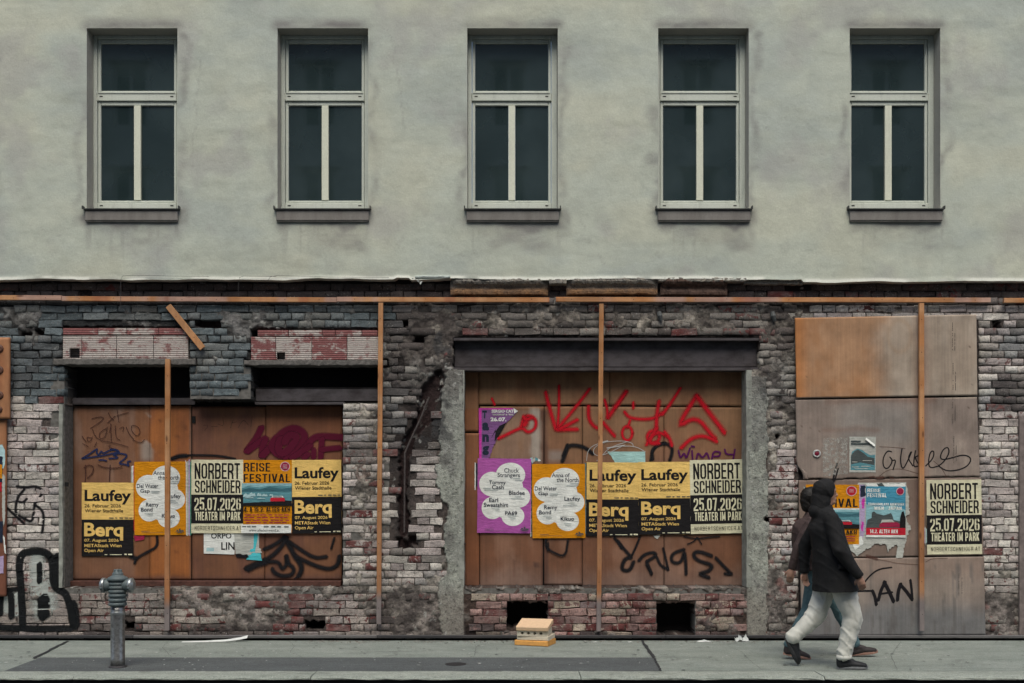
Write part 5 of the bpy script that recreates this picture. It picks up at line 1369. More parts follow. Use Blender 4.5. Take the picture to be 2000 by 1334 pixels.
torn('torn_bill', [(486, 1078, 0), (508, 1078, 1), (512, 1095, 0), (481, 1093, 0)], PY_+.003, I['cyan'], 'cyan paper foot sticking out below the grey scrap', 'paper', 1, 23)
def strips(px0, px1, py0, py1, y, cols, label, seed):
    rs = random.Random(seed); root = None; n = len(cols)
    for k, c_ in enumerate(cols):
        a_ = lerp(px0, px1, k/n); b_ = lerp(px0, px1, (k+1)/n)
        o = torn('layered_poster_edge' if root is None else 'layer', [(a_, py0+rs.uniform(-2, 6), .3), (b_, py0+rs.uniform(-2, 6), .3), (b_, py1+rs.uniform(-7, 3), .3), (a_, py1+rs.uniform(-7, 3), .3)], y-.0004*k, I[c_], label if root is None else None, 'poster remains', .4, seed+k, root)
        if root is None: root = o
strips(362, 374.5, 899, 1046, PY_+.004, ('white', 'pale', 'lil', 'green'), 'edges of older white posters showing left of the cream and black poster', 1)
strips(256, 263, 905, 1040, PY_+.006, ('pale', 'white', 'red'), 'edges of older white and red posters between the first two posters', 2)
strips(1036, 1041, 905, 1050, PY_+.006, ('white', 'navy', 'teal'), 'edges of older posters between the purple and the orange cloud poster', 3)
strips(1142, 1147, 905, 1046, PY_+.008, ('teal', 'navy'), 'dark edges of older posters left of the yellow poster in the shop opening', 4)
strips(927, 934, 900, 955, PY_+.006, ('white', 'navy', 'dark'), 'edges of older posters left of the purple cloud poster', 5)
strips(1451, 1455, 950, 1040, PY_+.004, ('teal2', 'navy'), 'pale blue edge of an older poster right of the last shop opening poster', 6)
strips(1035, 1056, 894, 906, PY_+.007, ('teal2', 'pale', 'teal', 'white'), 'teal and white paper remains above the gap between purple and orange posters', 7)
strips(1570, 1577, 950, 985, DY-.003, ('teal2', 'pale'), 'pale edge of an older poster left of the torn orange travel poster', 8)
strips(1804, 1811, 1030, 1065, DY-.003, ('lil', 'pale', 'teal2'), 'lilac paper remains left of the cream and black poster on plywood', 9)
tq = torn('torn_bill', [(1186, 882, 0), (1260, 882, 0), (1260.5, 906, 0), (1202, 906, .5), (1195, 893, 1)], PY_+.006, I['turq'], 'turquoise torn bill above the two yellow posters in the shop opening', 'paper', .8, 24)
torn('torn_bill', [(1276, 1046, 1), (1290, 1045, 1), (1284, 1053, 1.5), (1279, 1050, 1)], PY_+.001, I['pale'], 'tiny white paper scrap below the second yellow shop opening poster', 'paper', 1, 25)
torn('torn_bill', [(260, 1046, 0), (283, 1046, 0), (281, 1054, 1), (264, 1057, 1)], PY_+.003, I['wine'], 'dark red paper scrap below the first orange cloud poster', 'paper', 1, 26)
# torn purple tango poster
tg = torn('torn_poster', [(935, 797, 0), (1002, 797, .3), (1011, 803, .8), (1003, 812, .8), (985, 830, .8), (972, 855, 1), (962, 875, 1), (957, 893, .8), (946, 899, 0), (936, 899, 0)], PY_+.004, I['dpur'], 'torn purple dance poster remnant above the purple cloud poster', 'poster', .5, 30)
torn('pink_border', [(935, 797, 0), (1001, 797, 0), (1001, 800, 0), (940.5, 800, 0), (940.5, 899, 0), (936, 899, 0)], PY_+.0032, I['magenta'], None, None, 0, 1, tg)
for ch, a_, b_, c_, d_ in (('T', 942, 802, 951, 817), ('a', 942, 825, 955, 841), ('n', 942, 848, 955, 863), ('g', 942, 871, 955, 889)):
    link('lettering', text_mesh(ch, (wx(a_, PY_), wz(d_, PY_), wx(c_, PY_), wz(b_, PY_)), .06, PY_+.0028), I['navy'], tg)
for body, a_, b_, c_, d_, cl_ in (('SERGIO CAT', 960, 800, 1003, 806, 'white'), ('"MAXIMUS" & "THE', 961, 808, 1003, 811.5, 'pale'), ('26.07.', 958, 815, 989, 823, 'white')):
    link('lettering', text_mesh(body, (wx(a_, PY_), wz(d_, PY_), wx(c_, PY_), wz(b_, PY_)), .04, PY_+.0027), I[cl_], tg)
torn('photo_leg', [(958, 858, .3), (975, 832, .3), (990, 825, .5), (975, 850, .5), (966, 862, .3), (968, 838, .3)], PY_+.0026, I['black'], None, None, .3, 2, tg)
torn('torn_corner', [(1003, 797, 0), (1012, 803, 0), (1004, 808, 0)], PY_+.0005, I['white'], None, None, 0, 3, tg)
# left edge scraps
le = [((-8, 872), (4, 868), (10, 880), (10, 905), (7, 915), (-8, 915), 'teal2'), ((-8, 890), (5, 892), (5, 942), (-8, 942), (-8, 930), (-8, 900), 'navy'), ((-8, 905), (4, 908), (4, 935), (-8, 932), (-8, 925), (-8, 915), 'orange'), ((-8, 943), (3, 942), (3, 960), (-8, 960), (-8, 955), (-8, 950), 'red'),
      ((5, 925), (10, 930), (10, 1010), (7, 1030), (4, 1000), (4, 950), 'pale'), ((-8, 1020), (6, 1018), (5, 1060), (-8, 1060), (-8, 1050), (-8, 1030), 'navy'), ((-8, 1090), (7, 1085), (7, 1120), (-8, 1120), (-8, 1110), (-8, 1100), 'lil'), ((6, 1045), (9, 1050), (12, 1082), (9, 1080), (7, 1060), (6, 1050), 'white')]
root = None
for k, q in enumerate(le):
    o = torn('layered_poster_edge' if root is None else 'layer', [(p[0], p[1]) for p in q[:6]], -.0545-.0006*k, I[q[6]], 'torn colourful poster layers at the left edge of the picture' if root is None else None, 'poster remains', .6, 60+k, root)
    root = root or o
# ------------------------------------------------------------------ spray paint (flat paint following the surface)
def spray(name, colr, soft=.35, amt=.95, grain=.25):
    m = NT(name); at = m.n('Attribute', _attribute_name='edge'); n1 = m.noise(60, 4, .7)
    k = m.math('ADD', at.outputs['Fac'], m.math('MULTIPLY', m.math('SUBTRACT', n1, .5), grain)); al = m.math('MULTIPLY', m.ramp(k, .06, .06+soft), amt)
    m.base(tuple(colr)+(1,), .8); m.b.inputs['Specular IOR Level'].default_value = .12
    tr = m.n('BsdfTransparent'); mx = m.t.nodes.new('ShaderNodeMixShader'); m.set(mx.inputs[0], al); m.t.links.new(tr.outputs[0], mx.inputs[1]); m.t.links.new(m.b.outputs[0], mx.inputs[2]); m.t.links.new(mx.outputs[0], m.out.inputs[0]); return m.m
SP = dict(red=spray('red_spray', (.46, .008, .018), .8), maroon=spray('maroon_spray', (.085, .006, .022), .35), black=spray('black_spray', (.010, .010, .012), .6), marker=spray('black_marker', (.012, .011, .013), .25), blue=spray('blue_marker', (.012, .022, .075), .3, .9),
          brown=spray('thin_brown_pen', (.055, .022, .018), .4, .8), violet=spray('violet_spray', (.075, .006, .075), .4), fatblack=spray('fat_black_spray', (.008, .009, .010), .22), wfill=spray('pale_fill_spray', (.46, .50, .47), .5, .65, 1.6), grey=spray('white_scratch', (.5, .5, .48), .5, .75), ghost=spray('faint_pen', (.10, .045, .035), .5, .6))
def smooth_pts(pts, it=2):
    for _ in range(it):
        q = [pts[0]]
        for a_, b_ in zip(pts[:-1], pts[1:]): q += [(lerp(a_[0], b_[0], .25), lerp(a_[1], b_[1], .25)), (lerp(a_[0], b_[0], .75), lerp(a_[1], b_[1], .75))]
        q.append(pts[-1]); pts = q
    return pts
def dense(pts, d_):
    out = [pts[0]]
    for a_, b_ in zip(pts[:-1], pts[1:]):
        n = max(1, int(math.hypot(b_[0]-a_[0], b_[1]-a_[1])/d_))
        for k in range(1, n+1): out.append((lerp(a_[0], b_[0], k/n), lerp(a_[1], b_[1], k/n)))
    return out
def graffiti(name, mat, strokes, y, parent, relief=False, lift=.0006, hard=False, cl_=False):
    """strokes: list of (width_px, [(px,py),...]) ; paint skin just above the surface; strokes far apart become objects of their own"""
    if not cl_:
        bb = [(min(p[0] for p in q), min(p[1] for p in q), max(p[0] for p in q), max(p[1] for p in q), w_) for w_, q in strokes]; lab = list(range(len(strokes)))
        for _ in range(len(bb)):
            for i_ in range(len(bb)):
                for k_ in range(len(bb)):
                    A_, B2 = bb[i_], bb[k_]; g_ = (A_[4]+B2[4])/2+1
                    if lab[i_] != lab[k_] and A_[0]-g_ < B2[2] and B2[0]-g_ < A_[2] and A_[1]-g_ < B2[3] and B2[1]-g_ < A_[3]: m1 = min(lab[i_], lab[k_]); lab[i_] = lab[k_] = m1
        for l_ in sorted(set(lab)): graffiti(name, mat, [s_ for s_, q in zip(strokes, lab) if q == l_], y, parent, relief, lift+.00012*l_, hard, True)
        return
    vs = []; fs = []; ua = []; kk = 0
    for w_, pts in strokes:
        w_ *= (1.0 if w_ > 9 and relief else 1.4 if w_ > 4.4 else 1.15)
        pts = list(pts)
        if not hard: pts = smooth_pts(pts, 2)
        if relief: pts = dense(pts, 2.0)
        P = [(wx(a_, y), wz(b_, y)) for a_, b_ in pts]
        # drop doubles
        q = [P[0]]
        for p in P[1:]:
            if math.hypot(p[0]-q[-1][0], p[1]-q[-1][1]) > .002: q.append(p)
        if len(q) < 2: continue
        # round ends: extend
        d0 = Vector(q[0])-Vector(q[1]); d0.normalize(); d1 = Vector(q[-1])-Vector(q[-2]); d1.normalize(); W = w_*(D+y)/F
        q = [tuple(Vector(q[0])+d0*W*.4)]+q+[tuple(Vector(q[-1])+d1*W*.4)]; n = len(q)
        kk += 1
        yf = (lambda a_, b_, k, kk=kk: -surf(a_, b_)-.0006-lift-.0003*kk-.00002*k) if relief else (lambda a_, b_, k, kk=kk: y-lift-.00012*kk-.000004*k)
        v, f, u_ = ribbon(q, W, yf, wfn=lambda t, n=n, W=W: W*(.55 if (t < .5/(n-1) or t > 1-.5/(n-1)) else 1))
        b0 = len(vs); vs += v; fs += [tuple(i_+b0 for i_ in g) for g in f]; u_[:3] = [0, 0, 0]; u_[-3:] = [0, 0, 0]; ua += u_
    me = mesh(name, vs, fs)
    at = me.attributes.new('edge', 'FLOAT', 'POINT'); at.data.foreach_set('value', np.array(ua, np.float32))
    o = link(name, me, mat, parent); return o
def cr(ox, oy, s, pts): return [(ox+a_/s, oy+b_/s) for a_, b_ in pts]
ring = lambda cx, cy, rx, ry, n=14, a0=0, a1=360: [(cx+rx*math.cos(R(a0+(a1-a0)*k/n)), cy+ry*math.sin(R(a0+(a1-a0)*k/n))) for k in range(n+1)]
yb = BY-.006
c5 = lambda p: cr(800, 520, 3.994, p); c6 = lambda p: cr(1200, 520, 3.994, p); c7 = lambda p: cr(800, 850, 3.994, p); c8 = lambda p: cr(1200, 850, 3.994, p)
graffiti('red_graffiti', SP['red'], [(w_*1.2, p_) for w_, p_ in [
    (8, c5([(1060, 980), (1090, 1100), (1140, 1270)])), (6, c5([(1165, 930), (1165, 1100), (1155, 1260)])), (7, c5([(1405, 955), (1320, 1070), (1150, 1270)])), (8, c5([(1150, 1275), (1310, 1270)])), (8, c5([(1310, 1195), (1170, 1270)])),
    (7, c5([(690, 1345), (800, 1290), (880, 1255), (920, 1300), (980, 1270), (990, 1200), (940, 1160), (890, 1180), (870, 1250)])), (11, c5([(900, 1180), (910, 1215), (895, 1240)])), (7, c5([(885, 1170), (905, 1200), (960, 1180)])), (5, c5([(640, 1030), (665, 1080)])),
    (8, c5([(1395, 1090), (1395, 1190), (1440, 1255), (1500, 1270)])), (9, c5([(1690, 975), (1545, 1185)])), (8, c5([(1505, 1215), (1560, 1280), (1600, 1325)])), (6, c5([(1520, 1040), (1540, 1100), (1545, 1180)])),
    (7, c5([(1675, 1135), (1720, 1190), (1900, 1195), (1975, 1140)])), (6, c5([(1745, 1060), (1745, 1110)])), (6, cr(0, 0, 1, ring(1225, 846, 10, 14))), (6, c5([(1720, 1200), (1700, 1260)])),
    (8, c5([(1945, 1050), (1925, 1180), (1925, 1300)])), (7, cr(0, 0, 1, ring(1276, 853, 12, 12))), (7, c6([(515, 950), (440, 1070), (370, 1160)])),
    (9, c6([(640, 1010), (480, 1265), (640, 1165), (760, 1320), (790, 1345)])), (10, c6([(640, 1010), (860, 1300)])), (6, c6([(640, 1005), (665, 1040)])), (7, c6([(250, 1395), (280, 1330), (345, 1290), (420, 1330)])),
    (8, c8([(520, 100), (600, 20), (700, 0), (800, 50)])), (8, c8([(330, -60), (260, 65), (345, 60)])), (7, c6([(390, 1290), (430, 1340), (450, 1400)])),
    (6, c6([(0, 1110), (60, 1030), (95, 975)]))]], yb, hB)
graffiti('violet_graffiti', SP['violet'], [(4.0, c8(p)) for p in ([(500, 120), (515, 185), (545, 130), (560, 190), (590, 100)], [(605, 120), (610, 190)], [(640, 190), (650, 130), (690, 185), (720, 125), (740, 190)], [(760, 190), (770, 125), (830, 130), (820, 165), (775, 165)], [(860, 110), (870, 150), (930, 150)], [(940, 110), (925, 200)], [(600, 85), (625, 90)])], yb-.001, hB)
graffiti('black_graffiti', SP['black'], [
    (8, c7([(1190, 205), (1220, 130), (1235, 80), (1300, 75), (1370, 95), (1430, 145)])), (6, c7([(1195, 160), (1215, 110), (1230, 70)])), (6, c7([(1880, 200), (1895, 110), (1960, 60), (2000, 60)])), (7, c8([(300, 190), (290, 120), (330, 80), (400, 60), (450, 90), (450, 140), (430, 200)])),
    (7, c8([(0, 800), (60, 870), (130, 950)])), (8, c8([(30, 830), (60, 880)])), (5, c8([(200, 790), (165, 880), (130, 950)])), (8, c8([(130, 955), (80, 960), (50, 1050), (120, 1060), (150, 985)])), (7, c8([(190, 980), (230, 930), (310, 910), (330, 940), (240, 990), (280, 1060), (290, 1085)])), (6, c8([(250, 980), (290, 1080)])),
    (5, c8([(380, 880), (400, 960), (420, 1050)])), (6, c8([(330, 950), (360, 1020), (420, 1045)])), (7, c8([(545, 890), (450, 920), (440, 990), (520, 1000), (545, 900), (555, 960), (560, 1085)])), (8, c8([(760, 940), (650, 900), (610, 930), (650, 980), (770, 1010), (740, 1060), (650, 1080), (740, 1110)])), (7, c8([(790, 955), (900, 1070), (920, 1085), (860, 1080)])),
    (3.5, c8([(540, 790), (640, 810), (740, 795), (820, 790)])), (3.5, c8([(645, 795), (620, 830), (570, 850)])), (3.5, c8([(650, 800), (680, 850)])), (5, c7([(1065, 800), (1060, 870), (1110, 910), (1215, 955), (1235, 820)])), (5, c7([(1080, 900), (1080, 840)]))], yb-.0016, hB)
graffiti('white_scratches', SP['grey'], [(1.6, c7(p)) for p in ([(1540, 45), (1440, 90), (1430, 150), (1500, 165), (1680, 75)], [(1700, 50), (1560, 95), (1500, 160), (1460, 200)], [(1380, 200), (1390, 110), (1470, 60), (1650, 40), (1740, 60), (1745, 90)], [(1640, 85), (1760, 85), (1840, 130)])]+[(4, c7([(1510, 55), (1545, 45)])), (3, c7([(1540, 100), (1670, 80)]))], yb-.003, hB)
cA = lambda p: cr(350, 850, 3.994, p); cA7 = lambda p: cr(440, 800, 3.704, p); cA0 = lambda p: cr(0, 850, 3.994, p); cS = lambda p: cr(140, 780, 7.412, p)
graffiti('maroon_graffiti', SP['maroon'], [(w_*1.15, p_) for w_, p_ in [
    (11, cA7([(262, 128), (230, 200), (155, 300)])), (11, cA7([(155, 305), (240, 240), (300, 200), (270, 260), (265, 330)])), (12, cA7([(265, 335), (320, 280), (380, 200), (420, 160), (490, 130), (550, 150), (580, 190), (560, 240), (500, 300), (430, 345)])), (12, cA7([(375, 200), (330, 250), (350, 300), (400, 330)])), (13, cA7([(400, 210), (380, 280), (400, 320), (450, 300), (500, 240), (520, 190), (460, 180), (430, 240)])),
    (11, cA7([(530, 330), (600, 250), (640, 200), (700, 190), (850, 200)])), (10, cA7([(480, 350), (560, 300), (620, 260)])), (10, cA7([(700, 210), (690, 350)])), (9, cA7([(690, 290), (770, 280), (830, 275)])), (9, cA7([(640, 290), (640, 350)])), (10, cA7([(600, 320), (570, 350)]))]], yb, hA)
graffiti('black_graffiti', SP['black'], [
    (11, cA([(820, 800), (860, 860), (900, 940), (940, 990), (960, 1040), (930, 1100)])), (8, cA([(830, 790), (750, 850), (660, 890)])), (9, cA([(840, 800), (780, 890), (700, 960), (520, 1040)])), (15, cA([(530, 1045), (600, 1010), (680, 985)])), (8, cA([(860, 830), (960, 900), (1060, 960), (1150, 945)])), (9, cA([(900, 940), (1000, 990), (1100, 1030), (1180, 1045), (1240, 1010), (1250, 940)])),
    (8, cA([(700, 985), (780, 985), (800, 1050), (840, 1010), (830, 940)])), (9, cA([(840, 940), (850, 1000), (900, 1040), (880, 1090), (800, 1100), (740, 1070), (725, 1040)])), (5, cA([(1210, 800), (1185, 885)])), (8, cA([(450, 940), (530, 945)])), (4.5, cA([(-40, 175), (60, 155), (200, 155), (320, 160), (440, 185)])), (9, cA([(-60, 185), (0, 160), (60, 160)])),
    (6, cA0([(1225, 780), (1230, 870), (1150, 910), (1060, 960), (1050, 1000)])), (9, cA0([(1010, 940), (1060, 960)])), (4, cA([(930, 1100), (900, 1120)]))], yb-.0014, hA)
graffiti('blue_graffiti', SP['blue'], [(3.6, cS(p)) for p in ([(150, 855), (260, 790), (330, 740), (375, 710), (355, 770), (390, 810), (430, 740), (450, 790), (560, 730), (650, 730), (680, 760), (560, 790), (420, 820), (150, 855)], [(560, 720), (660, 725), (700, 780), (600, 800)], [(540, 855), (690, 850), (600, 800)], [(690, 780), (810, 800), (770, 860), (670, 930), (780, 940), (835, 970), (800, 900), (855, 895)], [(395, 880), (450, 875), (505, 890)])], yb, hA)
graffiti('pen_scribble', SP['brown'], [(1.8, cS(p)) for p in ([(290, 280), (400, 250), (480, 265), (400, 340), (270, 420)], [(530, 190), (560, 260), (610, 300)], [(630, 240), (520, 340)], [(660, 150), (670, 240), (685, 330)], [(650, 240), (740, 210), (820, 190)], [(150, 530), (210, 620)], [(280, 560), (220, 540), (230, 610), (280, 600), (300, 540)], [(300, 430), (340, 540), (430, 600)], [(520, 410), (400, 480), (400, 570), (480, 560), (510, 440)], [(565, 350), (575, 610)], [(550, 480), (570, 360)], [(630, 380), (640, 560), (700, 590)], [(690, 420), (760, 390), (740, 470)], [(790, 400), (830, 500), (900, 580)], [(870, 380), (860, 450), (940, 540), (1000, 480), (960, 390), (880, 375)], [(890, 590), (1010, 635), (1055, 580)], [(430, 600), (560, 620), (700, 650), (820, 690)], [(160, 640), (240, 680)], [(360, 620), (330, 690)], [(560, 660), (530, 690), (600, 710)])]
         + [(2.6, cS(p)) for p in ([(200, 950), (205, 1080), (195, 1210)], [(180, 990), (240, 945), (320, 970), (310, 1060), (230, 1140)], [(380, 950), (480, 990), (620, 1000), (730, 975)], [(560, 950), (550, 1070), (548, 1190)])], yb-.0008, hA)
graffiti('faint_scribble', SP['ghost'], [(1.2, cr(350, 520, 3.994, p)) for p in ([(340, 1180), (350, 1250), (300, 1230)], [(420, 1200), (400, 1260)], [(410, 1220), (450, 1215)], [(460, 1260), (500, 1190), (540, 1240)], [(570, 1170), (560, 1250)], [(190, 1240), (230, 1240), (200, 1280)], [(250, 1250), (300, 1250)])], yb, hA)
cD = lambda p: cr(1500, 850, 3.994, p); cD2 = lambda p: cr(1500, 1000, 3.994, p)
yd = DY-.0142
graffiti('black_signature', SP['marker'], [(2.6, cD(p)) for p in ([(965, 130), (930, 120), (895, 180), (900, 250), (935, 265), (975, 200), (950, 170)], [(965, 200), (1000, 190), (975, 270)], [(1045, 105), (1030, 200), (1050, 275), (1090, 200), (1120, 130)], [(1115, 130), (1090, 180), (1130, 240)], [(1150, 120), (1130, 250), (1175, 240)], [(1175, 110), (1180, 160), (1140, 170), (1190, 250)], [(1230, 240), (1290, 180), (1295, 120), (1265, 130), (1250, 200), (1260, 260), (1330, 240)], [(1330, 240), (1370, 210), (1415, 140), (1405, 90), (1365, 110), (1340, 170), (1360, 195), (1440, 175), (1530, 150), (1590, 180), (1560, 240), (1480, 275), (1390, 280), (1330, 240)])], DY-.0006, hD)
graffiti('thin_scrawl', SP['ghost'], [(1.6, cD(p)) for p in ([(870, 90), (980, 95), (1070, 105)], [(870, 320), (930, 270), (1040, 260), (1170, 300)], [(1290, 200), (1350, 250), (1395, 330)], [(700, 940), (800, 960), (930, 980), (1000, 1000), (1170, 1010)], [(1230, 990), (1280, 960), (1400, 960)])]+[(6, cD([(770, 940), (850, 965)])), (4, cD([(790, 330), (830, 325)])), (6, cD([(850, 335), (900, 330)])), (4, cD([(950, 330), (980, 335)]))], DY-.0003, hD)
graffiti('dark_stroke', SP['marker'], [(4, [(1624, 958), (1627, 940), (1630, 922), (1635, 905)]), (3, [(1630, 940), (1637, 915)])], DY-.001, hD)
graffiti('black_graffiti', SP['marker'], [(w_, cD2(p)) for w_, p in ((3.2, [(965, 432), (860, 445), (790, 500), (745, 560)]), (4, [(640, 625), (720, 615), (815, 615)]), (5.5, [(815, 615), (835, 660), (845, 725)]), (5.5, [(860, 690), (880, 610), (915, 545)]), (6.5, [(905, 545), (945, 620), (980, 700)]), (4, [(870, 640), (970, 625)]), (6, [(1010, 690), (1015, 620), (1035, 560)]), (6, [(1030, 565), (1080, 620), (1125, 685)]), (4.5, [(1125, 685), (1120, 600), (1110, 530)]))], DY+.0014, hD)
# paint on the brickwork at lower left (follows the relief)
c0_ = lambda p: cr(0, 1050, 4.0, p); cb = lambda p: cr(0, 850, 3.994, p)
graffiti('pale_graffiti_fill', SP['wfill'], [(40, c0_([(285, 150), (285, 380)])), (66, c0_([(345, 400), (345, 560)])), (30, c0_([(60, 430), (60, 560)])), (14, c0_([(130, 440), (130, 600)]))], 0, wall, True)
graffiti('fat_black_graffiti', SP['fatblack'], [(17, c0_([(180, 690), (172, 520), (165, 380), (150, 220), (165, 130), (230, 105), (330, 105), (385, 130), (415, 200), (415, 340), (440, 400), (515, 430), (550, 540), (575, 690)])), (13, c0_([(310, 205), (310, 345)])), (29, c0_([(343, 475), (343, 610)])), (15, c0_([(-20, 440), (80, 415), (92, 500), (90, 620)])), (10, c0_([(40, 410), (150, 400)])), (9, c0_([(12, 440), (4, 600)])), (24, c0_([(445, 150), (455, 260), (450, 370)])), (22, c0_([(570, 520), (592, 690)])), (14, c0_([(0, 700), (300, 712), (560, 705)]))], 0, wall, True, .0045)
graffiti('thin_black_graffiti', SP['black'], [(5.5, cb(p)) for p in ([(130, 400), (200, 410), (270, 395), (325, 420), (335, 455), (275, 520), (265, 580)], [(190, 420), (140, 480), (120, 560), (125, 620), (190, 650), (250, 680), (265, 600)], [(150, 520), (180, 525), (210, 495)], [(270, 540), (340, 590), (340, 680), (328, 760)], [(60, 570), (110, 620), (190, 690)])], 0, wall, True)
# ------------------------------------------------------------------ hydrant
hy_y = -1.97
hx = wx(230, hy_y); hs = 203.0
hyd = empty('hydrant', (hx, hy_y, 0), 'grey green ribbed fire hydrant on a steel column near the kerb', 'hydrant')
zz = lambda py: (1303-py)/203.8
m = NT('brushed_column_steel'); n1 = m.noise(1.0, 4, .6, sc=(60, 60, 4)); n2 = m.noise(30, 4, .6)
M['column'] = m.base(m.mix(m.ramp(n2, .4, .7), (.30, .30, .29, 1), (.16, .155, .15, 1)), .36, .85); m.bump(n1, .12, .002)
M['cast'] = streaky('hydrant_paint', (.085, .11, .115), (.16, .17, .165), .5, .5, .75, (9, 9, 9), .5)
M['cap'] = streaky('hydrant_cap_alloy', (.34, .36, .36), (.14, .15, .15), .32, .45, .7, (12, 12, 12), .7, .7)
b = MB(); b.lathe([(.068, 0), (.068, zz(1285)), (.0655, zz(1284)), (.0655, zz(1195)), (.064, zz(1180))], (hx, hy_y, 0), 36); b.build('column', M['column'], hyd, True)
b = MB(); b.lathe([(.085, .002), (.085, .012), (.066, .022)], (hx, hy_y, 0), 28); b.build('foot_ring', M['dark_rail'], hyd, True)
prof = [(.064, zz(1183))]
for py in (1179, 1171, 1162, 1154, 1146, 1139):
    prof += [(.076, zz(py+3.6)), (.084, zz(py+2.4)), (.087, zz(py)), (.084, zz(py-2.4)), (.072, zz(py-3.4))]
prof += [(.073, zz(1134)), (.094, zz(1133)), (.097, zz(1129.5)), (.090, zz(1127)), (.062, zz(1124)), (.050, zz(1122)), (.052, zz(1120)), (.044, zz(1117)), (.038, zz(1116.5)), (.036, zz(1112.5)), (.030, zz(1111.8)), (.001, zz(1111.6))]
b = MB(); b.lathe(prof, (hx, hy_y, 0), 36); b.build('head', M['cast'], hyd, True)
b = MB(); b.lathe([(.038, zz(1117.5)), (.041, zz(1117)), (.041, zz(1112)), (.034, zz(1111))], (hx, hy_y, 0), 6); b.build('spindle_nut', M['cast'], hyd)
for s_ in (-1, 1):
    cxx, cz0 = hx+s_*.055, zz(1142)
    b = MB(); b.lathe([(.050, 0), (.056, s_*.02), (.060, s_*.045), (.060, s_*.06)], (cxx, hy_y-.01, cz0), 24, 'x'); b.build('outlet', M['cast'], hyd, True)
    b = MB(); b.lathe([(.067, s_*.058), (.071, s_*.062), (.071, s_*.088), (.064, s_*.094), (.050, s_*.097), (.046, s_*.105), (.020, s_*.108), (.001, s_*.109)], (cxx, hy_y-.01, cz0), 24, 'x'); cap = b.build('cap', M['cap'], hyd, True)
    b = MB()
    for a_ in (20, 200): b.tube([(cxx+s_*.075, hy_y-.01+.066*math.cos(R(a_)), cz0+.066*math.sin(R(a_))), (cxx+s_*.075, hy_y-.01+.082*math.cos(R(a_)), cz0+.082*math.sin(R(a_)))], .012, 8)
    b.build('lug', M['cast'], cap, True)
    b = MB(); b.tube([(cxx+s_*.07, hy_y-.075, cz0-.02), (cxx+s_*.072, hy_y-.09, cz0-.10), (cxx+s_*.05, hy_y-.09, cz0-.17), (hx+s_*.08, hy_y-.03, cz0-.165)], .0035, 5); b.build('chain', M['dark_rail'], hyd)
for k in range(6):
    a_ = R(60*k+15); b = MB(); b.lathe([(.009, 0), (.009, .008)], (hx+.084*math.cos(a_), hy_y+.084*math.sin(a_), zz(1129.5)), 6); b.build('bolt', M['cap'], hyd)
b = MB(); b.lathe([(.0668, zz(1200)), (.0685, zz(1199)), (.0685, zz(1194)), (.0668, zz(1193))], (hx, hy_y, 0), 30); b.build('clamp_ring', M['cap'], hyd, True)
me = text_mesh('80', (hx-.035, zz(1189.5), hx-.005, zz(1185)), .04, hy_y-.0665); link('stamp', me, M['black'], hyd)
for v_ in (1187, 1190, 1193): pass
# ------------------------------------------------------------------ cream perforated blocks
cb0 = dict(sand=simple('cream_block', (.62, .44, .28), .85, 0, 30, .9, 1.08, .2), edge=simple('pale_cream_block', (.58, .53, .42), .85, 0, 30, .85, 1.1, .2), foot=simple('orange_block', (.66, .33, .09), .8, 0, 20, .8, 1.1, .2))
def block(label, cx_, cy_, z0, w_, d_, h_, rot, pitch, mat, holes=False, roll=0):
    r = empty('perforated_block', (cx_, cy_, z0), label, 'block', 'cream blocks stacked on the pavement')
    r.rotation_euler = (R(pitch), R(roll), R(rot))
    b = MB(); hw_, hd = w_/2, d_/2
    if not holes:
        b.bbox(-hw_, hw_, -hd, hd, 0, h_, .006); o = b.build('body', mat, r, local=True)
    else:
        xs = [-.115, -.045, .025, .095]; r_ = .017
        # front built as bars round four lozenge holes
        b.box(-hw_, hw_, -hd, hd, 0, h_*.28); b.box(-hw_, hw_, -hd, hd, h_*.78, h_)
        ed = [-hw_]+sum([[x-r_, x+r_] for x in xs], [])+[hw_]
        for k in range(0, len(ed), 2): b.box(ed[k], ed[k+1], -hd+.001, hd, h_*.28, h_*.78)
        for x in xs:
            for sx in (-1, 1):
                for (za, zb_) in ((h_*.28, h_*.46), (h_*.78, h_*.60)):
                    n_ = len(b.v); b.v += [(x+sx*r_, -hd+.0015, za), (x+sx*r_, -hd+.0015, zb_), (x+sx*r_*.1, -hd+.0015, za), (x+sx*r_, -hd+.05, za), (x+sx*r_, -hd+.05, zb_), (x+sx*r_*.1, -hd+.05, za)]
                    b.f += [(n_, n_+1, n_+2), (n_+1, n_+4, n_+5, n_+2)]
        o = b.build('body', mat, r, local=True)
        q = MB(); q.box(-hw_+.01, hw_-.01, -hd+.09, hd-.01, .006, h_-.006); q.build('core', M['black'], r, local=True)
    return r
bx, by = wx(1046, -.33), -.36
block('orange bottom block of the small cream stack on the pavement', bx-.005, by, .002, .385, .30, .055, -20, 0, cb0['foot'])
block('whitish block second from the bottom of the small cream stack', bx+.005, by+.01, .062, .36, .29, .045, -17, 1.0, cb0['edge'])
block('cream block with four holes below the top of the small stack', bx-.01, by-.0, .115, .345, .27, .062, -12, 4, cb0['edge'], True)
block('top cream slab with smooth upper face on the small stack', bx-.008, by-.015, .198, .36, .30, .045, -14, 12, cb0['sand'])
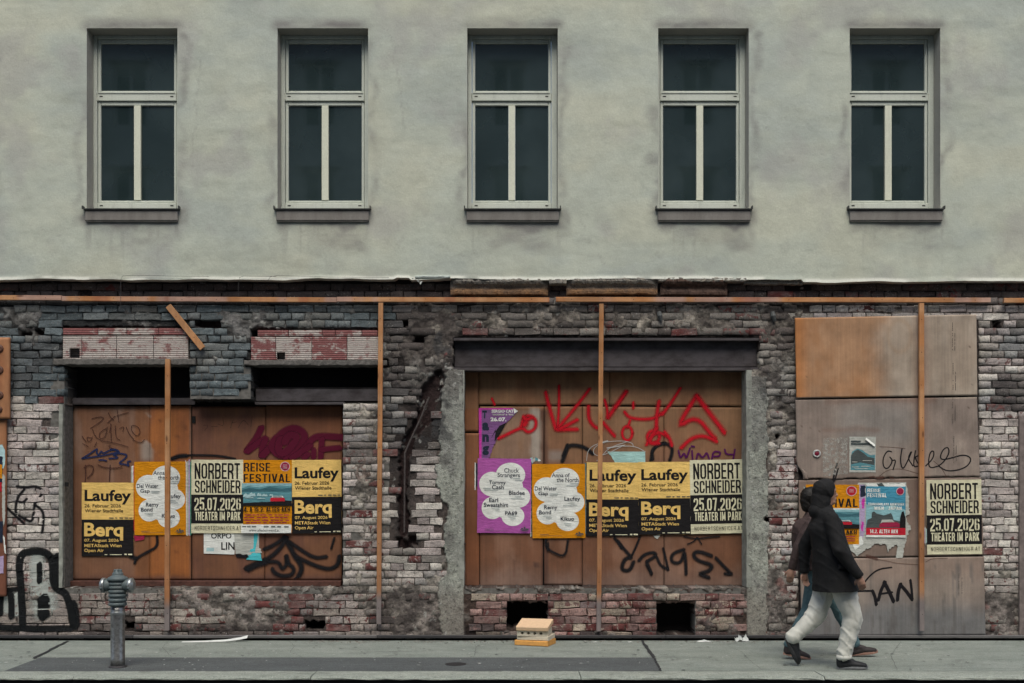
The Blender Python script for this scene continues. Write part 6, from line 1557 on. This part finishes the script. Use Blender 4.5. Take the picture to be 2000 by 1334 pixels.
# ------------------------------------------------------------------ litter
def crumple(name, c_, s, mat, label, seed, flat=1.0, n=10):
    rs = np.random.RandomState(seed); vs = []; fs = []
    for i_ in range(n+1):
        for j_ in range(n+1):
            u, v = i_/n-.5, j_/n-.5
            vs.append((c_[0]+u*s[0]+rs.uniform(-.2, .2)*s[0]/n*2, c_[1]+v*s[1]+rs.uniform(-.2, .2)*s[1]/n*2, c_[2]+.002+abs(rs.normal(0, .5))*s[2]*(1-abs(u))*(1-abs(v))))
    for i_ in range(n):
        for j_ in range(n): a_ = i_*(n+1)+j_; fs.append((a_, a_+n+1, a_+n+2, a_+1))
    o = link(name, mesh(name, vs, fs), mat); tag(o, label, 'litter'); return o
pw = simple('white_litter', (.58, .60, .58), .7, 0, 20, .85, 1.1)
crumple('crumpled_bag', (wx(1449, -.12), -.11, 0), (.15, .10, .10), pw, 'white crumpled bag at the wall foot right of the shop opening', 3)
crumple('paper_scrap', (wx(1376, -.2), -.17, 0), (.15, .05, .03), pw, 'flat white paper scrap below the right vent hole', 4, n=6)
crumple('paper_scrap', (wx(1142, -.2), -.17, 0), (.03, .03, .03), pw, 'tiny white scrap near the foot of the third upright batten', 5, n=3)
crumple('paper_scrap', (wx(1231, -.2), -.2, 0), (.05, .03, .02), pw, 'tiny white scrap between the third upright batten and the right vent hole', 6, n=3)
crumple('paper_scrap', (wx(1162, -.2), -.2, 0), (.05, .03, .015), pw, 'flat grey scrap just left of the third upright batten foot', 7, n=3)
b = MB(); pts = [(wx(355, -.2), -.20, .004), (wx(400, -.2), -.19, .006), (wx(440, -.2), -.17, .012), (wx(465, -.2), -.15, .028), (wx(481, -.2), -.13, .045)]
for k, p in enumerate(pts):
    h_ = .006+.02*k/4; b.v += [(p[0], p[1]-.012-.006*k, p[2]-.002), (p[0], p[1]+.01, p[2]+h_)]
b.f = [(2*k, 2*k+2, 2*k+3, 2*k+1) for k in range(4)]; o = b.build('paper_strip', pw); tag(o, 'long white paper strip curling up at the wall foot below the left opening', 'litter')
sp = MB(); rs_ = random.Random(12)
for k in range(260):
    y = rs_.uniform(-2.2, -.3); x = rs_.uniform(-5.8, 5.8); s = rs_.choice((.004, .005, .006, .012))*rs_.uniform(.7, 1.4); z = .0045+.004
    n_ = len(sp.v); a_ = rs_.uniform(0, 3); sp.v += [(x+s*math.cos(a_+q*1.57)*(1.6 if q % 2 else .8), y+s*math.sin(a_+q*1.57), z+rs_.uniform(0, .003)) for q in range(4)]; sp.f.append((n_, n_+1, n_+2, n_+3))
o = sp.build('paper_specks', simple('speck_paper', (.45, .46, .43), .8)); o['kind'] = 'stuff'

# ------------------------------------------------------------------ people
def sdf_mesh(name, chains, voxel, smooth=6, disp=None, cut=None):
    """chains: list of [(x,y,z,r), ...] tapered limbs, fused into one skin"""
    b = MB()
    for ch in chains:
        for k in range(len(ch)):
            x, y, z, r = ch[k][:4]; sy = ch[k][4] if len(ch[k]) > 4 else 1.0
            prof = [(r*math.sin(math.pi*q/10)+1e-4, -r*math.cos(math.pi*q/10)) for q in range(11)]
            n0 = len(b.v); b.lathe(prof, (x, y, z), 18)
            if sy != 1.0:
                for v_ in range(n0, len(b.v)): b.v[v_] = (b.v[v_][0], y+(b.v[v_][1]-y)*sy, b.v[v_][2])
        for k in range(len(ch)-1):
            p, q = Vector(ch[k][:3]), Vector(ch[k+1][:3]); r0, r1 = ch[k][3], ch[k+1][3]
            s0 = ch[k][4] if len(ch[k]) > 4 else 1.0; s1 = ch[k+1][4] if len(ch[k+1]) > 4 else 1.0
            L_ = (q-p).length; m_ = max(2, int(L_/.02)); t = (q-p).normalized(); n0 = len(b.v)
            u = Vector((0, 1, 0)); u = (u-t*u.dot(t)).normalized(); v = t.cross(u)
            for i_ in range(m_+1):
                c_ = p.lerp(q, i_/m_); rr1 = lerp(r0, r1, i_/m_); ssy = lerp(s0, s1, i_/m_)
                for w_ in range(18): a_ = 2*math.pi*w_/18; b.v.append(tuple(c_+u*math.cos(a_)*rr1*ssy+v*math.sin(a_)*rr1))
            for i_ in range(m_):
                for w_ in range(18): a_ = n0+i_*18+w_; c2_ = n0+i_*18+(w_+1) % 18; b.f.append((a_, c2_, c2_+18, a_+18))
            b.f.append(tuple(n0+w_ for w_ in range(18))[::-1]); b.f.append(tuple(n0+m_*18+w_ for w_ in range(18)))
    me = mesh(name, b.v, b.f); o = bpy.data.objects.new(name+'_tmp', me); COL.objects.link(o)
    rm = o.modifiers.new('r', 'REMESH'); rm.mode = 'VOXEL'; rm.voxel_size = voxel
    sm = o.modifiers.new('s', 'SMOOTH'); sm.factor = .6; sm.iterations = smooth
    bpy.context.view_layer.update()
    out = bpy.data.meshes.new_from_object(o.evaluated_get(bpy.context.evaluated_depsgraph_get()))
    bpy.data.objects.remove(o)
    if disp:
        n = len(out.vertices); co = np.zeros(n*3, np.float32); out.vertices.foreach_get('co', co); co = co.reshape(-1, 3)
        no = np.zeros(n*3, np.float32); out.vertex_normals.foreach_get('vector', no); no = no.reshape(-1, 3)
        co = co+no*disp(co)[:, None]; out.vertices.foreach_set('co', co.astype(np.float32).ravel()); out.update()
    if cut is not None:
        import bmesh
        bm = bmesh.new(); bm.from_mesh(out)
        g = bm.verts[:]+bm.edges[:]+bm.faces[:]
        bmesh.ops.bisect_plane(bm, geom=g, plane_co=cut, plane_no=(.04, 0, -1), clear_outer=True)
        ed = [e for e in bm.edges if e.is_boundary]
        bmesh.ops.holes_fill(bm, edges=ed, sides=0); bm.to_mesh(out); bm.free()
    out.polygons.foreach_set('use_smooth', [True]*len(out.polygons)); out.name = name
    return out
def cloth(name, c0_, c1_, rough=.9, sc=30):
    m = NT(name); a_ = m.noise(sc, 4, .6); f_ = m.noise(260, 2, .5); m.bump(m.math('ADD', a_, f_), .35, .006)
    return m.base(m.mix(m.ramp(a_, .3, .7), tuple(c0_)+(1,), tuple(c1_)+(1,)), rough)
skin = simple('skin', (.33, .19, .135), .5, 0, 40, .9, 1.08, .1)
def folds(amp, seed, zs=26, xs=9):
    def f(co):
        u = co[:, 0]*xs*10+co[:, 1]*50; v = co[:, 2]*zs*10+co[:, 0]*70
        r1 = np.clip(1-np.abs(fbm(u, v, 20, 2, seed))*2.2, 0, 1)**2; r2 = np.clip(1-np.abs(fbm(u*1.1+40, v*2.2, 20, 2, seed+9))*2.4, 0, 1)**2
        return (amp*(.9*r1+.5*r2-.45)).astype(np.float32)
    return f
def hand(wr, dirv, side, r=.0085, curl=.6, palm_n=Vector((0, 1, 0))):
    """five unequal bent fingers from a palm; wr wrist, dirv pointing to the fingers"""
    d_ = Vector(dirv).normalized(); w_ = palm_n.normalized(); w_ = (w_-d_*w_.dot(d_)).normalized(); n_ = d_.cross(w_)*side      # w_: across the knuckles is along n_
    wr = Vector(wr); ch = []
    kn = [wr+d_*.085+n_*o_ for o_ in (-.028, -.010, .009, .027)]
    ch.append([(*wr, .026), (*(wr+d_*.045), .030), (*(wr+d_*.07), .026)])
    for i_, (k_, L_) in enumerate(zip(kn, (.068, .080, .074, .056))):
        ch.append([(*(wr+d_*.03+n_*(-.02+.013*i_)), .014), (*k_, .0115)])
        a1 = d_*math.cos(curl*.6)+w_*math.sin(curl*.6); a2 = d_*math.cos(curl*1.4)+w_*math.sin(curl*1.4); a3 = d_*math.cos(curl*2.1)+w_*math.sin(curl*2.1)
        p1 = k_+a1*L_*.45; p2 = p1+a2*L_*.3; p3 = p2+a3*L_*.25; ch.append([(*k_, .0105), (*p1, .0092), (*p2, .0085), (*p3, .0072)])
    tb = wr+d_*.025-n_*.024; t1 = tb+(d_*.6-n_*.6+w_*.35).normalized()*.038; t2 = t1+(d_*.85-n_*.15+w_*.4).normalized()*.028
    ch.append([(*tb, .014), (*t1, .0115), (*t2, .009)])
    return ch
def head_chains(c_, s=1.0):
    """head facing +x, centre c_"""
    x, y, z = c_; q = lambda a_, b_, d_, r, sy=1.0: (x+a_*s, y+b_*s, z+d_*s, r*s, sy)
    return [[q(-.015, 0, .03, .088, .86), q(.012, 0, .035, .084, .86)], [q(.02, 0, -.02, .066, .85), q(.045, 0, -.075, .040, .9)], [q(.062, 0, .035, .035, 1.3), q(.074, 0, .03, .022, 1.5)],
            [q(.086, 0, .02, .009), q(.104, 0, -.012, .0135), q(.098, 0, -.016, .015, 1.1)], [q(.082, 0, -.045, .016, 1.3), q(.080, 0, -.055, .017, 1.3)], [q(.074, 0, -.078, .022, 1.1)],
            [q(-.01, -.082, -.005, .016, .45), q(-.014, -.082, .018, .019, .4)], [q(-.01, .082, -.005, .016, .45), q(-.014, .082, .018, .019, .4)]]
def shoe(parent, heel, toe_dir, up, mat, sole_mat, laces=None, L_=.28):
    """heel point on sole; toe_dir and up unit vectors"""
    d_ = Vector(toe_dir).normalized(); u_ = Vector(up).normalized(); s_ = d_.cross(u_).normalized(); h_ = Vector(heel)
    P = lambda a_, b_, c_: h_+d_*a_*L_+s_*b_+u_*c_
    ch = [[(*P(.12, 0, .045), .040, .9), (*P(.12, 0, .085), .040, .95)], [(*P(.12, 0, .04), .038, .95), (*P(.45, 0, .045), .038, 1.05), (*P(.72, 0, .037), .034, 1.3), (*P(.88, 0, .032), .026, 1.4)], [(*P(.15, 0, .09), .040, .95), (*P(.5, 0, .058), .035, 1.0)]]
    link('shoe', sdf_mesh('shoe', ch, .006, 4), mat, parent)
    so = bpy.data.objects['shoe'] if False else None
    b = MB(); n = 28; ring_ = []
    for k in range(n):
        a_ = 2*math.pi*k/n; a0_ = .5+.5*math.cos(a_); w_ = .040*(.78+.35*ss(.3, .8, a0_))*(1 if True else 1)
        ring_.append((a0_*1.02-.01, math.sin(a_)*float(w_)))
    for c_ in (.0, .012, .026):
        for a_, bb in ring_: b.v.append(tuple(P(a_, bb*(1.06 if c_ == .012 else 1), c_+.008*max(0, a_-.75)*4)))
    for l_ in range(2):
        for k in range(n): q = l_*n+k; e = l_*n+(k+1) % n; b.f.append((q, e, e+n, q+n))
    b.f += [tuple(range(n))[::-1], tuple(2*n+k for k in range(n))]
    b.build('sole', sole_mat, parent)
    if laces:
        b = MB()
        for k in range(4):
            a_ = .40+.07*k; hgt = .098-.011*k; b.tube([P(a_, -.03, hgt-.014), P(a_, 0, hgt), P(a_, .03, hgt-.014)], .0035, 6)
        b.build('laces', laces, parent)

# --- person nearer to the camera: black jacket, pale trousers, walking to the right
ya = -2.0; sA = 204.0; xa = lambda px: (px-1000)/sA; za = lambda py: (1304-py)/sA
pA = empty('person', (xa(1640), ya, 0), 'person in black hooded jacket and pale trousers walking to the right, nearer the kerb', 'person')
hipN = (xa(1630), ya-.09, .93); hipF = (xa(1628), ya+.09, .93)
kneeF = (xa(1602), ya+.09, .52); ankF = (xa(1553), ya+.10, .275)         # trailing leg, lifted
kneeN = (xa(1660), ya-.09, .50); ankN = (xa(1643), ya-.085, .11)          # planted leg
hc = (xa(1613), ya+.0, 1.665)
body = [[(xa(1628), ya, .93, .135, 1.15), (xa(1624), ya, 1.12, .12, 1.15), (xa(1618), ya, 1.33, .13, 1.25), (xa(1613), ya, 1.44, .085, 1.6)], [(xa(1612), ya, 1.44, .058), (xa(1612), ya, 1.60, .055)],
        [(*hipN, .088), (*kneeN, .055), (*ankN, .038)], [(*hipF, .088), (*kneeF, .055), (*ankF, .038)],
        [(ankN[0], ankN[1], .09, .036), (ankN[0]+.11, ankN[1], .05, .03)], [(*ankF, .036), (ankF[0]+.03, ankF[1], ankF[2]-.1, .03)]]
shN = (xa(1612), ya-.185, 1.42); elN = (xa(1622), ya-.29, 1.14); wrN = (xa(1658), ya-.30, .90)
shF = (xa(1612), ya+.185, 1.42); elF = (xa(1588), ya+.29, 1.14); wrF = (xa(1588), ya+.30, .90)
body += [[(*shN, .05), (*elN, .040), (*wrN, .027)], [(*shF, .05), (*elF, .040), (*wrF, .027)]]
body += hand(wrN, (.28, .02, -1), 1, palm_n=Vector((.3, 1, 0))) + hand(wrF, (.1, 0, -1), -1, palm_n=Vector((.3, -1, 0)))
body += head_chains(hc)
link('body', sdf_mesh('body', body, .0065, 3), skin, pA)
tr = [[(xa(1629), ya, .98, .145, 1.15), (xa(1629), ya, .90, .15, 1.15)], [(*hipN, .115), ((hipN[0]+kneeN[0])/2, hipN[1], .70, .108), (*kneeN, .092), ((kneeN[0]+ankN[0])/2-.01, kneeN[1], .30, .080), (ankN[0], ankN[1], .135, .066)],
      [(*hipF, .115), ((hipF[0]+kneeF[0])/2, hipF[1], .72, .108), (*kneeF, .092), ((kneeF[0]+ankF[0])/2+.01, kneeF[1], .39, .082), (*ankF, .068)]]
pale = cloth('pale_trouser_cloth', (.50, .50, .45), (.60, .60, .55), .85, 14)
link('trousers', sdf_mesh('trousers', tr, .009, 5, folds(.013, 601, 8, 14)), pale, pA)
blk = cloth('black_jacket_cloth', (.007, .007, .0075), (.012, .012, .013), .85, 12)
jk = [[(xa(1633), ya, .70, .215, 1.3), (xa(1631), ya, .86, .205, 1.3), (xa(1627), ya, 1.0, .19, 1.25), (xa(1620), ya, 1.17, .170, 1.15), (xa(1613), ya, 1.33, .160, 1.3), (xa(1609), ya, 1.45, .105, 1.75), (xa(1609), ya, 1.51, .085, 1.2)],
      [(*shN, .075), (*elN, .066), (lerp(elN[0], wrN[0], .9), lerp(elN[1], wrN[1], .9), lerp(elN[2], wrN[2], .9), .050)], [(*shF, .075), (*elF, .066), (lerp(elF[0], wrF[0], .9), lerp(elF[1], wrF[1], .9), lerp(elF[2], wrF[2], .9), .050)],
      [(xa(1596), ya, 1.50, .085, 1.2), (xa(1603), ya, 1.47, .09, 1.3)]]
link('jacket', sdf_mesh('jacket', jk, .010, 5, folds(.010, 611, 9, 5), (xa(1632), ya, .745)), blk, pA)
b = MB()
b.bbox(xa(1622), xa(1652), ya-.270, ya-.235, .965, 1.005, .006); o = b.build('pocket_flap', blk, pA)
b = MB(); b.tube([(hc[0]+.07, ya-.05, 1.46), (hc[0]+.085, ya-.07, 1.38), (hc[0]+.08, ya-.075, 1.31)], .004, 6); b.tube([(hc[0]+.07, ya+.03, 1.46), (hc[0]+.09, ya+.03, 1.36)], .004, 6); b.build('drawcord', simple('grey_cord', (.25, .25, .24), .8), pA)
for (w_, e_, r_) in ((wrN, elN, .046), (wrF, elF, .046)):
    d_ = (Vector(w_)-Vector(e_)).normalized(); p_ = Vector(e_).lerp(Vector(w_), .93); b = MB(); b.tube([p_-d_*.03, p_-d_*.022, p_+d_*.022, p_+d_*.03], [r_*.93, r_, r_*.98, r_*.86], 16); b.build('cuff', blk, pA, True)
b = MB(); b.tube([(ankN[0]+.002, ankN[1], .098), (ankN[0], ankN[1], .115), (ankN[0]-.002, ankN[1], .14)], [.070, .074, .070], 18); b.build('trouser_hem', pale, pA, True)
hd_ = [[(hc[0]-.022, ya, hc[2]+.035, .110, .92), (hc[0]-.005, ya, hc[2]+.055, .098, .9)], [(hc[0]-.045, ya, hc[2]-.04, .095, .95), (hc[0]-.05, ya, hc[2]-.13, .09, 1.1)]]
link('hood', sdf_mesh('hood', hd_, .007, 5, folds(.006, 621, 10, 8)), blk, pA)
b = MB()
for s_ in (-1, 1): b.lathe([(.009*math.sin(math.pi*q/6)+1e-4, -.009*math.cos(math.pi*q/6)) for q in range(7)], (hc[0]+.079, ya+s_*.03, hc[2]+.026), 10)
b.build('eyes', simple('eye_dark', (.03, .025, .02), .2), pA, True)
sh_b = simple('black_shoe', (.012, .013, .015), .55, 0, 40, .7, 1.4, .2); so_b = simple('black_sole', (.02, .021, .023), .6, 0, 40, .6, 1.4)
shoe(pA, (xa(1629), ankN[1], .006), (1, -.08, 0), (0, 0, 1), sh_b, simple('grey_midsole', (.16, .165, .17), .6, 0, 40, .7, 1.3), simple('white_lace', (.5, .5, .48), .8), .29)
shoe(pA, (ankF[0]-.075, ankF[1], ankF[2]-.01), (.42, 0, -.9), (.9, 0, .42), sh_b, so_b, None, .28)
# --- person behind: brown jacket, blue jeans
yb2 = -1.37; sB = 192.0; xb = lambda px: (px-1000)/sB
pB = empty('person', (xb(1595), yb2, 0), 'person in dark brown jacket and blue jeans mostly hidden behind the one in black', 'person')
hipN = (xb(1592), yb2-.09, .92); hipF = (xb(1590), yb2+.09, .92)
kneeF = (xb(1574), yb2-.09, .50); ankF = (xb(1537), yb2-.09, .14)          # rear leg, heel lifting
kneeN = (xb(1640), yb2+.09, .53); ankN = (xb(1676), yb2+.09, .12)
hc = (xb(1586), yb2, 1.60)
shN = (xb(1578), yb2-.18, 1.38); elN = (xb(1548), yb2-.22, 1.13); wrN = (xb(1536), yb2-.20, .92)
shF = (xb(1588), yb2+.18, 1.38); elF = (xb(1600), yb2+.24, 1.12); wrF = (xb(1640), yb2+.22, .97)
body = [[(xb(1591), yb2, .93, .13, 1.15), (xb(1590), yb2, 1.12, .115, 1.15), (xb(1588), yb2, 1.30, .122, 1.25), (xb(1587), yb2, 1.40, .08, 1.6)], [(xb(1587), yb2, 1.40, .055), (xb(1586), yb2, 1.55, .052)],
        [(hipN[0], hipN[1], .92, .085), (*kneeF, .054), (*ankF, .037)], [(hipF[0], hipF[1], .92, .085), (*kneeN, .054), (*ankN, .037)], [(*ankF, .034), (ankF[0]+.08, ankF[1], ankF[2]-.06, .028)], [(*ankN, .034), (ankN[0]+.09, ankN[1], .06, .028)],
        [(*shN, .048), (*elN, .039), (*wrN, .026)], [(*shF, .048), (*elF, .039), (*wrF, .026)]]
body += hand(wrN, (-.15, 0, -1), 1, palm_n=Vector((.3, 1, 0))) + hand(wrF, (.5, 0, -.8), -1, palm_n=Vector((0, -1, 0)))
body += head_chains(hc, .97)
link('body', sdf_mesh('body', body, .0065, 3), skin, pB)
jeans = cloth('blue_denim', (.055, .105, .125), (.10, .165, .18), .85, 22)
tr = [[(xb(1591), yb2, .97, .14, 1.15), (xb(1591), yb2, .90, .145, 1.15)], [(*hipN, .105), ((hipN[0]+kneeF[0])/2, hipN[1], .70, .092), (*kneeF, .072), ((kneeF[0]+ankF[0])/2, ankF[1], .32, .064), (ankF[0], ankF[1], ankF[2]+.02, .053)],
      [(*hipF, .105), ((hipF[0]+kneeN[0])/2, hipF[1], .72, .092), (*kneeN, .072), ((kneeN[0]+ankN[0])/2, ankN[1], .33, .064), (ankN[0], ankN[1], .14, .055)]]
link('jeans', sdf_mesh('jeans', tr, .009, 5, folds(.008, 631, 9, 12)), jeans, pB)
brn = cloth('brown_jacket_cloth', (.040, .026, .025), (.065, .044, .042), .8, 12)
jk = [[(xb(1584), yb2, .86, .175, 1.05), (xb(1582), yb2, 1.05, .172, 1.1), (xb(1578), yb2, 1.28, .160, 1.3), (xb(1587), yb2, 1.40, .10, 1.75), (xb(1587), yb2, 1.46, .075, 1.2)], [(*shN, .072), (*elN, .062), (lerp(elN[0], wrN[0], .9), lerp(elN[1], wrN[1], .9), lerp(elN[2], wrN[2], .9), .045)],
      [(*shF, .072), (*elF, .062), (lerp(elF[0], wrF[0], .9), lerp(elF[1], wrF[1], .9), lerp(elF[2], wrF[2], .9), .045)]]
link('jacket', sdf_mesh('jacket', jk, .010, 5, folds(.011, 641, 9, 5), (xb(1584), yb2, .90)), brn, pB)
hr = [[(hc[0]-.025, yb2, hc[2]+.045, .098, .95), (hc[0]+.0, yb2, hc[2]+.06, .088, .93)], [(hc[0]-.05, yb2, hc[2]-.0, .075, .95), (hc[0]-.05, yb2, hc[2]-.06, .06, 1.1)]]
link('hair', sdf_mesh('hair', hr, .007, 4, folds(.007, 651, 14, 12)), simple('dark_hair', (.007, .006, .005), .6, 0, 60, .6, 1.6, .4), pB)
sh_br = simple('dark_trainer', (.028, .022, .022), .6, 0, 40, .7, 1.4, .2); so_br = simple('rosy_sole', (.30, .17, .13), .7, 0, 30, .7, 1.2)
shoe(pB, (ankF[0]-.06, ankF[1], .05), (1, 0, -.22), (.22, 0, 1), sh_br, so_br, None, .28)
shoe(pB, (ankN[0]-.045, ankN[1], .008), (1, 0, .10), (-.10, 0, 1), sh_br, so_br, None, .28)
# ------------------------------------------------------------------ the house across the street (behind the camera, seen in the panes)
ob = empty('opposite_building', (0, -22.3, 0), 'plain grey apartment house across the street, mirrored in the window panes', 'building')
pit = PITCH/F*34.4/2; W0 = wx(1000)-.1; cols = [W0+pit*k for k in range(-7, 8)]
fl = [(14.0+3.5*k-10.5, 16.1+3.5*k-10.5) for k in range(0, 5)]
xe = [-24.0]; 
for c_ in cols: xe += [c_-.55, c_+.55]
xe.append(24.0); ze = [-.12]
for a_, c_ in fl: ze += [a_, c_]
ze.append(19.0)
b = MB()
for k in range(len(xe)-1):
    for q in range(len(ze)-1):
        if k % 2 == 1 and q % 2 == 1: continue
        b.box(xe[k], xe[k+1], -23.0, -22.3, ze[q], ze[q+1])
b.box(-24, 24, -22.3, -22.0, 18.4, 19.1)
b.build('wall', simple('opposite_plaster', (.55, .56, .52), .9, 0, .6, .85, 1.1), ob)
wfm = simple('opposite_window_frame', (.6, .6, .56), .6); gl2 = simple('opposite_pane', (.02, .025, .03), .1)
mw = None
fr = MB(); fr.box(-.55, -.46, 0, .08, 0, 2.1); fr.box(.46, .55, 0, .08, 0, 2.1); fr.box(-.46, .46, 0, .08, 0, .1); fr.box(-.46, .46, 0, .08, 2.0, 2.1); fr.box(-.05, .05, 0, .08, .1, 2.0); fr.box(-.7, .7, .2, .42, 2.12, 2.28)
fme = mesh('window', fr.v, fr.f); fme.materials.append(wfm)
pme = mesh('pane', [(-.46, .03, .1), (.46, .03, .1), (.46, .03, 2.0), (-.46, .03, 2.0)], [(0, 3, 2, 1)]); pme.materials.append(gl2)
for c_ in cols:
    for a_, _ in fl:
        o = bpy.data.objects.new('window', fme); COL.objects.link(o); o.parent = ob; o.location = (c_, -.2, a_)
        g = bpy.data.objects.new('pane', pme); COL.objects.link(g); g.parent = o
